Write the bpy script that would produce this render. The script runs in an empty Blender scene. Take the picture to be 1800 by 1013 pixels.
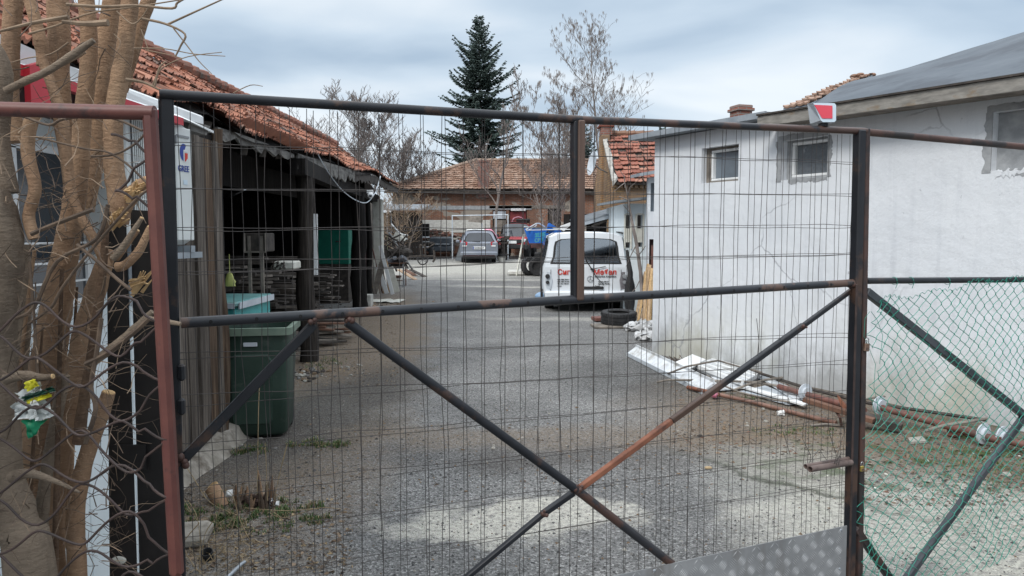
import bpy, math, random
from mathutils import Vector as V, Matrix
R = math.radians
C = bpy.context.scene.collection
# ------------------------------------------------------------------ camera
CAM = V((0, 0, 1.70)); PITCH = R(4.245); F = 1300.0
cd = bpy.data.cameras.new('camera'); cam = bpy.data.objects.new('camera', cd); C.objects.link(cam)
cam.location = CAM; cam.rotation_euler = (R(90) - PITCH, 0, 0)
cd.sensor_width = 36; cd.lens = 36 * F / 1800; cd.clip_end = 1000; cd.clip_start = .05
cd.dof.use_dof = False
bpy.context.scene.camera = cam
# ------------------------------------------------------------------ sky and light
SUN_EL, SUN_AZ = R(42), R(215)     # azimuth: clockwise from +Y; behind the camera, to the left
w = bpy.data.worlds.new('World'); bpy.context.scene.world = w; w.use_nodes = True
nt = w.node_tree; nt.nodes.clear(); N = nt.nodes.new; L = nt.links.new
out = N('ShaderNodeOutputWorld')
sky = N('ShaderNodeTexSky'); sky.sky_type = 'NISHITA'; sky.sun_disc = False
sky.sun_elevation = SUN_EL; sky.sun_rotation = SUN_AZ; sky.air_density = 1; sky.dust_density = 2
bg = N('ShaderNodeBackground'); bg.inputs[1].default_value = .10; L(sky.outputs[0], bg.inputs[0])
tc = N('ShaderNodeTexCoord')
sep = N('ShaderNodeSeparateXYZ'); L(tc.outputs['Generated'], sep.inputs[0])
zz = N('ShaderNodeMath'); zz.operation = 'ADD'; zz.inputs[1].default_value = .22; L(sep.outputs[2], zz.inputs[0])
dv = N('ShaderNodeVectorMath'); dv.operation = 'DIVIDE'
cz = N('ShaderNodeCombineXYZ'); 
for i in range(3): L(zz.outputs[0], cz.inputs[i])
L(tc.outputs['Generated'], dv.inputs[0]); L(cz.outputs[0], dv.inputs[1])
mp = N('ShaderNodeMapping'); mp.inputs['Scale'].default_value = (.8, 1.25, 1); mp.inputs['Location'].default_value = (3.3, 1.2, 0); mp.inputs['Rotation'].default_value = (0, 0, R(12))
L(dv.outputs[0], mp.inputs[0])
n1 = N('ShaderNodeTexNoise'); n1.inputs['Scale'].default_value = 1.15; n1.inputs['Detail'].default_value = 8; n1.inputs['Roughness'].default_value = .42; n1.inputs['Distortion'].default_value = .35
L(mp.outputs[0], n1.inputs[0])
cr = N('ShaderNodeValToRGB'); e = cr.color_ramp.elements
e[0].position = .36; e[0].color = (.27, .365, .475, 1)
e[1].position = .62; e[1].color = (.72, .76, .79, 1)
m1 = e.new(.48); m1.color = (.46, .55, .64, 1)
L(n1.outputs[0], cr.inputs[0])
# brighter band of cloud low over the horizon
mr = N('ShaderNodeMapRange'); mr.inputs[1].default_value = -.02; mr.inputs[2].default_value = .40; mr.inputs[3].default_value = .55; mr.inputs[4].default_value = 0
L(sep.outputs[2], mr.inputs[0])
hz = N('ShaderNodeMixRGB'); hz.inputs[2].default_value = (.55, .625, .70, 1); L(mr.outputs[0], hz.inputs[0]); L(cr.outputs[0], hz.inputs[1])
# overcast sky: brighter overhead than near the horizon
ov = N('ShaderNodeMapRange'); ov.inputs[1].default_value = .30; ov.inputs[2].default_value = 1.0; ov.inputs[3].default_value = 1.0; ov.inputs[4].default_value = 3.3
L(sep.outputs[2], ov.inputs[0])
nf = N('ShaderNodeMapRange'); nf.inputs[1].default_value = .33; nf.inputs[2].default_value = .7; nf.inputs[3].default_value = 0; nf.inputs[4].default_value = .9; L(sep.outputs[2], nf.inputs[0])
nz = N('ShaderNodeMixRGB'); nz.inputs[2].default_value = (.53, .56, .59, 1); L(nf.outputs[0], nz.inputs[0]); L(hz.outputs[0], nz.inputs[1])
bg2 = N('ShaderNodeBackground'); L(ov.outputs[0], bg2.inputs[1]); L(nz.outputs[0], bg2.inputs[0])
mx = N('ShaderNodeMixShader'); mx.inputs[0].default_value = .9
L(bg.outputs[0], mx.inputs[1]); L(bg2.outputs[0], mx.inputs[2]); L(mx.outputs[0], out.inputs[0])
sd = bpy.data.lights.new('sun', 'SUN'); sd.energy = 1.5; sd.angle = R(16); sd.color = (1, .97, .92)
so = bpy.data.objects.new('sun', sd); C.objects.link(so); so.location = (0, 0, 30)
sdir = V((math.sin(SUN_AZ) * math.cos(SUN_EL), math.cos(SUN_AZ) * math.cos(SUN_EL), math.sin(SUN_EL)))
so.rotation_euler = sdir.to_track_quat('Z', 'Y').to_euler()
sc = bpy.context.scene
sc.view_settings.view_transform = 'Standard'; sc.view_settings.look = 'None'
sc.view_settings.exposure = 0.46; sc.view_settings.gamma = 1
sc.cycles.max_bounces = 6; sc.cycles.transparent_max_bounces = 12
# ------------------------------------------------------------------ where a direction of sight meets the place
def ray(px, py):
    a = PITCH; r = (px - 900) / F; u = (506.5 - py) / F
    return V((r, math.cos(a) + u * math.sin(a), -math.sin(a) + u * math.cos(a)))
def P(px, py, Y): d = ray(px, py); return CAM + d * (Y / d.y)
def PX(px, py, X): d = ray(px, py); return CAM + d * (X / d.x)
def PZ(px, py, z): d = ray(px, py); return CAM + d * ((z - CAM.z) / d.z)
def PP(px, py, o, n): d = ray(px, py); return CAM + d * ((V(o) - CAM).dot(n) / d.dot(n))
def gz(y): return 0.0 if y < 15 else .0009 * (y - 15) ** 2 if y < 26 else .1089 + .032 * (y - 26) if y < 35 else .3969 + .003 * (y - 35) if y < 60 else .4719
def G(px, py):
    d = ray(px, py); Y = 2.0
    while Y < 90:
        p = CAM + d * (Y / d.y)
        if p.z <= gz(Y): break
        Y += .01
    return V((p.x, p.y, gz(p.y)))
# ------------------------------------------------------------------ mesh builder
class MB:
    def __init__(s): s.v = []; s.f = []; s.m = []
    def add(s, vs, fs, mi=0):
        b = len(s.v); s.v += [tuple(p) for p in vs]
        for f in fs: s.f.append([b + i for i in f]); s.m.append(mi)
    def quad(s, a, b, c, d, mi=0): s.add([a, b, c, d], [(0, 1, 2, 3)], mi)
    def hexa(s, p, mi=0):  # 8 corners: bottom 0-3, top 4-7
        s.add(p, [(3, 2, 1, 0), (4, 5, 6, 7), (0, 1, 5, 4), (1, 2, 6, 5), (2, 3, 7, 6), (3, 0, 4, 7)], mi)
    def box(s, c, d, rz=0, mi=0, M=None):
        x, y, z = [k / 2 for k in d]; m = Matrix.Translation(V(c)) @ (M if M else Matrix.Rotation(rz, 4, 'Z'))
        s.hexa([m @ V(q) for q in [(-x, -y, -z), (x, -y, -z), (x, y, -z), (-x, y, -z), (-x, -y, z), (x, -y, z), (x, y, z), (-x, y, z)]], mi)
    def cbox(s, c, d, rz=0, b=.01, mi=0, M=None):  # chamfered box
        m = Matrix.Translation(V(c)) @ (M if M else Matrix.Rotation(rz, 4, 'Z')); x, y, z = [k / 2 for k in d]
        b = min(b, x * .8, y * .8, z * .8)
        oct_ = [(-x + b, -y), (x - b, -y), (x, -y + b), (x, y - b), (x - b, y), (-x + b, y), (-x, y - b), (-x, -y + b)]
        rings = []
        for zz_, k in ((-z, b), (-z + b, 0), (z - b, 0), (z, b)):
            rings.append([m @ V((px_ * (x - k) / x, py_ * (y - k) / y, zz_)) for px_, py_ in oct_])
        s.loft(rings, cap=True, mi=mi)
    def loft(s, rings, cap=True, closed=True, mi=0, skip=None):
        b = len(s.v); n = len(rings[0])
        for r in rings: s.v += [tuple(p) for p in r]
        for i in range(len(rings) - 1):
            for j in range(n if closed else n - 1):
                if skip and skip(i, j): continue
                k = (j + 1) % n
                s.f.append([b + i * n + j, b + i * n + k, b + (i + 1) * n + k, b + (i + 1) * n + j]); s.m.append(mi)
        if cap:
            s.f.append([b + j for j in range(n)][::-1]); s.m.append(mi)
            e_ = b + (len(rings) - 1) * n; s.f.append([e_ + j for j in range(n)]); s.m.append(mi)
    def tube(s, pts, r, n=6, mi=0, cap=True, flat=1.0):
        pts = [V(p) for p in pts]
        if not isinstance(r, (list, tuple)): r = [r] * len(pts)
        t0 = (pts[1] - pts[0]).normalized(); ref = V((0, 0, 1)) if abs(t0.z) < .9 else V((1, 0, 0))
        nrm = t0.cross(ref).normalized(); rings = []
        for i, p in enumerate(pts):
            t = (pts[min(i + 1, len(pts) - 1)] - pts[max(i - 1, 0)])
            t = t.normalized() if t.length > 1e-9 else t0
            nrm = (nrm - t * nrm.dot(t)); nrm = nrm.normalized() if nrm.length > 1e-6 else t.orthogonal().normalized()
            bn = t.cross(nrm)
            rings.append([p + (nrm * math.cos(a) + bn * flat * math.sin(a)) * r[i] for a in [2 * math.pi * k / n for k in range(n)]])
        s.loft(rings, cap=cap, mi=mi)
    def bar(s, a, b, w_, h_, up=(0, 0, 1), mi=0, bev=0):
        a, b = V(a), V(b); t = (b - a).normalized(); up = V(up)
        sd_ = t.cross(up).normalized() if abs(t.dot(up)) < .999 else t.orthogonal().normalized(); u = sd_.cross(t).normalized()
        M = Matrix((( *sd_, 0), (*t, 0), (*u, 0), (0, 0, 0, 1))).transposed()
        c = (a + b) / 2; L_ = (b - a).length
        if bev: s.cbox(c, (w_, L_, h_), M=M, b=bev, mi=mi)
        else: s.box(c, (w_, L_, h_), M=M, mi=mi)
    def lathe(s, prof, o=(0, 0, 0), n=24, M=None, mi=0, cap=False):
        m = Matrix.Translation(V(o)) @ (M if M else Matrix.Identity(4))
        rings = [[m @ V((r_ * math.cos(a), r_ * math.sin(a), z_)) for a in [2 * math.pi * k / n for k in range(n)]] for r_, z_ in prof]
        s.loft(rings, cap=cap, mi=mi)
    def prism(s, poly, ext, mi=0):  # planar polygon of 3-D points swept by a vector
        poly = [V(p) for p in poly]; ext = V(ext)
        s.loft([poly, [p + ext for p in poly]], cap=True, mi=mi)
    def sphere(s, c, r, n=8, k=6, mi=0):
        c = V(c); r = V(r) if isinstance(r, (tuple, list, V)) else V((r, r, r))
        rings = []
        for i in range(k + 1):
            ph = math.pi * (i + .02) / (k + .04); rings.append([c + V((r.x * math.sin(ph) * math.cos(a), r.y * math.sin(ph) * math.sin(a), -r.z * math.cos(ph))) for a in [2 * math.pi * q / n for q in range(n)]])
        s.loft(rings, cap=True, mi=mi)
    def build(s, name, mat, parent=None, smooth=False, local=False, uv=True, fix=True):
        me = bpy.data.meshes.new(name)
        vs = s.v
        if parent is not None and not local:
            inv = W(parent).inverted(); vs = [tuple(inv @ V(p)) for p in vs]
        me.from_pydata(vs, [], s.f)
        for m_ in (mat if isinstance(mat, (list, tuple)) else [mat]): me.materials.append(m_)
        me.polygons.foreach_set('material_index', s.m)
        me.update()
        if fix and len(s.f) < 60000:
            import bmesh
            bm = bmesh.new(); bm.from_mesh(me); bmesh.ops.recalc_face_normals(bm, faces=bm.faces); bm.to_mesh(me); bm.free()
        if smooth:
            me.polygons.foreach_set('use_smooth', [True] * len(me.polygons))
            me.set_sharp_from_angle(angle=R(smooth if smooth > 1 else 40))
        if uv and len(s.f) < 20000:
            ul = me.uv_layers.new(name='UVMap')
            for p in me.polygons:
                n_ = p.normal
                if abs(n_.z) < .93:
                    u_ = V((-n_.y, n_.x, 0)).normalized(); v_ = n_.cross(u_)
                    if v_.z < 0: v_ = -v_
                else: u_, v_ = V((1, 0, 0)), V((0, 1, 0))
                for li in p.loop_indices:
                    co = me.vertices[me.loops[li].vertex_index].co
                    ul.data[li].uv = (co.dot(u_), co.dot(v_))
        o = bpy.data.objects.new(name, me); C.objects.link(o)
        if parent is not None: o.parent = parent
        return o
def W(o):
    m = o.matrix_basis.copy()
    return (W(o.parent) @ m) if o.parent is not None else m
def tag(o, label=None, cat=None, group=None, kind=None):
    if label: o['label'] = label
    if cat: o['category'] = cat
    if group: o['group'] = group
    if kind: o['kind'] = kind
    return o
def thing(name, label, cat, loc=(0, 0, 0), rz=0, group=None):
    o = bpy.data.objects.new(name, None); C.objects.link(o); o.location = loc; o.rotation_euler = (0, 0, rz)
    o.empty_display_size = .1
    return tag(o, label, cat, group)
def copy_tree(o, parent=None):
    c = o.copy(); C.objects.link(c)
    if parent is not None: c.parent = parent
    for ch in [q for q in C.objects if q.parent == o]: copy_tree(ch, c)
    return c
def text_mb(body, size, M, ext=.001, font_scale=1.0, align='LEFT', bold=0.0):
    cu = bpy.data.curves.new('lettering', 'FONT'); cu.body = body; cu.size = size; cu.extrude = ext; cu.align_x = align; cu.resolution_u = 3
    cu.offset = bold
    ob = bpy.data.objects.new('lettering', cu); C.objects.link(ob); bpy.context.view_layer.update()
    me = bpy.data.meshes.new_from_object(ob.evaluated_get(bpy.context.evaluated_depsgraph_get()))
    mb = MB(); mb.add([M @ V((v.co.x * font_scale, v.co.y, v.co.z)) for v in me.vertices], [list(p.vertices) for p in me.polygons])
    bpy.data.objects.remove(ob); bpy.data.curves.remove(cu); bpy.data.meshes.remove(me)
    return mb
def frame_M(o, xdir, ydir):  # matrix with text x along xdir, y along ydir
    x = V(xdir).normalized(); y = V(ydir).normalized(); z = x.cross(y)
    return Matrix(((x.x, y.x, z.x, o[0]), (x.y, y.y, z.y, o[1]), (x.z, y.z, z.z, o[2]), (0, 0, 0, 1)))
# ------------------------------------------------------------------ materials
class NB:
    def __init__(s, name):
        s.m = bpy.data.materials.new(name); s.m.use_nodes = True; s.t = s.m.node_tree
        s.b = s.t.nodes['Principled BSDF']; s.tc = s.n('ShaderNodeTexCoord')
    def n(s, t, **k):
        x = s.t.nodes.new(t)
        for a, b in k.items(): setattr(x, a, b)
        return x
    def l(s, a, b): s.t.links.new(a, b)
    def map(s, coord, scale=(1, 1, 1), loc=(0, 0, 0), rot=0):
        m = s.n('ShaderNodeMapping'); m.inputs['Scale'].default_value = scale; m.inputs['Location'].default_value = loc; m.inputs['Rotation'].default_value = (0, 0, rot)
        s.l(s.tc.outputs[coord] if isinstance(coord, str) else coord, m.inputs[0]); return m.outputs[0]
    def noise(s, vec, scale, detail=5, rough=.55, dist=0):
        x = s.n('ShaderNodeTexNoise'); x.inputs['Scale'].default_value = scale; x.inputs['Detail'].default_value = detail
        x.inputs['Roughness'].default_value = rough; x.inputs['Distortion'].default_value = dist; s.l(vec, x.inputs[0]); return x.outputs[0]
    def ramp(s, fac, stops):
        x = s.n('ShaderNodeValToRGB'); e_ = x.color_ramp.elements
        e_[0].position = stops[0][0]; e_[0].color = c4(stops[0][1]); e_[1].position = stops[-1][0]; e_[1].color = c4(stops[-1][1])
        for p_, c_ in stops[1:-1]: q = e_.new(p_); q.color = c4(c_)
        s.l(fac, x.inputs[0]); return x.outputs[0]
    def mix(s, fac, a, b, mode='MIX'):
        x = s.n('ShaderNodeMixRGB'); x.blend_type = mode
        for i, q in ((0, fac), (1, a), (2, b)):
            if i and isinstance(q, (int, float)): x.inputs[i].default_value = c4(q)
            elif isinstance(q, (int, float)): x.inputs[i].default_value = q
            elif isinstance(q, tuple): x.inputs[i].default_value = c4(q)
            else: s.l(q, x.inputs[i])
        return x.outputs[0]
    def math(s, op, a, b=0.0, clamp=False):
        x = s.n('ShaderNodeMath', operation=op, use_clamp=clamp)
        for i, q in ((0, a), (1, b)):
            if isinstance(q, (int, float)): x.inputs[i].default_value = q
            else: s.l(q, x.inputs[i])
        return x.outputs[0]
    def rng(s, v, a, b, c=0, d=1):
        x = s.n('ShaderNodeMapRange'); x.inputs[1].default_value = a; x.inputs[2].default_value = b; x.inputs[3].default_value = c; x.inputs[4].default_value = d
        s.l(v, x.inputs[0]); return x.outputs[0]
    def bump(s, h, strength=.3, dist=.01, prev=None):
        x = s.n('ShaderNodeBump'); x.inputs['Strength'].default_value = strength; x.inputs['Distance'].default_value = dist; s.l(h, x.inputs['Height'])
        if prev is not None: s.l(prev, x.inputs['Normal'])
        return x.outputs[0]
    def done(s, col, rough=.7, metal=0, nrm=None, spec=.4):
        for q, i in ((col, 'Base Color'), (rough, 'Roughness'), (metal, 'Metallic')):
            if isinstance(q, (int, float)): s.b.inputs[i].default_value = q
            elif isinstance(q, tuple): s.b.inputs[i].default_value = c4(q)
            else: s.l(q, s.b.inputs[i])
        s.b.inputs['Specular IOR Level'].default_value = spec
        if nrm is not None: s.l(nrm, s.b.inputs['Normal'])
        return s.m
def c4(c): return (c, c, c, 1) if isinstance(c, (int, float)) else tuple(c[:3]) + (1,)
def pm(name, a, b, scale=6, rough=.7, metal=0, bump=.2, bs=None, stretch=(1, 1, 1), c=None, cs=2.0, cl=(.55, .65), bd=.004, coord='Object', spec=.4, lo=.35, hi=.65):
    q = NB(name); v = q.map(coord, stretch)
    col = q.ramp(q.noise(v, scale), [(lo, a), (hi, b)])
    if c is not None:
        f = q.ramp(q.noise(q.map(coord, tuple(k ** .5 for k in stretch)), cs, 7, .65), [(cl[0], 0.0), (cl[1], 1.0)])
        col = q.mix(f, col, c)
    nr = q.bump(q.noise(v, bs or scale * 6, 4), bump, bd) if bump else None
    return q.done(col, rough, metal, nr, spec)
m_ = {}
m_['black_paint'] = pm('black_paint', (.008, .009, .012), (.015, .016, .020), 8, .46, 0, .12, 60, c=(.06, .034, .024), cs=3.2, cl=(.54, .6), bd=.002)
m_['rust_pipe'] = pm('rust_pipe', (.050, .026, .021), (.085, .042, .032), 9, .55, 0, .25, 70, c=(.022, .018, .018), cs=4, cl=(.55, .62), bd=.002)
m_['rust_red'] = pm('rust_red', (.085, .028, .024), (.13, .045, .034), 9, .5, 0, .25, 70, c=(.04, .022, .02), cs=4, cl=(.56, .62), bd=.002)
m_['rust_orange'] = pm('rust_orange', (.13, .05, .03), (.23, .09, .05), 12, .7, 0, .3, 60, c=(.05, .03, .025), cs=5)
m_['wire'] = pm('wire', (.034, .030, .029), (.065, .055, .050), 14, .5, .2, 0, coord='Object')
m_['wire_rust'] = pm('wire_rust', (.026, .018, .016), (.055, .034, .029), 20, .55, 0, .2, 80)
m_['green_wire'] = pm('green_wire', (.012, .17, .125), (.025, .26, .19), 10, .4, 0, 0)
m_['pvc_white'] = pm('pvc_white', (.52, .54, .57), (.66, .69, .71), 5, .45, 0, .05, 30, c=(.34, .33, .31), cs=4, cl=(.5, .66))
m_['white_paint'] = pm('white_paint', (.66, .67, .67), (.74, .75, .75), 4, .4, 0, .04, 30, c=(.42, .40, .37), cs=2.5, cl=(.62, .75))
m_['panel_white'] = pm('panel_white', (.60, .66, .68), (.68, .73, .75), 3, .5, 0, .05, 30, c=(.45, .45, .42), cs=2, cl=(.62, .78))
m_['red_paint'] = pm('red_paint', (.42, .02, .03), (.50, .03, .045), 4, .4, 0, .03, 30)
m_['bright_red'] = pm('bright_red', (.62, .06, .09), (.68, .08, .11), 4, .45, 0, 0)
m_['dark_maroon'] = pm('dark_maroon', (.035, .012, .014), (.06, .02, .02), 6, .6, 0, .1)
m_['ac_white'] = pm('ac_white', (.58, .60, .59), (.66, .68, .66), 3, .45, 0, .03, 30, c=(.42, .42, .38), cs=3, cl=(.6, .75))
m_['grey_plastic'] = pm('grey_plastic', (.20, .21, .22), (.27, .28, .29), 6, .5)
m_['light_grey'] = pm('light_grey', (.42, .46, .50), (.52, .56, .60), 6, .45, 0, .03)
m_['blue_ink'] = pm('blue_ink', (.02, .04, .22), (.03, .055, .27), 6, .5, 0, 0)
m_['red_ink'] = pm('red_ink', (.50, .035, .02), (.58, .05, .03), 6, .5, 0, 0)
m_['black_ink'] = pm('black_ink', (.02, .02, .02), (.03, .03, .03), 6, .5, 0, 0)
m_['chrome'] = pm('chrome', (.5, .5, .5), (.6, .6, .6), 6, .25, .9, 0)
m_['brass'] = pm('brass', (.36, .26, .07), (.5, .38, .1), 14, .35, .8, .05)
m_['lock_brown'] = pm('lock_brown', (.16, .10, .07), (.24, .16, .12), 14, .45, .6, .05)
m_['rubber'] = pm('rubber', (.014, .014, .015), (.028, .028, .030), 10, .75, 0, .3, 60, c=(.06, .055, .05), cs=4, cl=(.6, .75))
m_['dark_void'] = pm('dark_void', (.008, .008, .009), (.014, .013, .013), 5, .9)
m_['bin_green'] = pm('bin_green', (.022, .044, .033), (.034, .060, .046), 5, .5, 0, .06, 40, c=(.08, .10, .085), cs=4, cl=(.6, .72))
m_['bin_rim'] = pm('bin_rim', (.12, .17, .13), (.17, .22, .17), 8, .55, 0, .05)
m_['teal'] = pm('teal', (.05, .30, .30), (.08, .38, .37), 6, .5, 0, .05, 30, c=(.16, .30, .28), cs=4, cl=(.55, .7))
m_['teal_top'] = pm('teal_top', (.10, .26, .26), (.15, .33, .32), 6, .55, 0, .05, 30, c=(.20, .27, .25), cs=4, cl=(.5, .7))
m_['cabinet_green'] = pm('cabinet_green', (.010, .15, .105), (.016, .20, .14), 4, .5, 0, .05)
m_['yellow_cloth'] = pm('yellow_cloth', (.40, .42, .12), (.52, .53, .2), 12, .8)
m_['grass'] = pm('grass', (.045, .085, .022), (.10, .145, .05), 30, .8, 0, 0)
m_['grass_dark'] = pm('grass_dark', (.03, .07, .02), (.07, .11, .03), 30, .8, 0, 0)
m_['straw'] = pm('straw', (.22, .16, .09), (.36, .27, .16), 20, .8, 0, 0)
m_['twig'] = pm('twig', (.055, .038, .028), (.13, .09, .062), 25, .8, 0, 0)
m_['twig_pale'] = pm('twig_pale', (.16, .115, .078), (.28, .20, .135), 25, .8, 0, 0)
m_['far_twig'] = pm('far_twig', (.125, .105, .098), (.20, .17, .155), 3, .9, 0, 0)
m_['far_bark'] = pm('far_bark', (.13, .11, .10), (.21, .18, .165), 3, .9, 0, 0)
m_['seed'] = pm('seed', (.13, .11, .10), (.20, .17, .155), 3, .9, 0, 0)
m_['cut_wood'] = pm('cut_wood', (.42, .27, .13), (.58, .40, .21), 30, .8, 0, .4, 90)
m_['plank_fresh'] = pm('plank_fresh', (.34, .23, .14), (.50, .36, .22), 6, .8, 0, .2, 60, stretch=(6, 6, 1))
m_['plank_dark'] = pm('plank_dark', (.030, .026, .023), (.075, .062, .053), 5, .85, 0, .3, 50, stretch=(2, 2, 2))
m_['plank_grey'] = pm('plank_grey', (.12, .105, .09), (.24, .21, .18), 7, .85, 0, .3, 50)
m_['beam_brown'] = pm('beam_brown', (.10, .05, .032), (.17, .09, .06), 7, .8, 0, .3, 50)
m_['copper_pipe'] = pm('copper_pipe', (.16, .085, .062), (.25, .145, .11), 9, .5, .2, .1, 50)
m_['red_tube'] = pm('red_tube', (.12, .048, .038), (.18, .078, .060), 9, .6, 0, .15, 50, c=(.10, .06, .05), cs=3)
m_['silver_paint'] = pm('silver_paint', (.20, .22, .26), (.235, .255, .295), 3, .32, .35, 0, c=(.25, .26, .28), cs=5)
m_['van_white'] = pm('van_white', (.60, .63, .66), (.66, .69, .72), 2, .38, 0, 0, c=(.45, .45, .45), cs=3, cl=(.6, .75))
m_['red_car_paint'] = pm('red_car_paint', (.26, .022, .03), (.33, .035, .045), 4, .35, .1, 0)
m_['boat_blue'] = pm('boat_blue', (.012, .10, .42), (.018, .14, .52), 3, .45, 0, .03, c=(.03, .09, .30), cs=3, cl=(.55, .75))
m_['boat_red'] = pm('boat_red', (.16, .09, .09), (.24, .13, .13), 5, .7, 0, .1)
m_['lamp_red'] = pm('lamp_red', (.42, .015, .02), (.5, .02, .025), 5, .2, 0, 0)
m_['leather_dark'] = pm('leather_dark', (.035, .042, .052), (.06, .07, .082), 6, .5, 0, .1)
m_['pink_cloth'] = pm('pink_cloth', (.55, .12, .22), (.75, .42, .5), 6, .7, 0, .2)
m_['white_cloth'] = pm('white_cloth', (.58, .58, .57), (.75, .75, .74), 6, .8, 0, .2)
m_['cardboard'] = pm('cardboard', (.30, .20, .13), (.40, .28, .19), 6, .85)
m_['cream'] = pm('cream', (.50, .49, .43), (.62, .61, .55), 6, .7, 0, .1, c=(.3, .29, .26), cs=4, cl=(.58, .7))
m_['seat_grey'] = pm('seat_grey', (.13, .14, .16), (.18, .19, .21), 9, .9, 0, .05)
m_['stone_dark'] = pm('stone_dark', (.045, .045, .048), (.085, .083, .08), 40, .9, 0, 0)
m_['stone_mid'] = pm('stone_mid', (.12, .115, .11), (.19, .18, .17), 40, .9, 0, 0)
m_['stone_light'] = pm('stone_light', (.24, .23, .205), (.36, .34, .30), 40, .9, 0, 0)
m_['stone_brown'] = pm('stone_brown', (.12, .08, .05), (.2, .14, .09), 40, .9, 0, 0)
m_['membrane'] = pm('membrane', (.065, .080, .098), (.095, .112, .132), 1.6, .7, 0, .5, 3, c=(.05, .06, .075), cs=1.2, cl=(.5, .62), bd=.03)
m_['galv'] = pm('galv', (.24, .27, .30), (.34, .37, .40), 5, .45, .3, .05, 30)
m_['cement'] = pm('cement', (.24, .25, .26), (.35, .36, .37), 9, .85, 0, .5, 30, bd=.01)
m_['mortar'] = pm('mortar', (.42, .41, .38), (.56, .55, .51), 9, .9, 0, .6, 20, bd=.02)
m_['needle_a'] = pm('needle_a', (.026, .040, .034), (.042, .062, .052), 1.2, .8, 0, 0)
m_['needle_b'] = pm('needle_b', (.050, .078, .068), (.078, .112, .100), 1.2, .8, 0, 0)
m_['bag_green'] = pm('bag_green', (.005, .16, .075), (.01, .22, .1), 12, .35, 0, .2)
m_['bag_dark_green'] = pm('bag_dark_green', (.004, .035, .022), (.008, .05, .03), 12, .35, 0, .2)
m_['bag_yellow'] = pm('bag_yellow', (.55, .52, .02), (.68, .62, .04), 12, .4, 0, .2)
m_['bag_white'] = pm('bag_white', (.50, .52, .50), (.70, .72, .70), 14, .35, 0, .3, c=(.12, .13, .12), cs=25, cl=(.55, .62))
m_['plastic_sheet'] = pm('plastic_sheet', (.30, .30, .30), (.60, .61, .62), 14, .35, 0, .5, 30)
m_['copper_red'] = pm('door_red', (.14, .02, .025), (.22, .035, .035), 5, .6, 0, .1)
m_['blue_soft'] = pm('blue_soft', (.18, .30, .48), (.28, .42, .6), 8, .5)
def glass_dark(name, c=(.02, .024, .03), rough=.08):
    q = NB(name); return q.done(q.ramp(q.noise(q.map('Object'), 2), [(.3, c), (.7, tuple(k * 1.7 for k in c))]), rough, 0, None, .8)
m_['glass'] = glass_dark('dark_glass'); m_['window_pane'] = glass_dark('window_pane', (.10, .12, .14), .3)
m_['dusty_pane'] = pm('dusty_pane', (.11, .125, .14), (.15, .165, .18), 30, .5, 0, .1, c=(.32, .34, .35), cs=8, cl=(.62, .7))
def clear_glass():
    q = NB('clear_glass'); tr = q.n('ShaderNodeBsdfTransparent'); tr.inputs[0].default_value = (.62, .67, .70, 1)
    gl = q.n('ShaderNodeBsdfGlossy'); gl.inputs['Roughness'].default_value = .05; gl.inputs[0].default_value = (.8, .85, .9, 1)
    fr = q.n('ShaderNodeFresnel'); fr.inputs[0].default_value = 1.5
    f2 = q.math('ADD', fr.outputs[0], .30)
    mx_ = q.n('ShaderNodeMixShader'); q.l(f2, mx_.inputs[0]); q.l(tr.outputs[0], mx_.inputs[1]); q.l(gl.outputs[0], mx_.inputs[2])
    q.l(mx_.outputs[0], q.t.nodes['Material Output'].inputs[0]); return q.m
m_['clear_glass'] = clear_glass()
def bark(name, a, b, d):
    q = NB(name); v = q.map('Object')
    col = q.ramp(q.noise(v, 9, 6), [(.3, a), (.7, b)])
    blot = q.ramp(q.noise(q.map('Object', (1, 1, .35)), 5, 7, .7), [(.5, 0.0), (.64, 1.0)])
    col = q.mix(q.math('MULTIPLY', blot, .7), col, d)
    # pale lenticels: short horizontal specks
    sp = q.ramp(q.noise(q.map('Object', (150, 150, 420)), 1.0, 2, .5), [(.66, 0.0), (.72, 1.0)])
    crk = q.ramp(q.noise(q.map('Object', (26, 26, 5)), 1.0, 9, .75), [(.36, 1.0), (.44, 0.0)]); col = q.mix(q.math('MULTIPLY', crk, .14), col, tuple(k * .35 for k in a))
    col = q.mix(q.math('MULTIPLY', sp, .45), col, tuple(min(1, k * 1.9) for k in b))
    h = q.noise(q.map('Object', (1, 1, 3)), 30, 6, .7)
    nr = q.bump(h, .9, .012); nr = q.bump(crk, -.35, .006, nr); nr = q.bump(sp, .35, .003, nr)
    return q.done(col, .8, 0, nr, .2)
m_['bark_tan'] = bark('bark_tan', (.25, .150, .090), (.39, .255, .160), (.15, .10, .070))
m_['bark_grey'] = bark('bark_grey', (.155, .120, .090), (.27, .21, .155), (.10, .07, .05))
def wood_boards(name, a, b, c_, st=(22, 22, .9)):
    q = NB(name); v = q.map('Object', st)
    g1 = q.noise(v, 1.6, 8, .7); col = q.ramp(g1, [(.32, a), (.5, b), (.68, c_)])
    big = q.ramp(q.noise(q.map('Object', (3, 3, .5)), 2, 5), [(.42, 0.0), (.62, 1.0)])
    col = q.mix(q.math('MULTIPLY', big, .55), col, a)
    return q.done(col, .85, 0, q.bump(g1, .9, .008), .2)
m_['old_boards'] = wood_boards('old_boards', (.040, .033, .028), (.12, .100, .085), (.27, .235, .20))
m_['old_boards_brown'] = wood_boards('old_boards_brown', (.035, .024, .018), (.10, .066, .045), (.22, .16, .11))
m_['shed_dark'] = wood_boards('shed_dark', (.006, .005, .005), (.014, .012, .011), (.032, .028, .025))
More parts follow.
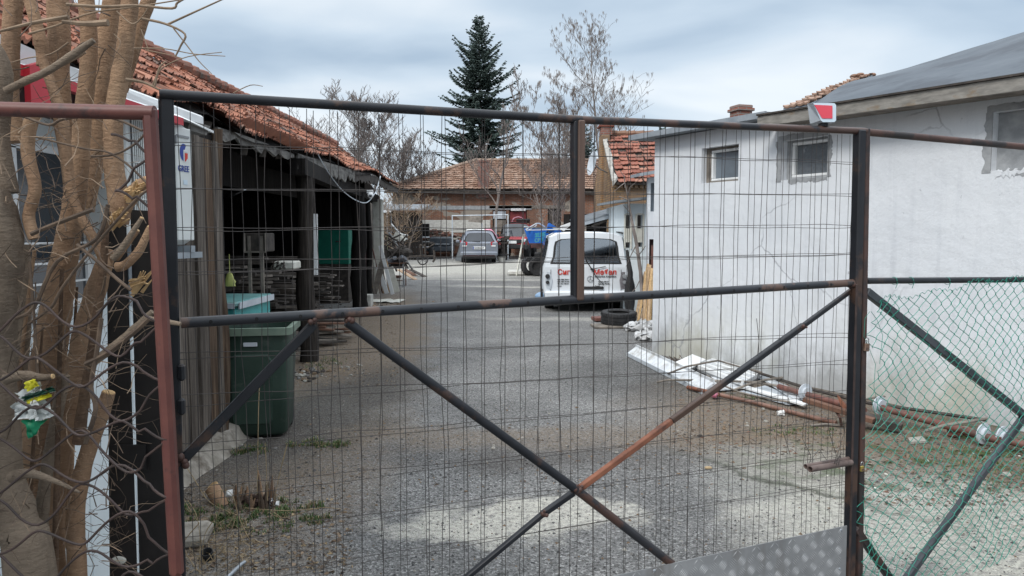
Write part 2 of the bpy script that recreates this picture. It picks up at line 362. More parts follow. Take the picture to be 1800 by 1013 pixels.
m_['eave_wood'] = pm('eave_wood', (.085, .08, .075), (.20, .19, .175), 6, .9, 0, .5, 30, stretch=(3, .8, 3), c=(.04, .035, .03), cs=5)
m_['fascia_wood'] = pm('fascia_wood', (.17, .16, .145), (.27, .255, .23), 5, .85, 0, .3, 40, stretch=(1.5, 1.5, 6), c=(.20, .14, .085), cs=2.5, cl=(.55, .68))
def brick(name, c1, c2, mort, bw=.25, bh=.075, patch=None, dark=None, msize=.012):
    q = NB(name); t = q.n('ShaderNodeTexBrick'); q.l(q.map('UV'), t.inputs[0])
    t.inputs['Scale'].default_value = 1; t.inputs['Brick Width'].default_value = bw; t.inputs['Row Height'].default_value = bh
    t.inputs['Mortar Size'].default_value = msize; t.inputs['Mortar Smooth'].default_value = .3; t.inputs['Bias'].default_value = 0
    t.inputs['Color1'].default_value = c4(c1); t.inputs['Color2'].default_value = c4(c2); t.inputs['Mortar'].default_value = c4(mort)
    col = q.mix(.45, t.outputs[0], q.ramp(q.noise(q.map('Object'), 3, 6), [(.3, .35), (.7, 1.0)]), 'MULTIPLY')
    if dark: col = q.mix(q.ramp(q.noise(q.map('Object'), .9, 6, .65), [(.45, 0.0), (.62, .75)]), col, dark)
    if patch: col = q.mix(q.ramp(q.noise(q.map('Object', (1, 1, 1.8), (3, 1, 5)), .8, 7, .6), [(.53, 0.0), (.56, 1.0)]), col, patch)
    nr = q.bump(t.outputs['Fac'], -.7, .012)
    return q.done(col, .85, 0, nr, .2)
m_['brick_red'] = brick('brick_red', (.30, .115, .06), (.20, .085, .05), (.24, .21, .18), patch=(.27, .235, .20), dark=(.12, .075, .055))
m_['brick_yellow'] = brick('brick_yellow', (.40, .25, .12), (.28, .15, .08), (.17, .135, .10), dark=(.17, .12, .085))
m_['brick_chimney'] = brick('brick_chimney', (.30, .12, .085), (.22, .10, .08), (.25, .22, .20), .22, .07)
def tiles(name, a, b, c_, moss, mo=(.52, .66)):
    q = NB(name); at = q.n('ShaderNodeAttribute'); at.attribute_name = 'tone'
    col = q.ramp(at.outputs['Fac'], [(0, a), (.5, b), (1, c_)])
    col = q.mix(.4, col, q.ramp(q.noise(q.map('Object'), 9, 6), [(.3, .4), (.7, 1.1)]), 'MULTIPLY')
    col = q.mix(q.ramp(q.noise(q.map('Object'), 1.5, 7, .68), [(mo[0], 0.0), (mo[1], .85)]), col, moss)
    return q.done(col, .85, 0, q.bump(q.noise(q.map('Object'), 40, 4), .3, .004), .2)
m_['tile_orange'] = tiles('tile_orange', (.19, .080, .055), (.31, .130, .085), (.42, .215, .15), (.11, .09, .078), (.49, .64))
m_['tile_faded'] = tiles('tile_faded', (.26, .155, .11), (.35, .225, .165), (.45, .32, .25), (.17, .145, .12), (.55, .75))
m_['tile_red'] = tiles('tile_red', (.20, .075, .055), (.31, .120, .085), (.40, .20, .145), (.16, .11, .09), (.50, .70))
def dn_(q, v):
    x = q.n('ShaderNodeTexNoise'); x.inputs['Scale'].default_value = 2.5; x.inputs['Detail'].default_value = 6; q.l(v, x.inputs[0]); return x.outputs['Color']
def plaster():
    q = NB('white_plaster'); v = q.map('Object')
    col = q.ramp(q.noise(v, .9, 7, .6), [(.3, (.60, .625, .66)), (.7, (.70, .72, .745))])
    # darker vertical run marks and scuffs
    st = q.ramp(q.noise(q.map('Object', (4.5, 4.5, .3)), 2.2, 7, .65), [(.52, 0.0), (.74, .32)])
    col = q.mix(st, col, (.40, .42, .46))
    sp = q.ramp(q.noise(v, 7, 6, .75), [(.66, 0.0), (.72, .8)]); col = q.mix(sp, col, (.22, .23, .25))
    # grime of splashed mud with an uneven top edge, low on the wall
    sx = q.n('ShaderNodeSeparateXYZ'); q.l(q.tc.outputs['Object'], sx.inputs[0])
    hgt = q.math('ADD', sx.outputs[2], q.rng(q.noise(q.map('Object', (2, 2, 1)), 1.6, 6, .7), .3, .7, .35, -.35))
    col = q.mix(q.rng(hgt, 0, .55, .75, 0), col, (.27, .275, .27))
    ye = q.math('MULTIPLY', q.rng(hgt, .1, 1.0, .5, 0), q.ramp(q.noise(v, .7, 3), [(.5, 0.0), (.65, 1.0)])); col = q.mix(ye, col, (.52, .50, .38))
    h = q.noise(v, 3.2, 8, .62); nr = q.bump(h, .45, .05); nr = q.bump(q.noise(q.map('Object', (1, 1, .5)), 9, 5, .6), .22, .012, nr); nr = q.bump(q.noise(v, 60, 3), .15, .003, nr)
    ck = q.n('ShaderNodeTexVoronoi', feature='DISTANCE_TO_EDGE'); ck.inputs['Scale'].default_value = .8; q.l(q.mix(.25, q.tc.outputs['Object'], dn_(q, v)), ck.inputs[0])
    cm = q.math('MULTIPLY', q.rng(ck.outputs[0], 0, .007, 1, 0), q.ramp(q.noise(v, .6, 3), [(.5, 0.0), (.6, .7)])); col = q.mix(cm, col, (.24, .25, .27))
    return q.done(col, .75, 0, nr, .25)
m_['plaster'] = plaster()
def ground_mat():
    q = NB('yard_ground'); v = q.map('Object')
    dn = q.n('ShaderNodeTexNoise'); dn.inputs['Scale'].default_value = 1.4; dn.inputs['Detail'].default_value = 7; dn.inputs['Roughness'].default_value = .65; q.l(v, dn.inputs[0])
    sub = q.n('ShaderNodeVectorMath', operation='SUBTRACT'); sub.inputs[1].default_value = (.5, .5, .5); q.l(dn.outputs['Color'], sub.inputs[0])
    sc_ = q.n('ShaderNodeVectorMath', operation='SCALE'); sc_.inputs['Scale'].default_value = 1.3; q.l(sub.outputs[0], sc_.inputs[0])
    ad = q.n('ShaderNodeVectorMath', operation='ADD'); q.l(v, ad.inputs[0]); q.l(sc_.outputs[0], ad.inputs[1]); dv_ = ad.outputs[0]
    def ell(cx, cy, rx, ry, rot=0, soft=.35, amt=1.0):
        m = q.n('ShaderNodeMapping'); m.vector_type = 'TEXTURE'; m.inputs['Location'].default_value = (cx, cy, 0); m.inputs['Rotation'].default_value = (0, 0, rot); m.inputs['Scale'].default_value = (rx, ry, 1000)
        q.l(dv_, m.inputs[0]); ln = q.n('ShaderNodeVectorMath', operation='LENGTH'); q.l(m.outputs[0], ln.inputs[0])
        return q.rng(ln.outputs['Value'], 1 - soft, 1 + soft, amt, 0)
    fine = q.noise(v, 130, 3, .7); mid = q.noise(v, 28, 6, .7); big = q.noise(v, .8, 6, .6)
    asph = q.mix(q.ramp(big, [(.35, 0.0), (.65, 1.0)]), (.165, .164, .162), (.245, .242, .236))
    vor = q.n('ShaderNodeTexVoronoi'); vor.inputs['Scale'].default_value = 85; q.l(v, vor.inputs[0])
    cellb = q.n('ShaderNodeSeparateXYZ'); q.l(vor.outputs['Color'], cellb.inputs[0])
    asph = q.mix(1.0, asph, q.ramp(cellb.outputs[0], [(0, .42), (.45, .9), (.80, 1.1), (1, 1.8)]), 'MULTIPLY')
    col = asph
    def lay(mask, c_, k=1.0):
        nonlocal col
        br = q.math('MULTIPLY', mask, q.ramp(mid, [(.34, .25), (.56, 1.0)]), True)
        col = q.mix(q.math('MULTIPLY', br, k, True), col, c_)
    mud = q.mix(q.ramp(mid, [(.3, 0.0), (.7, 1.0)]), (.12, .09, .064), (.27, .21, .152))
    pale = q.mix(q.ramp(mid, [(.3, 0.0), (.7, 1.0)]), (.40, .385, .34), (.58, .56, .50))
    conc = q.mix(q.ramp(mid, [(.3, 0.0), (.7, 1.0)]), (.27, .275, .245), (.42, .41, .37))
    lay(ell(-2.35, 12, .95, 8.5, .10, .3), mud)                 # earth along the shed
    lay(ell(-.3, 6.05, 3.4, .30, 0, .5), mud, .62)               # brown strip across
    lay(ell(2.9, 6.6, 1.6, 1.9, .3, .3), mud, .95)              # earth by the white wall
    lay(ell(3.4, 5.1, 1.3, 1.1, .3, .4), mud, .8)
    lay(ell(-2.0, 4.6, .5, 1.2, 0, .3), mud, .8)
    lay(ell(2.2, 5.0, .75, .8, .5, .4), conc, .8)
    lay(ell(.08, 4.27, .68, .32, .05, .16), pale, 1.05); lay(ell(-.5, 4.15, .3, .14, .1, .3), pale, .7)               # pale dust
    lay(ell(2.7, 4.1, 1.35, .72, -.1, .25), pale)
    lay(ell(1.75, 4.65, .7, .10, .6, .4), pale, .6)
    lay(ell(-1, 31, 9, 4.2, 0, .4), pale, .85)                   # dusty far yard
    lay(ell(1.2, 22.4, 3.4, .28, -.22, .5), pale, .8)
    lay(ell(1.2, 14.6, 1.6, .25, -.1, .5), pale, .5)
    lay(ell(.5, 25.3, 3.5, .3, -.1, .5), pale, .6)
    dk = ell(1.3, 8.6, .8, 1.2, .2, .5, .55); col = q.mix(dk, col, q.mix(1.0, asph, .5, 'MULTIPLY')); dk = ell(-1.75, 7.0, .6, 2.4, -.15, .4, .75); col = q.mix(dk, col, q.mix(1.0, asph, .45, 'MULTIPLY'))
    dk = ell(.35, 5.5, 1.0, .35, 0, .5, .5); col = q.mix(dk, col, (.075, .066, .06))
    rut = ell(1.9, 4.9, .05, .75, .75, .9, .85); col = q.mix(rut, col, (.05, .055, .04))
    moss = q.math('MULTIPLY', ell(3.6, 5.5, 1.6, 1.0, .2, .4), q.ramp(q.noise(v, 4, 6), [(.52, 0.0), (.6, .8)])); col = q.mix(moss, col, (.05, .085, .028))
    col = q.mix(.6, col, q.ramp(fine, [(.32, .35), (.68, 1.5)]), 'MULTIPLY')
    # beyond the yard: plain grassy earth
    far = q.n('ShaderNodeVectorMath', operation='LENGTH'); q.l(v, far.inputs[0])
    col = q.mix(q.rng(far.outputs['Value'], 45, 60), col, (.10, .11, .06))
    h = q.math('ADD', q.math('MULTIPLY', fine, .6), vor.outputs['Distance'])
    nr = q.bump(h, .8, .012); nr = q.bump(mid, .5, .03, nr); nr = q.bump(big, .4, .1, nr)
    return q.done(col, .92, 0, nr, .15)
m_['ground'] = ground_mat()
def diamond_plate():
    q = NB('tread_plate'); g = q.ramp(q.noise(q.map('Object'), 5, 7, .6), [(.35, (.22, .225, .23)), (.65, (.32, .325, .33))])
    g = q.mix(q.ramp(q.noise(q.map('Object', (1, 1, .2)), 9, 6), [(.5, 0.0), (.68, .6)]), g, (.14, .125, .11))
    return q.done(g, .5, .4, q.bump(q.noise(q.map('Object'), 90, 3), .1, .002), .5)
m_['tread'] = diamond_plate()
def corr(name, a, b):
    q = NB(name); return q.done(q.ramp(q.noise(q.map('Object'), 5, 6), [(.35, a), (.65, b)]), .6, .1, None, .3)
m_['corr_grey'] = corr('corrugated_grey', (.15, .17, .19), (.26, .28, .30))
m_['corr_orange'] = corr('corrugated_orange', (.26, .095, .055), (.40, .16, .10))
rnd = random.Random(7)
# ================================================================== GROUND
def build_ground():
    xs = [-220, -120, -70, -40, -25, -15, -10, -7, -5, -3.5, -2, -1, 0, 1, 2, 3.5, 5, 7, 10, 15, 25, 40, 70, 120, 220]
    ys = [-60, -20, -5, 0, 2, 3, 4, 5, 6, 8, 10, 12, 14, 15, 16, 17, 18, 19, 20, 21, 22, 23, 24, 25, 26, 28, 32, 36, 40, 45, 50, 55, 60, 80, 130, 300, 700]
    mb = MB(); vs = [(x, y, gz(y)) for y in ys for x in xs]; nx = len(xs)
    mb.add(vs, [(j * nx + i, j * nx + i + 1, (j + 1) * nx + i + 1, (j + 1) * nx + i) for j in range(len(ys) - 1) for i in range(nx - 1)])
    tag(mb.build('ground', m_['ground'], uv=False), kind='structure')
build_ground()
def build_gravel():
    r = random.Random(3); mb = MB()
    base = [V((1, 0, 0)), V((-.5, .87, 0)), V((-.5, -.87, 0)), V((0, 0, 1)), V((0, 0, -1))]
    fs = [(0, 1, 3), (1, 2, 3), (2, 0, 3)]
    for k in range(13000):
        y = 3.2 + 11 * r.random() ** 1.7; x = r.uniform(-.62 * y, .78 * y)
        if y * .5 - 5.3 - x < -10: continue
        if x < -2.25: continue
        if (x - 2.0) * .866 + (y - 10.5) * .5 > -.1 and y < 10.6: continue
        s = r.choice((.004, .005, .006, .007, .009, .012)) * (1.6 if r.random() < .03 else 1)
        a = r.random() * 6.28; c_, s_ = math.cos(a), math.sin(a); e_ = r.uniform(.7, 1.3); h = r.uniform(.5, .9)
        pts = [(x + s * (q.x * c_ * e_ - q.y * s_), y + s * (q.x * s_ * e_ + q.y * c_), max(-.002, s * h * q.z)) for q in base[:4]]
        mb.add(pts, fs, r.choices((0, 1, 2, 3), (6, 6, .8, 1.4))[0])
    tag(mb.build('gravel', [m_['stone_dark'], m_['stone_mid'], m_['stone_light'], m_['stone_brown']], uv=False, fix=False), 'loose grey gravel scattered over the yard surface', 'gravel', kind='stuff')
build_gravel()
def grass_patch(name, label, cx, cy, rx, ry, n, hmin, hmax, mats, seed, flat=0):
    r = random.Random(seed); mb = MB()
    from mathutils import noise as mn
    for k in range(int(n * 2.4)):
        a = r.random() * 6.28; q = r.random() ** .6; x = cx + rx * q * math.cos(a) * 1.1; y = cy + ry * q * math.sin(a) * 1.1
        nn = mn.noise(V((x * 9 + seed, y * 9, 0))) + .5 * mn.noise(V((x * 26, y * 26, seed)))
        if nn < r.uniform(-.25, .12) + .25 * q: continue
        h = r.uniform(hmin, hmax) * (.6 + max(0, nn)); w_ = r.uniform(.0016, .0042); t = r.random() * 6.28; le = r.uniform(.1, 1.1) * h
        dx, dy = math.cos(t), math.sin(t); z = gz(y)
        p0 = V((x, y, z - .003)); p1 = p0 + V((dx * le * .4, dy * le * .4, h * .7)); p2 = p0 + V((dx * le, dy * le, h * (.9 if r.random() < .6 else .5)))
        sd_ = V((-dy, dx, 0)) * w_
        mb.add([p0 - sd_, p0 + sd_, p1 + sd_ * .8, p1 - sd_ * .8, p2], [(0, 1, 2, 3), (3, 2, 4)], r.choices(range(len(mats)), [2.2] + [1] * (len(mats) - 1))[0])
    tag(mb.build(name, mats, uv=False, fix=False), label, 'grass', kind='stuff')
GM = [m_['grass'], m_['grass_dark'], m_['straw']]
a_ = G(430, 910); grass_patch('grass', 'low green weeds around the dry stump by the left gate post', a_.x, a_.y, .50, .26, 2600, .015, .05, GM, 1)
a_ = G(560, 783); grass_patch('grass', 'small bright green grass patch on the brown strip beside the bin', a_.x, a_.y, .24, .13, 700, .015, .05, GM, 2)
a_ = G(430, 793); grass_patch('grass', 'dark green grass growing against the foot of the wheeled bin', a_.x, a_.y, .20, .13, 500, .02, .07, [m_['grass_dark'], m_['grass'], m_['straw']], 4)
a_ = G(1395, 758); grass_patch('grass', 'thin green grass on the bare earth below the long copper pipe', a_.x, a_.y, .35, .16, 420, .01, .035, GM, 5)
a_ = G(1340, 697); grass_patch('grass', 'thin green grass among the white boards', a_.x, a_.y, .3, .2, 350, .01, .035, GM, 6)
a_ = G(1760, 815); grass_patch('grass', 'mossy green ground cover behind the green chain link mesh', a_.x, a_.y, .7, .5, 1400, .008, .03, GM, 7)
a_ = G(560, 640); grass_patch('grass', 'sparse green tufts and litter beside the foot of the shed post', a_.x + .1, a_.y, .22, .5, 350, .015, .05, GM, 8)
a_ = G(665, 590)
# ================================================================== TILED ROOF
def tile_roof(name, S, nu, nv, parent, mat, seed, lift=.03, jit=.006, missing=.0, wav=.022, tone=(0, 1), under=True):
    r = random.Random(seed); vs, fs, tn = [], [], []
    prof = [0, .35, .75, 1, .75, .35, 0] if wav > .03 else [1, .15, 0, .45, 0, .15, 1]
    npf = len(prof)
    def surf(a, b):
        p = V(S(a, b)); e1 = V(S(min(a + .01, 1), b)) - V(S(max(a - .01, 0), b)); e2 = V(S(a, min(b + .01, 1))) - V(S(a, max(b - .01, 0)))
        n = e1.cross(e2).normalized(); return p, (n if n.z > 0 else -n), e2.normalized()
    for j in range(nv):
        for i in range(nu):
            if r.random() < missing: continue
            jj = V((r.gauss(0, jit), r.gauss(0, jit), r.gauss(0, jit * .7))); tilt = r.gauss(0, .35 * lift); t = min(1, max(0, r.gauss(.5, .24))) * (tone[1] - tone[0]) + tone[0]
            b = len(vs)
            for row, (bb, h) in enumerate(((j / nv, 0.0), (j / nv, 1.0), ((j + 1.08) / nv, .0))):
                for k in range(npf):
                    a = (i + .01 + .99 * k / (npf - 1)) / nu
                    p, n, dn = surf(a, min(bb, 1.0))
                    off = lift * (1 if row < 2 else 0) + prof[k] * wav + (tilt * (k / (npf - 1) - .5) if row < 2 else 0)
                    if row == 0: off -= .022
                    if bb > 1: p = p + dn * .02
                    vs.append(p + n * off + jj); tn.append(t)
            for row in range(2):
                for k in range(npf - 1):
                    q = b + row * npf + k; fs.append((q, q + 1, q + npf + 1, q + npf))
    me = bpy.data.meshes.new(name); inv = W(parent).inverted()
    me.from_pydata([tuple(inv @ p) for p in vs], [], fs); me.materials.append(mat)
    at = me.attributes.new('tone', 'FLOAT', 'POINT'); at.data.foreach_set('value', tn)
    me.update(); o = bpy.data.objects.new(name, me); C.objects.link(o); o.parent = parent
    return o
from mathutils import noise as mnz
def wall_holes(mb, o, u, n, L_, z0, z1, holes, th=.25, mi=0, zf=None):
    """a wall panel in the plane o + u*s, thickness behind it, with rectangular openings (s0, s1, z0, z1)"""
    o, u, n = V(o), V(u), V(n)
    ss = sorted({0, L_} | {h[0] for h in holes} | {h[1] for h in holes}); zs = sorted({z0, z1} | {h[2] for h in holes} | {h[3] for h in holes})
    Q = lambda s_, z_, d_=0: o + u * s_ + V((0, 0, z_)) - n * d_
    for i in range(len(ss) - 1):
        for j in range(len(zs) - 1):
            cs, cz_ = (ss[i] + ss[i + 1]) / 2, (zs[j] + zs[j + 1]) / 2
            if any(h[0] < cs < h[1] and h[2] < cz_ < h[3] for h in holes): continue
            for d_ in (0, th): mb.quad(Q(ss[i], zs[j], d_), Q(ss[i + 1], zs[j], d_), Q(ss[i + 1], zs[j + 1], d_), Q(ss[i], zs[j + 1], d_), mi)
    for h in holes:
        a, b, c_, d_ = h[:4]
        for (s_, z_), (s2, z2) in (((a, c_), (b, c_)), ((b, c_), (b, d_)), ((b, d_), (a, d_)), ((a, d_), (a, c_))):
            mb.quad(Q(s_, z_), Q(s2, z2), Q(s2, z2, th), Q(s_, z_, th), mi)
    mb.quad(Q(0, z0), Q(0, z1), Q(0, z1, th), Q(0, z0, th), mi); mb.quad(Q(L_, z0), Q(L_, z1), Q(L_, z1, th), Q(L_, z0, th), mi); mb.quad(Q(0, z1), Q(L_, z1), Q(L_, z1, th), Q(0, z1, th), mi)
# ================================================================== WHITE BUILDING ON THE RIGHT
RC = G(1146, 621); RD = V((.5, -.866, 0)).normalized(); RN = V((-.866, -.5, 0)).normalized()
def rw(px, py, off=0):
    p = PP(px, py, RC + RN * off, RN); return p
def sz(px, py, off=0):
    p = rw(px, py, off); return ((p - RC).dot(RD), p.z)
def white_building():
    t = thing('white_building', 'long low white plastered building with a grey membrane roof on the right', 'building', RC)
    H = 3.0; LEN = 11.0; O = RC - V((0, 0, .1))
    def hole(x0, x1, ya, yb):
        s0, s1 = sz(x0, (ya + yb) / 2)[0], sz(x1, (ya + yb) / 2)[0]; xm = (x0 + x1) / 2
        return (s0, s1, sz(xm, yb)[1] + .1, sz(xm, ya)[1] + .1)
    h1 = hole(1233, 1298, 257, 320); h2 = hole(1374, 1455, 243, 314); h3 = hole(1744, 1862, 190, 296)
    mb = MB(); wall_holes(mb, O, RD, RN, LEN, 0, H + .1, [h1, h2, h3], .28)
    back = -RN
    for s_ in (0.0, LEN):   # end walls
        a = O + RD * s_ - RN * .281; mb.quad(a, a + back * 6, a + back * 6 + V((0, 0, H)), a + V((0, 0, H)))
    a = O + back * 6.3; mb.quad(a, a + RD * LEN, a + RD * LEN + V((0, 0, H)), a + V((0, 0, H)))
    mb.build('wall', m_['plaster'], t)
    # windows: frames, panes, rough cement reveals
    def window(h, kind):
        s0, s1, z0, z1 = h; Q = lambda s_, z_, d_: O + RD * s_ + V((0, 0, z_)) - RN * d_
        f = MB(); fw = .032 if kind == 'a' else (.035 if kind == 'b' else .055); ins = 0.085 if kind == 'a' else (.07 if kind == 'b' else .24); top = .03 if kind == 'a' else (.02 if kind == 'b' else .09)
        a, b, c_, d_ = s0 + ins, s1 - .015, z0 + .02, z1 - top
        dep = .12
        def fb(p, q): f.bar(Q(*p, dep), Q(*q, dep), fw, .07, up=RN, bev=.008)
        fb((a, c_ + fw / 2), (b, c_ + fw / 2)); fb((a, d_ - fw / 2), (b, d_ - fw / 2)); fb((a + fw / 2, c_ + fw), (a + fw / 2, d_ - fw)); fb((b - fw / 2, c_ + fw), (b - fw / 2, d_ - fw))
        fr = f.build('window', m_['white_paint'], t)
        if kind == 'c':
            g = MB(); 
            for p, q in (((a + fw + .03, c_ + fw + .03), (b - fw, c_ + fw + .03)), ((a + fw + .03, d_ - fw - .03), (b - fw, d_ - fw - .03)), ((a + fw + .03, c_ + fw + .065), (a + fw + .03, d_ - fw - .065))):
                g.bar(Q(*p, dep + .0), Q(*q, dep + .0), .06, .05, up=RN, bev=.008)
            g.build('sash', m_['white_paint'], fr)
        p = MB(); p.hexa([Q(a + fw, c_ + fw, dep + .02), Q(b - fw, c_ + fw, dep + .02), Q(b - fw, c_ + fw, dep + .03), Q(a + fw, c_ + fw, dep + .03),
                          Q(a + fw, d_ - fw, dep + .02), Q(b - fw, d_ - fw, dep + .02), Q(b - fw, d_ - fw, dep + .03), Q(a + fw, d_ - fw, dep + .03)])
        p.build('pane', m_['window_pane'] if kind == 'a' else m_['dusty_pane'], fr)
        # rough cement filling between opening and frame
        c = MB(); r = random.Random(hash(kind) % 7)
        def slab(sa, sb, za, zb, d0): c.hexa([Q(sa, za, d0), Q(sb, za, d0), Q(sb, za, .2), Q(sa, za, .2), Q(sa, zb, d0), Q(sb, zb, d0), Q(sb, zb, .2), Q(sa, zb, .2)])
        slab(s0 + .002, a - .002, z0 + .002, z1 - .002, .09); slab(a + .002, s1 - .002, d_ + .002, z1 - .004, .085); slab(a + .002, s1 - .002, z0 + .004, c_ - .002, .06); slab(b + .001, s1 - .003, c_, d_, .1)
        c.build('reveal', m_['cement'] if kind != 'a' else m_['plank_grey'], fr)
        if kind != 'a':   # ragged unpainted cement border on the wall face round the opening
            g = MB()
            def rag(p0, p1, w0, w1, out_):
                n_ = 24; ring = []
                for k in range(n_ + 1):
                    q = k / n_; s_ = p0[0] + (p1[0] - p0[0]) * q; z_ = p0[1] + (p1[1] - p0[1]) * q; ww = w0 + (w1 - w0) * (.5 + .8 * mnz.noise(V((k * .23, s0 + out_[0] * 3, z0 + out_[1] * 5))) + .35 * mnz.noise(V((k * .9, s0, out_[0])))) 
                    ring.append((Q(s_, z_, -.006), Q(s_ + out_[0] * ww, z_ + out_[1] * ww, -.004), Q(s_ + out_[0] * ww, z_ + out_[1] * ww, .004), Q(s_, z_, .004)))
                g.loft(ring, cap=True)
            rag((s0, z0 - .02), (s0, z1), .05, .085, (-1, 0)); rag((s0 - .05, z1), (s1, z1), .045, .075, (0, 1)); rag((s1, z0), (s1, z1), .02, .06, (1, 0)); rag((s0 + .1, z0), (s1, z0), .02, .07, (0, -1))
            g.build('cement_border', m_['cement'], fr)
            g = MB()
            rings = []
            for k in range(30):
                s_ = s0 + .04 + (s1 - s0 - .02) * k / 29; lo_ = z0 - r.uniform(.03, .075); hi_ = z0 - r.uniform(-.012, .02)
                rings.append((Q(s_, lo_ - .010, -.001), Q(s_, lo_, -.004 - r.uniform(0, .004)), Q(s_, hi_, -.005 - r.uniform(0, .006)), Q(s_, hi_ + .008, .01), Q(s_, lo_, .01)))
            g.loft(rings)
            if kind == 'c': g.build('loose_plaster', m_['plaster'], fr)
    window(h1, 'a'); window(h2, 'b'); window(h3, 'c')
    # rough lump above the first window
    # lining behind the windows so that no daylight shows through
    # main roof: a sheet from the eave board up to the ridge, and down behind
    s_m = sz(1330, 208, .35)[0]
    off = .32; ea = RC + RD * (s_m) + RN * off; eb = RC + RD * (LEN + .4) + RN * off
    rid = 2.7
    zr = [PP(px, py, RC - RN * rid, RN).z for px, py in ((1545, 137), (1800, 57))]; print('ridge z', zr)
    s_r = (PP(1541, 139, RC - RN * rid, RN) - RC).dot(RD); s_k = (PP(1800, 57, RC - RN * rid, RN) - RC).dot(RD)
    zRf = lambda s_: zr[0] + (zr[1] - zr[0]) * (s_ - s_r) / (s_k - s_r)
    ka, kb = sz(1350, 221, off), sz(1800, 159, off); zB = lambda s_: ka[1] + (kb[1] - ka[1]) * (s_ - ka[0]) / (kb[0] - ka[0])   # underside of the fascia
    zEf = lambda s_: zB(s_) + .14
    rr = random.Random(5); nu, nv = 60, 14; g = MB(); vs = []
    s_v = sz(1425, 190, off)[0]
    for j in range(nv + 1):
        for i in range(nu + 1):
            b = j / nv; s_0 = s_v + (s_r - s_v) * b * .9; s_1 = LEN + .4; a = i / nu; s_ = s_0 + (s_1 - s_0) * a
            bulge = .045 * math.sin(b * math.pi) + .02 * math.sin(a * 17 + 5 * b) * math.sin(b * 3.1) + rr.uniform(-.004, .004)
            p = RC + RD * s_ + RN * (off - (off + rid) * b) + V((0, 0, zEf(s_) + (zRf(s_) - zEf(s_)) * b + bulge - RC.z)); vs.append(p)
    vs2 = [p - V((0, 0, .03)) for p in vs]
    idx = lambda i, j: j * (nu + 1) + i
    g.add(vs, [(idx(i, j), idx(i + 1, j), idx(i + 1, j + 1), idx(i, j + 1)) for j in range(nv) for i in range(nu)])
    g.add([RC + RD * (s_r) - RN * rid + V((0, 0, zRf(s_r))), RC + RD * (LEN + .4) - RN * rid + V((0, 0, zRf(LEN))), RC + RD * (LEN + .4) - RN * 6.6 + V((0, 0, H)), RC + RD * s_r - RN * 6.6 + V((0, 0, H))], [(0, 1, 2, 3)])
    g.build('roof', m_['membrane'], t, smooth=60)
    # wrinkled seams of the membrane
    g = MB()
    for a0, a1 in ((.30, .34), (.52, .50), (.74, .78)):
        pts = []
        for k in range(12):
            b = k / 11; s_0 = s_v + (s_r - s_v) * b * .9; s_ = s_0 + (LEN + .4 - s_0) * (a0 + (a1 - a0) * b) + .03 * math.sin(k * 1.7)
            pts.append(RC + RD * s_ + RN * (off - (off + rid) * b) + V((0, 0, zEf(s_) + (zRf(s_) - zEf(s_)) * b + .045 * math.sin(b * math.pi) + .004)))
        g.tube(pts, .018, 5)
    g.build('roof_seam', m_['membrane'], t)
    # eave boards
    g = MB()
    A = RC + RD * s_m + RN * off; B = RC + RD * (LEN + .4) + RN * off
    zA_, zB_ = zB(s_m), zB(LEN + .4); UA, UB = V((0, 0, zA_)), V((0, 0, zB_))
    g.bar(A + UA + V((0, 0, .058)), B + UB + V((0, 0, .058)), .035, .115, up=(0, 0, 1)); g.build('fascia_board', m_['fascia_wood'], t)
    g = MB(); g.bar(A + UA + V((0, 0, .128)) + RN * .015, B + UB + V((0, 0, .128)) + RN * .015, .05, .018); g.build('drip_edge', m_['plank_dark'], t)
    g = MB(); c1 = A + RN * -.02; ua, ub = UA + V((0, 0, .01)), UB + V((0, 0, .01)); th_ = V((0, 0, .02)); g.hexa([c1 + ua, B + ub - RN * .02, B - RN * (off - .01) + ub, c1 - RN * (off - .03) + ua, c1 + ua + th_, B + ub + th_ - RN * .02, B - RN * (off - .01) + ub + th_, c1 - RN * (off - .03) + ua + th_]); g.build('soffit', m_['plank_grey'], t)
    # lower flat roof over the far end
    g = MB(); A2 = RC - RD * .32 + RN * .2; B2 = RC + RD * (s_m - .003) + RN * .2
    g.bar(A2 + V((0, 0, H + .04)), B2 + V((0, 0, H + .04)), .03, .07); g.build('fascia_board', m_['galv'], t)
    g = MB(); 
    g.hexa([A2 + V((0, 0, H + .003)) - RN * .015, B2 + V((0, 0, H + .003)) - RN * .015, B2 - RN * 6 + V((0, 0, H + .25)), A2 - RN * 6 + V((0, 0, H + .25)), A2 + V((0, 0, H + .07)) - RN * .015, B2 + V((0, 0, H + .07)) - RN * .015, B2 - RN * 6 + V((0, 0, H + .32)), A2 - RN * 6 + V((0, 0, H + .32))])
    g.build('flat_roof', m_['corr_grey'], t)
    # tiled verge at the end of the main roof
    va = RC + RD * (s_v - .35) + RN * off + V((0, 0, zEf(s_v) - .03)); vr = RC + RD * (s_r - .35) - RN * rid + V((0, 0, zRf(s_r) + .0))
    va2 = va + RD * .36; vr2 = vr + RD * .30
    tile_roof('verge_tiles', lambda a, b: va.lerp(va2, a).lerp(vr.lerp(vr2, a), b) + V((0, 0, .05)), 2, 15, t, m_['tile_faded'], 21, .022, .007)
    g = MB(); g.hexa([va, va2, vr2, vr, va + V((0, 0, .06)), va2 + V((0, 0, .06)), vr2 + V((0, 0, .06)), vr + V((0, 0, .06))]); g.build('verge_board', m_['galv'], t)
    # gable triangle below the verge
    ga = RC + RD * (s_v - .1) + V((0, 0, H)); gb = RC + RD * (s_r - .1) - RN * rid + V((0, 0, zRf(s_r) - .05)); gc = RC + RD * (s_r - .1) - RN * 6.2 + V((0, 0, H))
    g = MB(); g.prism([ga, gb, gc], RD * .15); g.build('gable', m_['cement'], t)
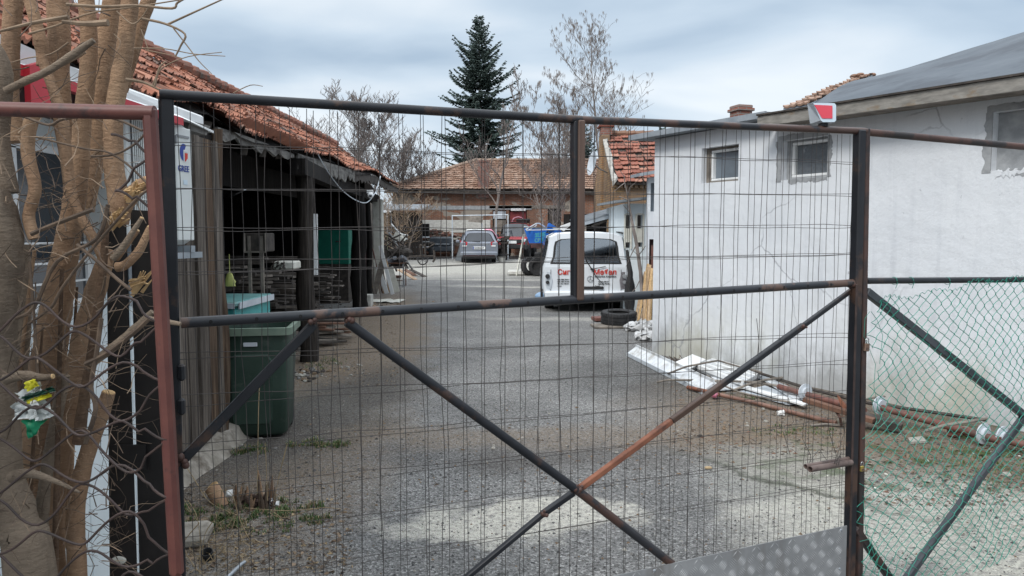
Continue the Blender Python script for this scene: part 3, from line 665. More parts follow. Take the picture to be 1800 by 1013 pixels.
    # coping stones on the ridge end
    g = MB(); r = random.Random(2)
    for k in range(4): g.sphere(vr + RD * (.09 * k) + V((0, 0, .07 + r.uniform(-.02, .02))), V((.06, .08, .035)), 7, 4)
    g.build('ridge_tile', m_['tile_faded'], t)
    # scrap of trunking fixed along the wall foot
    return t
WB = white_building()
def chimney(name, label, c, w_, d_, z0, z1, mat, rz=0, parent=None):
    if parent is None: t = thing(name, label, 'chimney', (c[0], c[1], z0), rz)
    else: t = parent
    M = Matrix.Rotation(rz, 4, 'Z')
    s = MB(); s.cbox((c[0], c[1], (z0 + z1 - .12) / 2), (w_, d_, z1 - z0 - .12), M=M, b=.006)
    o = s.build('stack' if parent is None else 'chimney', mat, t)
    r = random.Random(4); s = MB(); s.cbox((c[0], c[1], z1 - .09), (w_ + .07, d_ + .07, .055), M=M, b=.006); s.cbox((c[0], c[1], z1 - .03), (w_ + .02, d_ + .02, .06), M=M, b=.012)
    s.build('chimney_cap', mat, t if parent is None else o)
    return t
p_ = P(1302, 217, 14.5); q_ = P(1302, 186, 14.5)
chimney('brick_chimney', 'short red brick chimney rising behind the flat end of the white building', (p_.x, p_.y), .30, .30, 3.0, q_.z, m_['brick_chimney'], .3)
# ================================================================== OUTHOUSE AND LEAN-TO BETWEEN
def outhouse():
    Y = 16.0; a = P(1097, 400, Y); b = P(1139, 400, Y); zt = P(1110, 358, Y).z
    t = thing('outhouse', 'narrow white shed with two slit openings behind the van', 'shed', (a.x, Y, gz(Y)))
    s0, s1 = P(1100, 400, Y).x - a.x, P(1108, 400, Y).x - a.x; s2, s3 = P(1120, 400, Y).x - a.x, P(1129, 400, Y).x - a.x
    z1_, z2_ = P(1100, 378, Y).z, P(1100, 436, Y).z; z0 = -.05
    mb = MB(); wall_holes(mb, (a.x, Y, z0), (1, 0, 0), (0, -1, 0), b.x - a.x, 0, zt - z0, [(s0, s1, z2_ - z0, z1_ - z0), (s2, s3, z2_ - z0 + .02, z1_ - z0)], .2)
    mb.quad((a.x, Y + .2, z0), (a.x, Y + 3, z0), (a.x, Y + 3, zt), (a.x, Y + .2, zt)); mb.build('wall', m_['panel_white'], t)
    g = MB()
    for u0, u1 in ((s0, s1), (s2, s3)):
        g.bar((a.x + u0 - .02, Y - .02, z2_ - .02), (a.x + u0 - .02, Y - .02, z1_ + .02), .03, .03); g.bar((a.x + u1 + .02, Y - .02, z2_ - .02), (a.x + u1 + .02, Y - .02, z1_ + .02), .03, .03)
        g.bar((a.x + u0, Y - .02, z1_ + .02), (a.x + u1, Y - .02, z1_ + .02), .03, .03)
        g.box((a.x + (u0 + u1) / 2, Y - .01, z2_ + .27), (u1 - u0, .03, .3)); 
    g.build('slit_frame', m_['cream'], t)
    g = MB(); g.hexa([(a.x - .25, Y - .35, zt + .0), (b.x + .4, Y - .35, zt + .14), (b.x + .4, Y + 3, zt + .2), (a.x - .25, Y + 3, zt + .06)] + [(a.x - .25, Y - .35, zt + .05), (b.x + .4, Y - .35, zt + .19), (b.x + .4, Y + 3, zt + .25), (a.x - .25, Y + 3, zt + .11)])
    g.build('roof', m_['corr_grey'], t)
outhouse()
def annex():
    # plastered link with the small window, between the shed and the long wall
    Y = 14.5; a = P(1139, 400, Y); b = P(1185, 400, Y)
    t = thing('link_building', 'narrow plastered annex with a tall grey window at the far end of the white wall', 'building', (a.x, Y, 0))
    zt = P(1145, 312, Y).z; z_a, z_b = P(1145, 396, Y).z, P(1145, 322, Y).z
    zd = P(1140, 410, Y).z
    mb = MB(); wall_holes(mb, (a.x, Y, -.05), (1, 0, 0), (0, -1, 0), b.x - a.x, 0, zt + .05, [(.045, .14, P(1145, 372, Y).z + .05, z_b + .05), (.03, .15, .05, zd + .05 - .12)], .22)
    mb.build('wall', m_['plaster'], t)
    g = MB(); g.box((a.x + .0925, Y + .1, (P(1145, 372, Y).z + z_b) / 2), (.09, .02, z_b - P(1145, 372, Y).z)); g.build('pane', m_['window_pane'], t)
    g = MB(); g.box((a.x + .09, Y + .15, zd / 2), (.12, .05, zd - .1)); g.build('door', m_['dark_maroon'], t)
    g = MB(); g.box((a.x + .09, Y - .02, zd * .55), (.05, .05, zd * .62)); g.build('door_post', m_['red_tube'], t)
    g = MB(); g.hexa([(a.x - .22, Y - .3, zt), (b.x + .1, Y - .3, zt + .14), (b.x + .1, Y + .9, zt + .2), (a.x - .22, Y + .9, zt + .05)] + [(a.x - .22, Y - .3, zt + .06), (b.x + .1, Y - .3, zt + .20), (b.x + .1, Y + .9, zt + .26), (a.x - .22, Y + .9, zt + .11)]); g.build('roof', m_['galv'], t)
annex()
def leanto():
    Y = 18.5
    t = thing('carport', 'open lean-to carport with a corrugated metal roof behind the white van', 'carport', (2.4, Y, gz(Y)))
    a, b = P(1018, 392, Y), P(1098, 370, Y); n = 40; vs = []
    for j, yy in ((0, Y), (1, Y + 3.2)):
        for i in range(n * 2 + 1):
            q = i / (2 * n); p = a.lerp(b, q); vs.append((p.x, yy, p.z + .35 * j * .4 + (.018 if i % 2 else -.018)))
    g = MB(); m = 2 * n + 1; g.add(vs, [(i, i + 1, i + 1 + m, i + m) for i in range(m - 1)]); g.build('roof', m_['corr_grey'], t)
    g = MB(); g.bar(a + V((0, .03, -.05)), b + V((0, .03, -.05)), .04, .09); g.build('edge_beam', m_['galv'], t)
    for px, mat in ((1026, 'plank_grey'), (1071, 'brick_yellow'), (1050, 'plank_dark')):
        p = P(px, 400, Y + (.1 if px != 1050 else 1.6)); zt = a.z + (b.z - a.z) * (px - 1018) / 80 - .09
        g = MB(); g.bar((p.x, p.y, gz(p.y) - .05), (p.x, p.y, zt), .12, .12, up=(0, 1, 0)); g.build('post', m_[mat], t)
    g = MB(); g.bar(P(1075, 374, Y + .1) + V((0, 0, -.15)), P(1040, 398, Y + .1) + V((0, 0, 0)), .05, .05); g.build('strut', m_['plank_dark'], t)
    g = MB(); g.box((2.9, Y + 3.1, 1.2), (2.8, .08, 2.1)); g.build('back_panel', m_['shed_dark'], t)
leanto()
# ================================================================== YELLOW BRICK HOUSE
m_['mortar_grey'] = pm('mortar_grey', (.24, .23, .21), (.42, .40, .37), 9, .9, 0, .6, 20, bd=.02)
def yellow_house():
    X0 = P(1076, 330, 22).x; Yf, Yb, Yr = 22.0, 27.0, 24.5; zE = P(1090, 322, 22).z; zR = P(1100, 237, 24.5).z; X1 = X0 + 9; zb = gz(22) - .2
    t = thing('brick_house', 'yellow brick house with an orange tiled roof above the van', 'house', (X0, Yf, gz(22)))
    s = MB(); th = .25
    s.hexa([(X0, Yf, zb), (X1, Yf, zb), (X1, Yf + th, zb), (X0, Yf + th, zb), (X0, Yf, zE), (X1, Yf, zE), (X1, Yf + th, zE), (X0, Yf + th, zE)])
    s.prism([(X0 + .002, Yf + th, zb), (X0 + .002, Yb, zb), (X0 + .002, Yb, zE), (X0 + .002, Yr, zR), (X0 + .002, Yf + th, zE + .2)], (th, 0, 0)); s.build('wall', m_['brick_yellow'], t)
    tile_roof('roof', lambda a, b: V((X0 + .12 + (X1 - X0) * a, Yf - .25 + (Yr - Yf + .25) * b, zE - .02 + (zR - zE) * b)), 36, 12, t, m_['tile_red'], 31, .05, .02)
    s = MB(); s.hexa([(X0 + .1, Yf - .2, zE - .06), (X1, Yf - .2, zE - .06), (X1, Yr, zR - .04), (X0 + .1, Yr, zR - .04), (X0 + .1, Yf - .2, zE - .02), (X1, Yf - .2, zE - .02), (X1, Yr, zR), (X0 + .1, Yr, zR)])
    s.quad((X0, Yr, zR), (X1, Yr, zR), (X1, Yb, zE), (X0, Yb, zE)); s.build('roof_deck', m_['plank_dark'], t)
    s = MB()
    for k in range(30): s.tube([(X0 + .15 + .3 * k, Yr, zR + .03), (X0 + .47 + .3 * k, Yr, zR + .05)], [.09, .10], 7)
    s.build('ridge_tile', m_['tile_faded'], t)
    # rough mortar verge
    r = random.Random(8); s = MB(); rings = []
    for k in range(28):
        q = k / 27; p = V((X0 + .02, Yf - .25 + (Yr - Yf + .25) * q, zE + (zR - zE) * q)); w_ = r.uniform(.04, .14)
        rings.append([p + V((-.04, 0, -.06 - r.uniform(0, .06))), p + V((w_, 0, .02)), p + V((w_ * .8, 0, .08 + r.uniform(0, .02))), p + V((-.05, 0, .05))])
    s.loft(rings); s.build('mortar_verge', m_['mortar_grey'], t)
    # chimney rising up the gable with buttress
    s = MB(); cx = X0 + .10; s.cbox((cx, Yr - .1, (zR - .05 + P(1058, 224, 24.5).z) / 2), (.36, .5, P(1058, 224, 24.5).z - zR + .05), b=.01); o = s.build('chimney', m_['brick_chimney'], t)
    s = MB(); s.cbox((cx - .04, Yr - .1, zR - 1.3), (.30, .6, 2.5), b=.03); s.build('chimney_base', m_['brick_yellow'], o)
    s = MB(); s.cbox((cx, Yr - .1, P(1058, 224, 24.5).z + .0), (.50, .58, .07), b=.01); s.build('chimney_cap', m_['tile_red'], o)
    # ledge of bricks at the eave
    s = MB()
    for k in range(60): s.box((X0 + .1 + k * .15, Yf - .06, zE - .11), (.1, .12, .07))
    s.build('brick_cornice', m_['brick_yellow'], t)
    # satellite dish on the gable
    d = thing('satellite_dish', 'pale grey satellite dish mounted on the yellow brick gable', 'satellite dish', P(1041, 287, 23.5))
    c = P(1041, 287, 22.6); fw = V((-.97, -.22, .18)).normalized(); M = fw.to_track_quat('Z', 'Y').to_matrix().to_4x4()
    s = MB(); s.lathe([(0.001, -.07), (.14, -.06), (.27, -.028), (.37, .012), (.375, .018), (.36, .02), (.26, -.018), (.13, -.05), (.001, -.06)], c, 24, M); s.build('reflector', m_['light_grey'], d, smooth=True)
    s = MB(); s.tube([c - fw * .06, c - fw * .25 + V((0, .2, -.1)), V((X0, 23.1, c.z - .25))], .02, 6); s.build('bracket', m_['grey_plastic'], d)
    s = MB(); s.tube([c + V((0, 0, -.3)), c + fw * .38 + V((0, 0, -.12))], .012, 5); s.cbox(c + fw * .40 + V((0, 0, -.1)), (.06, .06, .09)); s.build('receiver_arm', m_['grey_plastic'], d)
yellow_house()
# ================================================================== RED BRICK HOUSE AT THE BACK
m_['ridge_faded'] = pm('ridge_faded', (.24, .17, .13), (.36, .27, .21), 5, .9, 0, .2, 20)
def back_house():
    Yf = 42.0; zb = gz(Yf) - .2; X0 = P(690, 350, Yf).x; X1 = 9.0; zE = P(870, 332, Yf).z; Yr = 47.0; zR = P(900, 283, Yr).z; XR = P(838, 283, Yr).x
    t = thing('brick_house', 'long old red brick house with faded tiled hip roof closing the yard', 'house', (X0, Yf, gz(Yf)))
    def hx(a, b, c_, d_): 
        A = P(a, c_, Yf); B = P(b, d_, Yf); return (A.x - X0, B.x - X0, B.z - zb, A.z - zb)
    holes = [hx(866, 890, 370, 408), hx(895, 926, 366, 410), hx(963, 986, 366, 398)]
    s = MB(); wall_holes(s, (X0, Yf, zb), (1, 0, 0), (0, -1, 0), X1 - X0, 0, zE - zb, holes, .35)
    s.quad((X0, Yf + .35, zb), (X0, Yf + 10, zb), (X0, Yf + 10, zE), (X0, Yf + .35, zE)); s.quad((X0, Yf + 10, zb), (X1, Yf + 10, zb), (X1, Yf + 10, zE), (X0, Yf + 10, zE)); s.quad((X1, Yf, zb), (X1, Yf + 10, zb), (X1, Yf + 10, zE), (X1, Yf, zE))
    s.build('wall', m_['brick_red'], t)
    eo = .45
    A, B = V((X0 - .4, Yf - eo, zE - .05)), V((X1, Yf - eo, zE - .05)); Cc, D = V((XR, Yr, zR)), V((X1, Yr, zR))
    tile_roof('roof', lambda a, b: A.lerp(B, a).lerp(Cc.lerp(D, a), b), 62, 15, t, m_['tile_faded'], 41, .05, .009, wav=.03)
    s = MB(); A2 = V((X0 - .4, 52.4, zE - .05)); dn = V((0, 0, -.03))
    s.add([A + dn, B + dn, D + dn, Cc + dn, A2 + dn, V((X1, 52.4, zE - .08))], [(0, 1, 2, 3), (0, 3, 4), (4, 3, 2, 5)]); s.build('roof_deck', m_['tile_faded'] if 0 else m_['plank_dark'], t)
    s = MB(); s.hexa([A + V((0, 0, -.22)), B + V((0, 0, -.22)), B + V((0, .42, -.16)), A + V((0, .42, -.16)), A + V((0, 0, -.10)), B + V((0, 0, -.10)), B + V((0, .42, -.08)), A + V((0, .42, -.08))]); s.build('eave_board', m_['plank_dark'], t)
    s = MB()
    n = 26
    for k in range(n):
        p, q = A.lerp(Cc, k / n), A.lerp(Cc, (k + 1.1) / n); s.tube([p + V((0, 0, .06)), q + V((0, 0, .08))], [.10, .11], 6)
    for k in range(36):
        p, q = Cc.lerp(D, k / 36), Cc.lerp(D, (k + 1.1) / 36); s.tube([p + V((0, 0, .05)), q + V((0, 0, .07))], [.10, .11], 6)
    s.build('ridge_tile', m_['ridge_faded'], t)
    a, b = P(840, 335, Yf - .3), P(859, 281, Yf - .3)
    chimney('', '', ((a.x + b.x) / 2, Yf + .1), b.x - a.x, .6, zE - .5, b.z, m_['brick_chimney'], 0, t)
    # grey rendered lintel band, whitewashed lower band, plank panels
    def band(name, a, b, c_, d_, mat, dep=.03, par=t, off=.0):
        A_, B_ = P(a, c_, Yf), P(b, d_, Yf); q = MB(); q.cbox(((A_.x + B_.x) / 2, Yf - dep / 2 - off - .002, (A_.z + B_.z) / 2), (B_.x - A_.x, dep, A_.z - B_.z), b=.008); return q.build(name, m_[mat], par)
    band('lintel_band', 735, 935, 362, 369, 'cement'); band('whitewash', 732, 862, 387, 409, 'mortar', .02); band('lintel_band', 860, 1000, 361, 367, 'plank_grey')
    band('window_board', 867, 889, 371, 385, 'light_grey', .04, off=-.10)
    band('window_board', 868, 889, 387, 407, 'plank_grey', .04, off=-.10)
    band('door', 896, 925, 372, 409, 'copper_red', .05, off=-.14); band('shutter', 898, 924, 366.5, 371, 'white_paint', .05, off=.03)
    band('window', 964, 985, 367, 397, 'plank_dark', .04, off=-.12)
    # pale arc left on the door
    c = P(911, 388, Yf); s = MB(); s.tube([(c.x + .34 * math.cos(k * .262), Yf - .0 + .09, c.z - .05 + .26 * math.sin(k * .262)) for k in range(13)], .035, 5); s.build('door_arc', m_['pink_cloth'], t)
back_house()
# dark plank shack and scrub between the shed and the brick house
def back_shack():
    Y = 36.0; a, b = P(676, 372, Y), P(738, 372, Y); z0 = gz(Y) - .1
    t = thing('shack', 'low dark plank shack left of the brick house', 'shack', (a.x, Y, gz(Y)))
    s = MB(); r = random.Random(5); x = a.x - 1.5
    while x < b.x:
        w_ = r.uniform(.12, .2); s.box((x + w_ / 2, Y + r.uniform(-.01, .01), (z0 + a.z) / 2), (w_ - .015, .03, a.z - z0 + r.uniform(-.15, .1))); x += w_
    s.build('plank_wall', m_['shed_dark'], t)
    s = MB(); s.hexa([(a.x - 1.6, Y - .3, a.z + .05), (b.x + .2, Y - .3, a.z + .05), (b.x + .2, Y + 3, a.z + .4), (a.x - 1.6, Y + 3, a.z + .4), (a.x - 1.6, Y - .3, a.z + .12), (b.x + .2, Y - .3, a.z + .12), (b.x + .2, Y + 3, a.z + .47), (a.x - 1.6, Y + 3, a.z + .47)]); s.build('roof', m_['corr_grey'], t)
back_shack()
# ================================================================== TREES
def bare_tree(name, label, cat, Y, px, ptop, spread, seed, stems=1, r0=.11, lean=0, twr=.014, tmat='far_twig', bmat='far_bark', seeds=0, kids=(6, 7, 6), up=.35, start=.25, group=None):
    r = random.Random(seed); base = P(px, 400, Y); base.z = gz(Y) - .05; top = P(px, ptop, Y).z; Ht = top - base.z
    t = thing(name, label, cat, (base.x, Y, gz(Y)), 0, group); tr, tw, sd_ = MB(), MB(), MB()
    def branch(p, d, ln, rad, lv):
        nseg = 7 if lv == 0 else (5 if lv == 1 else 4); pts = [p.copy()]; dd = d.normalized()
        for i in range(nseg):
            wv = .10 if lv == 0 else .22; dd = (dd + V((r.gauss(0, wv), r.gauss(0, wv), r.gauss(0, wv * .5) + (.10 if lv else .06)))).normalized(); pts.append(pts[-1] + dd * ln / nseg)
        rr = [max(rad * (1 - .82 * i / nseg), twr * .55) for i in range(nseg + 1)]
        (tr if lv < 2 else tw).tube(pts, rr, 6 if lv == 0 else (4 if lv == 1 else 3), cap=False)
        if lv >= len(kids):
            if seeds and r.random() < seeds:
                e_ = pts[-1]
                for _ in range(4):
                    h = r.uniform(.16, .38); q = e_ + V((r.gauss(0, .05), r.gauss(0, .05), 0)); sd_.add([q, q + V((.013, 0, -h * .4)), q + V((r.uniform(-.03, .03), 0, -h)), q + V((-.013, 0, -h * .4))], [(0, 1, 2, 3)])
            return
        nk = kids[lv] + r.randint(-1, 2)
        for k in range(nk):
            q = start + (1 - start) * (k + r.random()) / nk if lv == 0 else .15 + .85 * (k + r.random()) / nk
            i = min(int(q * nseg), nseg - 1); pp = pts[i].lerp(pts[i + 1], q * nseg - i); dirp = (pts[i + 1] - pts[i]).normalized()
            a = r.random() * 6.28; side = V((math.cos(a), math.sin(a), 0)); nd = (side * r.uniform(.6, 1.1) + dirp * r.uniform(.35, .9) + V((0, 0, up))).normalized()
            if lv == 0: l2 = spread * 1.3 * r.uniform(.6, 1.15) * (1.15 - .75 * q)
            else: l2 = ln * r.uniform(.35, .6) * (1.15 - .4 * q)
            branch(pp, nd, l2, max(rr[i] * .55, twr), lv + 1)
    for s_ in range(stems):
        dx = (s_ - (stems - 1) / 2) * .16 + lean if stems > 1 else lean
        branch(base + V((r.uniform(-.2, .2) * (stems > 1), 0, 0)), V((dx, r.uniform(-.1, .1), 1)), Ht * r.uniform(.86, 1.0) if stems > 1 else Ht, r0 * r.uniform(.75, 1), 0)
    tr.build('trunk', m_[bmat], t, smooth=True, uv=False, fix=False); tw.build('crown', m_[tmat], t, uv=False, fix=False)
    if seeds: sd_.build('seed_pods', m_['seed'], t, uv=False, fix=False)
    return t
bare_tree('bare_tree', 'wide leafless tree with dense grey twigs behind the tip of the shed roof', 'tree', 39, 642, 205, 3.7, 11, 3, .13, kids=(8, 6, 6, 4), start=.3)
bare_tree('bare_tree', 'lower leafless tree with tangled twigs just left of the conifer', 'tree', 43, 712, 255, 3.0, 12, 3, .10, kids=(8, 6, 5, 4), start=.25)
bare_tree('bare_tree', 'leafless tree at the far left, its twigs just over the shed roof', 'tree', 42, 585, 250, 2.6, 17, 2, .10, kids=(7, 6, 6), start=.25)
bare_tree('bare_tree', 'slender leafless tree standing in front of the brick house chimney', 'tree', 40, 868, 150, 2.3, 13, 1, .11, kids=(9, 7, 6), up=.9, start=.28)
bare_tree('bare_tree', 'tallest leafless tree with hanging seed clusters right of the conifer', 'tree', 45, 1053, 80, 4.5, 24, 1, .13, lean=-.01, kids=(14, 7, 6), seeds=.6, up=.38, start=.32, twr=.012)
bare_tree('bare_tree', 'shorter leafless tree with hanging seed clusters behind the gate upright', 'tree', 44, 985, 165, 3.0, 15, 3, .10, kids=(8, 7, 5), seeds=.5, up=.5, start=.3)
bare_tree('bare_tree', 'small twiggy leafless tree left of the yellow brick house', 'tree', 30, 972, 255, 1.9, 16, 3, .05, kids=(6, 6, 5), up=.4, start=.25, twr=.010)
bare_tree('bare_shrub', 'tangle of thin bare twigs over the plank shack', 'shrub', 33, 712, 335, 1.7, 18, 4, .04, kids=(6, 6, 5), up=.1, start=.1, twr=.009, tmat='twig_pale')
def conifer(name, label, Y, px, pt, halfw, seed, z_low=2.5, dens=1.0, tw_=.35):
    r = random.Random(seed); base = P(px, 400, Y); base.z = gz(Y); top = P(px, pt, Y).z
    t = thing(name, label, 'tree', base); tr, cr_ = MB(), MB()
    Ht = top - base.z; tr.tube([base, base + V((.08, 0, Ht * .5)), base + V((0, 0, Ht))], [.26, .16, .02], 7); tr.build('trunk', m_['far_bark'], t, uv=False, fix=False)
    z = z_low; g = 0
    while z < Ht - .1:
        f = (z - z_low) / (Ht - z_low); Lb = halfw * 1.08 * (1 - f) ** .66 * (1.0 + .10 * math.sin(z * 2.3)) + .10
        n = int(r.uniform(7, 10) * dens); a0 = r.random() * 6.28
        for k in range(n):
            a = a0 + 6.283 * k / n + r.uniform(-.3, .3); ln = Lb * r.uniform(.55, 1.15) * (1 + .22 * math.sin(a * 2 + z * 1.9 + seed)); 
            if r.random() < .08: ln *= .5
            d = V((math.cos(a), math.sin(a), 0)); p = base + V((0, 0, z + r.uniform(-.12, .12))); up0 = r.uniform(-.05, .12) if f < .6 else r.uniform(.15, .5)
            pts = []
            ns = 5
            for i in range(ns + 1):
                q = i / ns; pts.append(p + d * ln * q + V((0, 0, ln * (up0 * q - .38 * q * (1 - q) * 1.2 + .10 * q * q - (.10 * q if f < .6 else 0)))))
            tr2 = []
            m = max(4, int(ln / .075 * dens))
            for i in range(m):
                q = .12 + .88 * (i + r.random()) / m; ii = min(int(q * ns), ns - 1); pp = pts[ii].lerp(pts[ii + 1], q * ns - ii)
                for sgn in (-1, 1):
                    sl = (tw_ * (1.15 - q * .75) + .06) * r.uniform(.6, 1.2) * (1 if f < .85 else .6); sdv = (V((-d.y, d.x, 0)) * sgn * r.uniform(.6, 1) + d * r.uniform(.4, 1.0) + V((0, 0, r.uniform(-.55, .20)))).normalized()
                    w_ = r.uniform(.05, .10); upv = V((0, 0, 1)); sid = sdv.cross(upv).normalized() * w_; lift = V((0, 0, w_ * .8))
                    e_ = pp + sdv * sl; mid = pp + sdv * sl * .5
                    cr_.add([pp, mid + sid, e_, mid - sid, mid + lift], [(0, 1, 4), (1, 2, 4), (2, 3, 4), (3, 0, 4)], 0 if r.random() < .55 else 1)
        z += r.uniform(.13, .24) * (1 if f < .8 else 1.25)
    # leader
    for k in range(14):
        a = r.random() * 6.28; pp = base + V((0, 0, Ht - .9 + k * .06)); e_ = pp + V((math.cos(a) * .18, math.sin(a) * .18, .16)); cr_.add([pp, pp + V((.03, 0, .08)), e_, pp + V((-.03, 0, .08))], [(0, 1, 2, 3)], 0)
    cr_.build('crown', [m_['needle_a'], m_['needle_b']], t, uv=False, fix=False)
conifer('conifer', 'tall dark blue-green conifer rising behind the brick house', 55, 843, 30, 3.55, 5, z_low=3.5)
conifer('conifer', 'small dark conifer half hidden beside the yellow brick house gable', 52, 1022, 215, 1.6, 6, z_low=3, tw_=.3)
conifer('conifer', 'dark conifer tip just showing above the orange tiled roof', 50, 1162, 226, 1.2, 9, z_low=3, tw_=.3)
# ================================================================== OLD SHED ON THE LEFT
def polyl(pts, q):
    q = min(max(q, 0), 1) * (len(pts) - 1); i = min(int(q), len(pts) - 2); return V(pts[i]).lerp(V(pts[i + 1]), q - i)
SHX = lambda y: -2.3 - .105 * (y - 5.8)
def shed():
    t = thing('old_shed', 'long decaying timber shed with an orange tiled roof and open dark front', 'shed', (-3.0, 6, 0))
    eave = [(-2.24, 1.0, 2.56), (-2.24, 3.2, 2.56), (-2.26, 4.9, 2.565), (-2.50, 7.0, 2.68), (-2.68, 9.6, 2.74), (-2.86, 12.8, 2.86), (-3.05, 17.0, 3.02), (-3.36, 22.2, 3.07)]
    ridge = [(-5.05, 1.0, 4.22), (-5.05, 3.6, 4.22), (-5.05, 6.2, 4.20), (-5.06, 9.2, 4.20), (-5.08, 12.4, 4.20), (-5.08, 15.2, 4.19), (-5.0, 18, 4.17), (-4.9, 20.8, 4.10)]
    r = random.Random(77); sag = {}
    def S(a, b):
        e_, g = polyl(eave, a), polyl(ridge, a); p = e_.lerp(g, b)
        p.z += .035 * math.sin(a * 40 + b * 3) * (1 - b) + .03 * math.sin(a * 23 + 4 * b) - .07 * math.sin(b * 3.14)
        return p
    tile_roof('roof', S, 118, 10, t, m_['tile_orange'], 51, .038, .008, missing=.004, wav=.028)
    s = MB(); nu = 40; vs = []
    for j, b in ((0, .0), (1, 1)):
        for i in range(nu + 1): vs.append(S(i / nu, b) + V((0, 0, -.06)))
    for i in range(nu + 1): vs.append(V((-8.4, polyl(ridge, i / nu).y, 2.5)))
    s.add(vs, [(i, i + 1, i + nu + 2, i + nu + 1) for i in range(nu)] + [(i + nu + 1, i + nu + 2, i + 2 * nu + 3, i + 2 * nu + 2) for i in range(nu)])
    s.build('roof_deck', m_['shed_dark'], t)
    s = MB()
    for k in range(70): p, q = polyl(ridge, k / 70), polyl(ridge, (k + 1.08) / 70); j = r.uniform(-.02, .02); s.tube([p + V((j, 0, .05)), q + V((j, 0, .08))], [.085, .10], 8)
    s.build('ridge_tile', m_['copy_ridge'], t)
    # ragged weathered eave boards
    def board_run(name, y0, y1, dz, hgt, mat, dx=.06, seed=1, step=.16, rag=.06):
        rr = random.Random(seed); q = MB(); y = y0
        ys = [p[1] for p in eave]
        def E(y):
            for i in range(len(eave) - 1):
                if eave[i][1] <= y <= eave[i + 1][1]: return V(eave[i]).lerp(V(eave[i + 1]), (y - eave[i][1]) / (eave[i + 1][1] - eave[i][1]))
            return V(eave[-1])
        rings = []
        while y < y1:
            p = E(y) + V((-dx, 0, dz)); h = hgt + rr.uniform(-rag, rag * .3)
            if len(rings) and rr.random() < .22: h -= rag
            rings.append([p + V((0, 0, -h)), p + V((.025, 0, -h + rr.uniform(-.01, .01))), p + V((.025, 0, 0)), p]); y += step * rr.uniform(.5, 1.4)
        q.loft(rings); return q.build(name, m_[mat], t)
    board_run('eave_board', 6.2, 9.3, -.06, .10, 'eave_wood', .05, 3, rag=.06)
    board_run('eave_board', 9.3, 14.0, -.04, .24, 'eave_wood', .03, 4, rag=.07)
    board_run('eave_board', 14.0, 22.1, -.04, .20, 'plank_dark', .05, 5, rag=.05)
    # rafter tails
    for k in range(26):
        y = 1.5 + k * .8; 
        if y > 21.8: break
        a = (y - 1) / 21; e_ = S(min(1, max(0, a)), 0); g = S(min(1, max(0, a)), .3); s = MB(); s.bar(e_ + V((-.08, 0, -.13)), g + V((0, 0, -.14)), .07, .10); s.build('rafter', m_['plank_dark'], t)
    # wall plate beam above the posts
    s = MB(); s.bar((SHX(9.3), 9.3, 2.53), (SHX(13), 13.0, 2.56), .18, .2); s.bar((SHX(13), 13.0, 2.56), (SHX(22), 22, 2.70), .18, .2); s.build('beam', m_['shed_dark'], t)
    # posts
    def post(px, Y, w_, mat, seed, zt=2.46, label=None, tap=.85):
        X = SHX(Y); rr = random.Random(seed); q = MB(); rings = []
        for k in range(12):
            z = -.05 + (zt + .05) * k / 11; wv = w_ / 2 * (1 - (1 - tap) * k / 11); off = V((X + .02 * math.sin(k * .8 + seed), Y, z))
            rings.append([off + V((math.cos(a) * wv * (1 + rr.uniform(-.12, .12)), math.sin(a) * wv * (1 + rr.uniform(-.12, .12)), 0)) for a in [6.283 * i / 10 for i in range(10)]])
        q.loft(rings); o = q.build('post', m_[mat], t, smooth=50); 
        if label: o['label'] = label
        return o
    post(535, 9.75, .25, 'post_dark', 1); post(606, 16.6, .36, 'shed_dark', 2, 2.6); post(640, 19.3, .14, 'shed_dark', 3, 2.65); post(380, 5.80, .10, 'old_boards_brown', 5, 2.5)
    s = MB(); p = V((SHX(9.75) + .135, 9.72, 0)); s.bar(p + V((.0, 0, 1.15)), p + V((.01, 0, 1.95)), .022, .05, up=(1, 0, 0)); s.build('paint_strip', m_['white_paint'], t)
    # dark weathered door panels and white corner pilaster near the far end
    s = MB(); x0 = SHX(19.6)
    for k in range(5): s.box((SHX(19.6 + .22 * k) - .22, 19.6 + .22 * k, 1.28), (.03, .20, 2.55), rz=.105)
    s.build('door', m_['dark_maroon'], t)
    s = MB(); yp = 21.2; s.cbox((SHX(yp) + .10, yp, 1.33), (.26, .30, 2.66), b=.02); s.build('pilaster', m_['cream'], t)
    s = MB(); s.cbox((SHX(22) - .25, 22.3, 1.3), (.10, .3, 2.6), b=.02); s.build('end_panel', m_['plank_grey'], t)
    # closing walls
    s = MB(); s.prism([(-8.3, 20.7, 0), (-8.3, 20.7, 2.45), (-5.0, 20.7, 4.07), (-4.1, 20.7, 3.57), (-4.1, 20.7, 0)], (0, .05, 0)); s.build('closing_wall', m_['shed_dark'], t)  # added to stop sky light leaking in at the far end
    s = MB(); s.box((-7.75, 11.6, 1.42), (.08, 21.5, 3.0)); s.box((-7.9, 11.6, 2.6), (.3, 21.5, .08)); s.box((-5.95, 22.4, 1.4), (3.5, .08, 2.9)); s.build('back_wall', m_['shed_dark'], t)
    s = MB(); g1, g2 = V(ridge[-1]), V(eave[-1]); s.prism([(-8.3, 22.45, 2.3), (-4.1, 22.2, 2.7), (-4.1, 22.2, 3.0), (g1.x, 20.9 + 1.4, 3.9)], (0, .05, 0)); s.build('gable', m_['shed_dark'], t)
    s = MB(); s.box((-5.9, 18.9, 1.3), (4.0, .06, 2.6)); s.build('closing_wall', m_['shed_dark'], t)
    for yy in (5.95, 1.2): s = MB(); s.prism([(-2.45, yy, 0), (-2.45, yy, 2.42), (-5.05, yy, 3.95), (-8.3, yy, 2.4), (-8.3, yy, 0)], (0, .05, 0)); s.build('closing_wall', m_['shed_dark'], t)
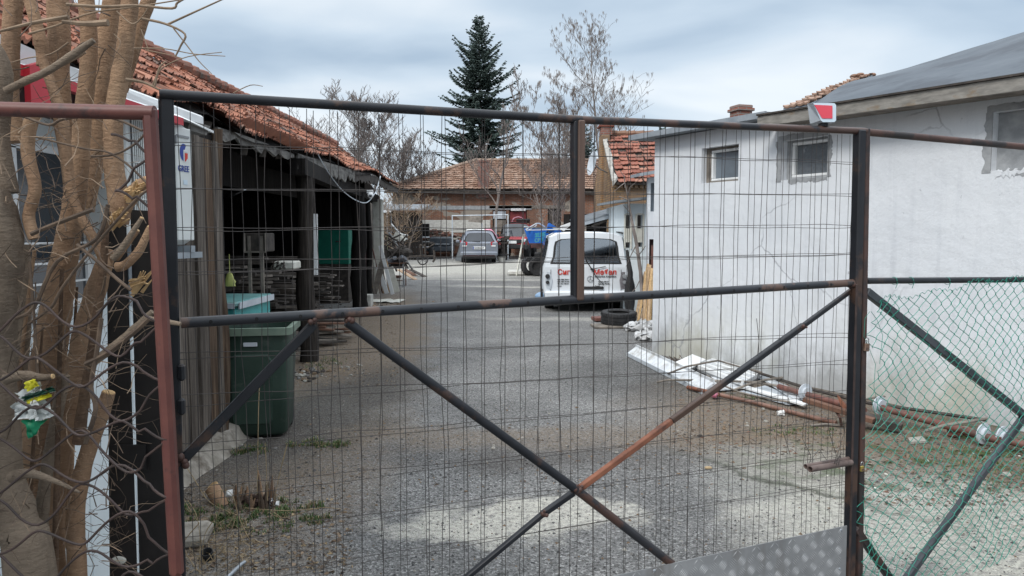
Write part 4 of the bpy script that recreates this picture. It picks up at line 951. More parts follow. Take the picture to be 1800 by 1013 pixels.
    # upper hanging boards behind the eave
    s = MB(); n_ = 26; vs = []
    for k in range(n_ * 2 + 1):
        f = k / (2 * n_); a = P(415, 212, 6.6).lerp(P(517, 262, 9.3), f); b = P(436, 206, 6.9).lerp(P(548, 258, 9.6), f); d_ = .012 if k % 2 else -.012; vs += [a + V((d_, 0, d_)), b + V((d_, 0, d_))]
    s.add(vs, [(2 * i, 2 * i + 1, 2 * i + 3, 2 * i + 2) for i in range(2 * n_)]); s.build('loose_sheet', m_['corr_orange'], t)
    s = MB(); s.box((-3.3, 8.0, 2.45), (.03, 3.4, .42)); s.box((-3.5, 11.6, 2.45), (.03, 3.2, .35)); s.build('hanging_board', m_['shed_dark'], t)
    # vertical old planks at the near end, along the yard
    X = -2.27; y = 3.95; rr = random.Random(9); k = 0
    grp = []
    while y < 5.68:
        w_ = rr.uniform(.075, .15); 
        q = MB(); zb = .16 + (5.9 - y) * .03 + rr.uniform(-.05, .04); zt = 2.40
        if 4.2 < y < 4.75: zb += rr.uniform(0, .12)
        ln = 8; rings = []
        jx = rr.uniform(-.012, .012)
        for i in range(ln + 1):
            z = zb + (zt - zb) * i / ln; wob = .004 * math.sin(i * 1.7 + k)
            rings.append([V((X + jx, y + wob, z)), V((X + jx, y + w_ - .01 + wob, z)), V((X + jx - .03, y + w_ - .01 + wob, z)), V((X + jx - .03, y + wob, z))])
        q.loft(rings); q.build('wall_plank', m_['old_boards'] if rr.random() < .7 else m_['old_boards_brown'], t)
        y += w_; k += 1
    q = MB(); q.box((X - .06, 4.95, 1.3), (.04, 2.0, 2.3)); q.build('backing_board', m_['shed_dark'], t)
    q = MB(); q.bar((X + .02, 4.0, .92), (X + .03, 4.42, .95), .03, .12); q.build('cross_board', m_['plank_grey'], t)
    # crumbling concrete plinth
    q = MB(); rings = []
    for i in range(16):
        yy = 3.7 + i * .16; w_ = .04 + rr.uniform(0, .05) + (.05 if i < 6 else 0); h = .11 + rr.uniform(-.03, .04)
        rings.append([V((X - .06, yy, -.02)), V((X + w_ + .05, yy, -.02)), V((X + w_, yy, h * .5)), V((X + w_ * .5, yy, h)), V((X - .06, yy, h + .03))])
    q.loft(rings); q.build('plinth', m_['mortar_dirty'], t)
    # interior cross braces
    for (a, b) in (((-3.4, 8.2, .1), (-3.5, 8.3, 2.3)), ((-4.2, 10.5, 0), (-4.2, 10.5, 2.6))):
        q = MB(); q.bar(a, b, .09, .09); q.build('inner_post', m_['shed_dark'], t)
m_['copy_ridge'] = pm('ridge_clay', (.20, .085, .06), (.33, .14, .09), 6, .85, 0, .3, 40, c=(.12, .10, .085), cs=3, cl=(.5, .62))
m_['plank_mid'] = pm('plank_mid', (.10, .085, .072), (.22, .19, .165), 7, .85, 0, .3, 50)
m_['post_dark'] = wood_boards('post_dark', (.012, .010, .009), (.034, .028, .024), (.085, .072, .062))
m_['mortar_dirty'] = pm('dirty_concrete', (.20, .18, .15), (.34, .31, .27), 9, .9, 0, .7, 25, c=(.12, .10, .08), cs=3, bd=.02)
shed()
# fallen loose piece of eave and a hanging cable
def cable(name, label, pts, r_, mat, cat, n=30, sagz=.0):
    q = MB(); P_ = [V(p) for p in pts]; out_ = []
    for i in range(len(P_) - 1):
        p0 = P_[max(i - 1, 0)]; p1, p2 = P_[i], P_[i + 1]; p3 = P_[min(i + 2, len(P_) - 1)]
        for k in range(8):
            t_ = k / 8; out_.append(.5 * ((2 * p1) + (p2 - p0) * t_ + (2 * p0 - 5 * p1 + 4 * p2 - p3) * t_ ** 2 + (3 * p1 - p0 - 3 * p2 + p3) * t_ ** 3))
    out_.append(P_[-1]); q.tube(out_, r_, 5); o = q.build(name, mat, None, smooth=True, uv=False); return tag(o, label, cat)
cable('hanging_cable', 'thin grey cable drooping in a loop from the shed eave', [P(557, 268, 10.5), P(575, 300, 11), P(600, 333, 12), P(625, 352, 13), P(645, 356, 14), P(660, 338, 15), P(669, 310, 15.5)], .009, m_['light_grey'], 'cable')
def cctv():
    c = P(650, 342, 14.4); t = thing('security_camera', 'small white dome security camera under the shed eave', 'camera', c)
    q = MB(); q.cbox(c + V((0, .04, .05)), (.12, .12, .07)); q.build('bracket', m_['white_paint'], t)
    q = MB(); q.sphere(c + V((.02, -.03, -.02)), .062, 12, 8); q.build('housing', m_['white_paint'], t, smooth=True)
    q = MB(); q.sphere(c + V((.03, -.08, -.03)), .028, 8, 6); q.build('lens', m_['glass'], t, smooth=True)
cctv()
# ---------------------------------------------------------------- things in and before the shed
def plank_thing(name, label, a, b, w_, h_, mat, cat='plank', group=None, up=(0, 0, 1)):
    q = MB(); q.bar(a, b, w_, h_, up=up, bev=.003); o = q.build(name, m_[mat], None); return tag(o, label, cat, group)
def lumber_pile():
    r = random.Random(12); m_.setdefault('plank_mid', m_['plank_dark']); t = thing('lumber_pile', 'dark stack of old planks filling the shed behind the post', 'lumber pile', (-3.6, 9.5, 0))
    for k in range(80):
        z = .06 + .033 * (k // 2) * 1.0; y = 8.4 + r.uniform(-.2, 2.6); x0 = -4.7 + r.uniform(-.5, .3); x1 = -2.98 + r.uniform(-.18, .10) - z * .12
        q = MB(); q.bar((x0, y + r.uniform(-.5, .5), z + r.uniform(-.03, .03)), (x1, y + r.uniform(-.35, .35), z + r.uniform(-.05, .05)), r.uniform(.08, .2), r.uniform(.02, .05)); q.build('plank', m_['plank_dark'] if r.random() < .5 else m_['plank_mid'], t)
lumber_pile()
def lumber_back():
    r = random.Random(31); t = thing('lumber_pile', 'long stack of dark boards lying deeper in the shed between the posts', 'lumber pile', (-3.7, 12.5, 0))
    for k in range(70):
        z = .05 + .03 * (k // 2) * .95; y = 11.2 + r.uniform(-.2, 3.5); q = MB(); q.bar((-4.9 + r.uniform(-.4, .3), y + r.uniform(-.6, .6), z + r.uniform(-.03, .03)), (-3.25 + r.uniform(-.2, .12) - z * .1, y + r.uniform(-.4, .4), z + r.uniform(-.05, .05)), r.uniform(.08, .2), r.uniform(.02, .05)); q.build('plank', m_['plank_dark'] if r.random() < .5 else m_['plank_mid'], t)
lumber_back()
def lumber_ends():
    r = random.Random(15); t = thing('plank_stack', 'stack of grey plank ends on the ground between the two shed posts', 'planks', (-2.9, 11.5, 0))
    for k in range(22):
        z = .03 + .028 * k * .62; a = V((-3.6 + r.uniform(-.2, .2), 10.7 + r.uniform(-.3, .5), z + .05)); b = V((-2.66 + r.uniform(-.15, .22) - z * .2, 11.3 + r.uniform(-.2, .7), z * .8 + r.uniform(-.01, .03)))
        q = MB(); q.bar(a, b, r.uniform(.07, .17), .026, bev=.002); q.build('plank', m_[r.choice(('plank_grey', 'plank_dark', 'plank_grey', 'beam_brown'))], t)
lumber_ends()
def rack():
    p = P(445, 430, 8.2); t = thing('metal_rack', 'tall thin metal frame with a grey box shelf inside the shed', 'metal rack', (p.x, 8.2, 0))
    for px in (438, 460): a = P(px, 415, 8.2); q = MB(); q.bar((a.x, 8.2, .4), (a.x, 8.2, a.z), .03, .03, up=(0, 1, 0)); q.build('upright', m_['plank_grey'], t)
    a, b = P(430, 410, 8.2), P(468, 443, 8.2); q = MB(); q.cbox(((a.x + b.x) / 2, 8.35, (a.z + b.z) / 2), (b.x - a.x, .3, a.z - b.z), b=.01); q.build('box', m_['plank_dark'], t)
    q = MB()
    for p_0, p_1 in (((a.x, b.z), (b.x, b.z)), ((b.x, b.z), (b.x, a.z)), ((a.x, b.z), (a.x, a.z))): q.bar((p_0[0], 8.18, p_0[1]), (p_1[0], 8.18, p_1[1]), .02, .02)
    q.build('box_edge', m_['plank_grey'], t)
rack()
def crate_in():
    a, b = P(487, 459, 8.6), P(523, 473, 8.6); t = thing('fish_box', 'pale cream foam box with dark leaves lying on the planks in the shed', 'box', ((a.x + b.x) / 2, 8.6, b.z))
    q = MB(); q.cbox(((a.x + b.x) / 2, 8.6, (a.z + b.z) / 2), (b.x - a.x, .3, a.z - b.z), b=.015); q.build('box_body', m_['cream'], t)
    q = MB(); r = random.Random(2)
    for k in range(30): q.sphere((a.x + r.uniform(-.02, .14), 8.44, b.z + r.uniform(.0, .09)), (r.uniform(.008, .02), .01, r.uniform(.005, .015)), 5, 3)
    q.build('dry_leaves', m_['plank_dark'], t)
crate_in()
def bag_yellow():
    c = P(404, 491, 7.4); q = MB(); r = random.Random(3); rings = []
    for k in range(7):
        f = k / 6; w_ = .018 + .035 * (f * 1.6 if f < .6 else 1.0); rings.append([c + V((math.cos(a) * w_ * (1 + r.uniform(-.2, .2)), math.sin(a) * w_ * .6, .07 - f * .14)) for a in [6.283 * i / 9 for i in range(9)]])
    q.loft(rings); q.tube([c + V((0, 0, .07)), c + V((0, 0, .25))], .004, 4)
    tag(q.build('hanging_bag', m_['yellow_cloth'], None, smooth=True), 'little yellow bag hanging in the dark shed opening', 'bag')
bag_yellow()
def cabinet():
    Y = 18.4; a, b = P(552, 405, Y), P(600, 463, Y)
    t = thing('metal_cabinet', 'tall green metal cabinet inside the shed behind the post', 'cabinet', ((a.x + b.x) / 2, Y, 0))
    a.x -= .1; b.x += .3
    q = MB(); q.cbox(((a.x + b.x) / 2, Y - .3, (a.z + b.z) / 2), (b.x - a.x, .4, a.z - b.z), b=.01); q.build('cabinet_body', m_['cabinet_green'], t)
    q = MB(); q.box(((a.x + b.x) / 2, Y - .3, b.z / 2), (b.x - a.x - .05, .38, b.z - .01)); q.build('base', m_['plank_dark'], t)
    q = MB(); q.box((b.x - .25, Y - .51, 1.5), (.12, .02, .03)); q.build('handle', m_['chrome'], t)
cabinet()
def freezer():
    Y0, Y1 = 6.95, 7.9; zt = PZ(475, 517, 1.08)
    a = P(475, 517, Y1); zt = a.z; xr = a.x; xl = xr - 1.0
    f = P(428, 553, 7.0)
    t = thing('chest_freezer', 'faded turquoise chest freezer with pictures behind the wheeled bin', 'freezer', (xr - .4, 7.4, 0))
    q = MB(); q.cbox(((xl + xr) / 2, 7.4, zt / 2 - .02), (1.0, 1.0, zt - .06), b=.02); q.build('cabinet_body', m_['teal'], t)
    q = MB(); q.cbox(((xl + xr) / 2, 7.4, zt - .02), (1.04, 1.04, .05), b=.015); q.build('lid', m_['teal_top'], t)
    q = MB(); q.bar((xr + .035, 6.9, zt - .03), (xr + .035, 7.9, zt - .03), .012, .06); q.bar((xl, 6.87, zt - .03), (xr, 6.87, zt - .03), .012, .05, up=(0, 0, 1)); q.build('edge_trim', m_['light_grey'], t)
    r = random.Random(4)
    for k, (m, x_) in enumerate((('blue_soft', -.52), ('pink_cloth', -.40), ('white_cloth', -.30), ('pink_cloth', -.14), ('white_cloth', -.08))):
        q = MB(); x_ = xr + x_; q.quad((x_ - .045, 6.893, .78), (x_ + .03, 6.893, .78), (x_ + .055, 6.893, zt - .12), (x_ - .01, 6.893, zt - .12)); q.build('picture_sticker', m_[m], t)
freezer()
def wheeled_bin():
    Yf = 5.92; bl, br = P(402, 786, Yf), P(486, 786, Yf); tr_ = P(494, 592, Yf)
    zt = .93; X1, X0 = tr_.x, tr_.x - .56; cx = (X0 + X1) / 2
    t = thing('wheeled_bin', 'dark green open wheeled rubbish bin beside the plank wall', 'bin', (cx, Yf + .3, 0))
    q = MB(); rings = []
    hw0, hd0, hw1, hd1 = .235, .24, .275, .31
    def ring(z, hw, hd, c=.05, yo=0): return [V((cx + x, Yf + .32 + y + yo, z)) for x, y in [(-hw + c, -hd), (hw - c, -hd), (hw - c * .3, -hd + c * .3), (hw, -hd + c), (hw, hd - c), (hw - c, hd), (-hw + c, hd), (-hw, hd - c), (-hw, -hd + c), (-hw + c * .3, -hd + c * .3)]]
    rings = [ring(.02, hw0 - .03, hd0 - .03), ring(.05, hw0, hd0), ring(.45, hw0 + .018, hd0 + .03), ring(.80, hw1 - .006, hd1 - .012), ring(zt, hw1, hd1)]
    rings += [ring(zt, hw1 - .015, hd1 - .015), ring(.5, hw0 + .005, hd0 + .02), ring(.06, hw0 - .02, hd0 - .02)]
    q.loft(rings); b_ = q.build('bin_body', m_['bin_green'], t, smooth=50)
    q = MB(); q.loft([ring(zt - .06, hw1 + .003, hd1 + .003), ring(zt - .055, hw1 + .028, hd1 + .028), ring(zt + .004, hw1 + .03, hd1 + .03), ring(zt + .008, hw1 + .018, hd1 + .018), ring(zt + .002, hw1 - .013, hd1 - .013)], cap=False); q.build('rim', m_['bin_rim'], t, smooth=50)
    q = MB(); hz_ = .72
    # raised panel on the front
    pts = [(-.17, .12), (.10, .12), (.13, .16), (.15, .66), (.11, .72), (-.15, .72), (-.19, .68), (-.19, .16)]
    fr = lambda x, z, d_: V((cx + x, Yf + .32 - (hd0 + (z - .05) * .075) - d_, z))
    q.loft([[fr(x, z, -.002) for x, z in pts], [fr(x * .95, .42 + (z - .42) * .95, .012) for x, z in pts]]); q.build('front_panel', m_['bin_green'], t, smooth=30)
    q = MB(); q.cbox(fr(-.02, .80, .012), (.11, .01, .035)); q.build('pale_badge', m_['light_grey'], t)
    q = MB(); q.tube([(cx - .2, Yf + .66, zt - .05), (cx + .2, Yf + .66, zt - .05)], .014, 8); q.build('handle', m_['bin_green'], t)
    for sx in (-1, 1):
        q = MB(); q.lathe([(.03, -.025), (.095, -.025), (.10, -.015), (.10, .015), (.095, .025), (.03, .025)], (cx + sx * .20, Yf + .55, .10), 20, Matrix.Rotation(R(90), 4, 'Y'), cap=True); q.build('wheel', m_['rubber'], t, smooth=True)
    # lid swung open and hanging behind
    q = MB(); q.cbox((cx - .04, Yf + .67, zt - .38), (.42, .03, .72), b=.012); q.build('lid', m_['bin_green'], t)
    t.rotation_euler.z = R(9)
wheeled_bin()
plank_thing('plank', 'short pale plank leaning behind the right side of the wheeled bin', P(503, 640, 6.35), P(489, 690, 6.45), .02, .16, 'plank_fresh')
def stones(name, label, px, py, n, spread, size, mats, seed, cat='rubble', group=None):
    r = random.Random(seed); c = G(px, py); q = MB()
    for k in range(n):
        s = r.uniform(.4, 1) * size; p = c + V((r.gauss(0, spread), r.gauss(0, spread), 0)); b = len(q.v)
        q.sphere(p + V((0, 0, s * .3)), V((s * r.uniform(.8, 1.5), s * r.uniform(.8, 1.4), s * .6)), 6, 4, r.randrange(len(mats)))
        for i in range(b, len(q.v)): x, y, z = q.v[i]; q.v[i] = (x + r.uniform(-.2, .2) * s, y + r.uniform(-.2, .2) * s, max(z + r.uniform(-.15, .15) * s, p.z - .004))
    return tag(q.build(name, [m_[m] for m in mats], None, uv=False), label, cat, group, 'stuff' if n > 4 else None)
stones('rubble', 'broken stones and earth at the foot of the shed post', 530, 660, 42, .17, .045, ['stone_mid', 'stone_light', 'stone_brown', 'plank_dark'], 1)
stones('rubble', 'small pale stones on the earth beside the road edge', 600, 650, 30, .3, .022, ['stone_light', 'stone_mid'], 2)
stones('rubble', 'scattered pale chips near the copper pipe', 1370, 740, 26, .35, .02, ['stone_light', 'stone_mid', 'stone_brown'], 3)
stones('rubble', 'scattered pale litter behind the green mesh', 1660, 820, 22, .5, .018, ['stone_light', 'stone_mid', 'stone_brown', 'cream'], 4)
stones('rubble', 'clods of dark earth lying on the gravel', 1000, 790, 34, .9, .014, ['stone_brown', 'stone_mid', 'stone_light'], 5)
stones('rubble', 'litter and wood chips around the paper sheet by the shed', 670, 540, 70, .55, .035, ['stone_brown', 'stone_light', 'plank_dark', 'cardboard'], 6)
stones('rock', 'single fist sized grey stone lying on the brown strip', 867, 790, 1, 0, .035, ['stone_light'], 7, 'stone')
stones('rock', 'dark clod lying right of the brown strip behind the rusty brace', 1230, 768, 1, 0, .035, ['plank_dark'], 8, 'stone')
stones('rubble', 'pale bits of debris along the dark road edge by the bin', 440, 770, 34, .18, .018, ['stone_light', 'stone_mid', 'stone_dark'], 9)
# leaf litter, twigs and bark chips
def litter(name, label, px0, px1, py0, py1, n, seed, mats, sz_=(.006, .024)):
    r = random.Random(seed); q = MB()
    for k in range(n):
        p = G(r.uniform(px0, px1), r.uniform(py0, py1)); a = r.random() * 6.28; l_ = r.uniform(*sz_); w_ = l_ * r.choice((.08, .15, .3, .5)); d = V((math.cos(a), math.sin(a), 0)); s_ = V((-d.y, d.x, 0))
        q.add([p - d * l_ + V((0, 0, .002)), p + s_ * w_ + V((0, 0, .006 + .5 * w_)), p + d * l_ + V((0, 0, .004)), p - s_ * w_ + V((0, 0, .002))], [(0, 1, 2, 3)], r.randrange(len(mats)))
    tag(q.build(name, [m_[m] for m in mats], None, uv=False, fix=False), label, 'litter', kind='stuff')
litter('leaf_litter', 'dry leaf litter and chips on the earth beside the shed', 505, 700, 560, 680, 1300, 1, ['straw', 'twig', 'stone_brown', 'twig_pale'])
litter('leaf_litter', 'dry leaf litter around the white boards and pipes', 1180, 1500, 650, 800, 1500, 2, ['twig', 'twig_pale', 'stone_brown', 'stone_mid', 'beam_brown'])
litter('leaf_litter', 'dry straw and twigs round the stump by the gate', 320, 620, 850, 1010, 1500, 3, ['straw', 'twig', 'twig_pale', 'stone_brown', 'twig'], (.004, .022))
litter('leaf_litter', 'dead leaves and chips on the earth behind the green mesh', 1500, 1800, 760, 890, 1300, 4, ['twig', 'stone_brown', 'stone_mid', 'beam_brown'])
litter('leaf_litter', 'fine chips spread over the brown strip', 520, 1300, 740, 860, 900, 5, ['stone_mid', 'stone_brown', 'stone_dark', 'twig'], (.006, .02))
# junk by the far end of the shed
def shed_junk():
    r = random.Random(61)
    GS = 'thin sticks leaning by the maroon door'
    for k in range(9):
        px = 648 + k * 4.6; b = (px + r.uniform(2, 8), 505 + r.uniform(-4, 9)); a = (px + r.uniform(-6, 4), 452 + r.uniform(-8, 30)); Yb = 20.15 + .1 * k; B_ = V((P(b[0], 500, Yb).x, Yb, gz(Yb))); plank_thing('stick', 'thin weathered stick leaning among the boards by the maroon door', P(*a, Yb + .02), B_, r.uniform(.03, .08), .02, r.choice(('plank_grey', 'cream', 'plank_fresh', 'beam_brown')), 'stick', GS, up=(0, -1, 0))
    GR = 'boards leaning at the far end of the shed'
    for k, (a, b, w_, m, lb) in enumerate((
        ((668, 432), (690, 505), .10, 'white_paint', 'long white board leaning on the cream pilaster'),
        ((672, 462), (657, 508), .16, 'plank_grey', 'wide grey plank leaning left of the white board'),
        ((664, 470), (680, 500), .12, 'white_paint', 'short white slatted board leaning under the long white board'),
        ((655, 437), (672, 495), .03, 'red_tube', 'thin red pole leaning by the maroon door'),
        ((650, 480), (652, 518), .14, 'plank_fresh', 'pale plank end standing at the foot of the maroon door'),
        ((684, 470), (696, 503), .22, 'cream', 'rounded white seat shell leaning beside the boards'))):
        Yb = 20.2 + .12 * k; A, B = P(*a, Yb + .03), V((P(b[0], 500, Yb).x, Yb, gz(Yb))); plank_thing('leaning_board', lb, A, B, w_, .025, m, 'board', GR, up=(0, -1, 0))
    c = G(672, 531); q = MB(); r = random.Random(1); n = 8
    vs = [(c.x - .5 + 1.0 * i / n + r.uniform(-.04, .04), c.y - .3 + .7 * j / n + r.uniform(-.04, .04), gz(c.y) + .012 + r.uniform(0, .035)) for j in range(n + 1) for i in range(n + 1)]
    q.add(vs, [(j * 9 + i, j * 9 + i + 1, j * 9 + i + 10, j * 9 + i + 9) for j in range(n) for i in range(n)]); tag(q.build('paper_sheet', m_['cream'], None, smooth=True), 'crumpled pale sheet of paper on the ground by the shed', 'paper')
    c = G(640, 540); q = MB(); q.cbox((c.x, c.y + .15, gz(c.y) + .14), (.32, .3, .28), b=.01); q.v = [V(p) for p in q.v]; tag(q.build('white_block', m_['mortar'], None), 'pale concrete block beside the shed post', 'block')
    # table frame and box
    c = G(700, 505); t = thing('table_frame', 'small rusty metal table with junk on its top beyond the white board', 'table', (c.x, c.y, gz(c.y)))
    a, b = P(681, 463, c.y), P(710, 463, c.y); z1 = a.z; z0 = gz(c.y)
    q = MB(); q.cbox(((a.x + b.x) / 2, c.y + .3, z1), (b.x - a.x, .6, .03), b=.004); q.build('table_top', m_['beam_brown'], t)
    for x in (a.x + .03, b.x - .03):
        for y in (c.y + .03, c.y + .57): q = MB(); q.bar((x, y, z0), (x, y, z1 - .015), .03, .03, up=(0, 1, 0)); q.build('leg', m_['grey_plastic'] if y < c.y + .1 else m_['beam_brown'], t)
    q = MB(); q.bar((a.x, c.y + .03, z0 + .2), (b.x, c.y + .03, z0 + .2), .02, .02); q.build('stretcher', m_['beam_brown'], t)
    q = MB(); r = random.Random(8)
    for k in range(10): q.cbox((r.uniform(a.x, b.x), c.y + r.uniform(.1, .5), z1 + r.uniform(.05, .25)), (r.uniform(.1, .3), r.uniform(.1, .3), r.uniform(.05, .16)), rz=r.uniform(0, 3), M=Matrix.Rotation(r.uniform(0, 3), 4, (r.random(), r.random(), .5)), b=.01)
    tag(q.build('junk_pile', m_['seat_grey'], None), 'dark heap of junk on top of the small rusty table', 'junk')
    c = G(697, 501); t = thing('carton', 'small carton box with a brown lid on the ground under the table', 'box', (c.x, c.y - .2, gz(c.y)))
    q = MB(); q.cbox((c.x, c.y - .1, gz(c.y) + .12), (.28, .25, .24), b=.006); q.build('box_body', m_['cream'], t); q = MB(); q.cbox((c.x, c.y - .1, gz(c.y) + .27), (.31, .28, .07), b=.006); q.build('lid', m_['beam_brown'], t)
    for a, b, m, lb in (((701, 474), (731, 492), 'cardboard', 'brown plank lying against the table legs'), ((712, 474), (731, 485), 'beam_brown', 'dark red-brown plank leaning right of the table'), ((722, 474), (748, 487), 'plank_dark', 'thin black plank lying on the asphalt right of the table')):
        B = G(*b); A = P(*a, B.y + .3); plank_thing('scrap_plank', lb, A, B, .22, .03, m, 'plank', 'scrap planks by the small table')
    plank_thing('scaffold_pole', 'long grey pole leaning over the junk table', P(684, 410, 22.8), G(730, 482), .05, .05, 'grey_plastic', 'pole')
    # folded white chair on top of the heap
    t = thing('garden_chair', 'folded white garden chair thrown on the heap of junk', 'chair', P(700, 420, 23.5))
    q = MB(); Y = 23.5
    for a, b in (((688, 394), (704, 412)), ((704, 412), (717, 414)), ((683, 409), (696, 425)), ((696, 425), (716, 420))): q.tube([P(*a, Y), P(*b, Y)], .025, 6)
    q.build('frame', m_['white_paint'], t); q = MB(); q.add([P(696, 406, Y + .02), P(715, 414, Y), P(712, 424, Y - .1), P(690, 419, Y)], [(0, 1, 2, 3)]); q.build('seat', m_['cream'], t)
    q = MB(); r = random.Random(5)
    for k in range(34):
        p = P(r.uniform(684, 712), r.uniform(420, 462), 23 + r.uniform(-.3, .4)); d = V((r.gauss(0, 1), r.gauss(0, 1), r.gauss(0, 1))).normalized() * r.uniform(.15, .35); q.tube([p - d, p, p + d], r.uniform(.008, .03), 4)
    q.sphere(P(706, 444, 23), (.35, .3, .16), 9, 6); q.cbox(P(696, 455, 23), (.5, .4, .6), b=.05)
    tag(q.build('scrap_heap', m_['plank_dark'], None), 'tangled dark heap of scrap below the white folded chair', 'scrap heap')
shed_junk()
# ================================================================== VEHICLES
def tyre_mb(r_out, w_, r_in, M, o=(0, 0, 0), n=32, tread=True):
    q = MB(); h = w_ / 2
    prof = [(r_in, -h * .8), (r_in + .02, -h), (r_out * .93, -h), (r_out * .985, -h * .8), (r_out, -h * .55), (r_out, -h * .36), (r_out - .012, -h * .34), (r_out - .012, -h * .26), (r_out, -h * .24), (r_out, h * .24), (r_out - .012, h * .26), (r_out - .012, h * .34), (r_out, h * .36), (r_out, h * .55), (r_out * .985, h * .8), (r_out * .93, h), (r_in + .02, h), (r_in, h * .8), (r_in + .03, h * .6), (r_in + .03, -h * .6), (r_in, -h * .8)]
    q.lathe(prof, o, n, M)
    if tread:
        m = Matrix.Translation(V(o)) @ M
        for k in range(n * 2):
            a = 6.2832 * (k + .5) / (n * 2); c, s = math.cos(a), math.sin(a); sg = 1 if k % 2 else -1
            q.hexa([m @ V((c * rr - s * tt, s * rr + c * tt, zz_)) for zz_ in (sg * h * .52, sg * h * .93) for rr, tt in ((r_out * .985, -.008), (r_out + .004, -.008), (r_out + .004, .008), (r_out * .985, .008))])
    return q
def wheel(t, x, y, r_, w_, rim='grey_plastic'):
    M = Matrix.Rotation(R(90), 4, 'Y')
    q = tyre_mb(r_, w_, r_ * .62, M, (x, y, r_), 24, False); o = q.build('wheel', m_['rubber'], t, smooth=True, local=True)
    q = MB(); q.lathe([(.01, -.03), (r_ * .2, -.035), (r_ * .5, -.01), (r_ * .64, -.05), (r_ * .64, .05), (r_ * .5, .01), (r_ * .2, .035), (.01, .03)], (x, y, r_), 16, M, cap=True); q.build('rim', m_[rim], o, smooth=True, local=True)
def car_body(t, W_, H, belt, Lc, paint, rear_tilt=.14, roof_w=.70, zb=.28, bonnet=.95, cowl=None, wsh=None, nose_z=.75, hole=True, rear_hole_bottom=None, roofx0=.2):
    """front toward local +y, rear face at y = 0; half-ring from the sill up to the middle of the roof"""
    w2 = W_ / 2; rw_ = w2 * roof_w; cowl = cowl or Lc - 1.0; wsh = wsh or cowl - .75
    def half(k=1.0, top=H, bl=belt):
        d = top - bl
        return [(w2 * .90 * k, zb), (w2 * .985 * k, zb + .12), (w2 * k, zb + .35), (w2 * .985 * k, bl), (w2 * .95 * k - (w2 * .95 - rw_) * .25, bl + d * .28), (rw_ + (w2 - rw_) * .28 * k, bl + d * .66), (rw_ * 1.06 * k, bl + d * .87), (rw_ * .86 * k, bl + d * .965), (rw_ * .4 * k, bl + d * 1.0), (0, bl + d * 1.008)]
    def ring(y, k=1.0, top=H, bl=belt, tilt=0.0, flat=False):
        h = half(k, top, bl); h2 = [V((x, y + max(0, z - bl) / max(.01, (top - bl)) * tilt, z)) for x, z in h]
        return h2 + [V((-p.x, p.y, p.z)) for p in h2[-2::-1]]
    st = [ring(.0, .965, H - .03, belt, rear_tilt), ring(.05, .99, H - .008, belt, rear_tilt), ring(.22, 1, H, belt, rear_tilt * .7), ring(wsh * .6, 1), ring(wsh, 1)]
    st.append(ring(cowl, 1, belt + .04, belt, 0)); st.append(ring(Lc - .35, .98, bonnet, bonnet - .05)); st.append(ring(Lc - .05, .93, nose_z + .08, nose_z)); st.append(ring(Lc, .86, nose_z, nose_z - .06))
    n = len(st[0]); up = range(3, n - 4)
    q = MB(); q.loft(st, cap=False, closed=True, skip=lambda i, j: (i == 4 and j in up) or j == n - 1)
    e_ = st[-1]; q.add(e_, [tuple(range(len(e_)))])
    # underside
    q.quad(st[0][0], st[0][-1], st[-1][-1], st[-1][0])
    r0 = st[0]; wb = belt + .05
    if hole:
        low = [r0[0], r0[1], r0[2], r0[3], r0[-4], r0[-3], r0[-2], r0[-1]]; q.add(low, [tuple(range(8))])
        outer = r0[3:n - 3]; rt = H - .03
        ctr = V((0, 0, (belt + rt) / 2)); inn = []
        for p in outer:
            fz = (p.z - belt) / (rt - belt); z = belt + .07 + fz * (rt - belt - .07 - .11); x = p.x * (.86 if abs(p.x) > .01 else 1)
            inn.append(V((x, rear_tilt * (z - belt) / (rt - belt), z)))
        q.add(outer + inn, [(i, i + 1, i + 1 + len(outer), i + len(outer)) for i in range(len(outer) - 1)] + [(0, len(outer), 2 * len(outer) - 1, len(outer) - 1)])
        body = q.build('body', m_[paint], t, smooth=35, local=True)
        g = MB(); g.add([p + V((0, -.004, 0)) for p in inn], [tuple(range(len(inn)))])
        g.build('rear_window', m_['clear_glass'] if hole == 'clear' else m_['glass'], t, local=True)
        g = MB(); c_ = V((0, 0, sum(p.z for p in inn) / len(inn)));
        g.loft([[p + V((0, -.006, 0)) for p in inn], [p + (V((c_.x, p.y, c_.z)) - p) * .07 + V((0, -.008, 0)) for p in inn]], cap=False); g.build('window_seal', m_['rubber'], t, local=True)
    else:
        q.add(r0, [tuple(range(n))]); q.build('body', m_[paint], t, smooth=35, local=True)
    # windscreen and the two front side panes close the opening left in the shell
    g = MB(); a, b = st[4], st[5]
    g.add([a[j] for j in range(3, n - 3)] + [b[j] for j in range(3, n - 3)], [(j, j + 1, j + 1 + n - 6, j + n - 6) for j in range(n - 7)])
    g.build('windscreen', m_['clear_glass'] if hole == 'clear' else m_['glass'], t, local=True)
    # side windows
    for sx in (1, -1):
        for y0, y1 in ((.45, wsh * .52), (wsh * .56, wsh - .02)):
            z0, z1 = belt + .05, belt + (H - belt) * .82
            fx = lambda z: (w2 * .985 - (w2 * .985 - rw_ * 1.08) * ((z - belt) / (H - belt)) ** 1.5) + .012
            g = MB(); zs = [z0 + (z1 - z0) * i / 4 for i in range(5)]
            g.loft([[V((sx * fx(z), y0 + (.06 if z > z0 else 0), z)), V((sx * fx(z), y1, z)), V((sx * (fx(z) - .03), y1, z)), V((sx * (fx(z) - .03), y0, z))] for z in zs]); g.build('side_window', m_['glass'], t, local=True)
    return st
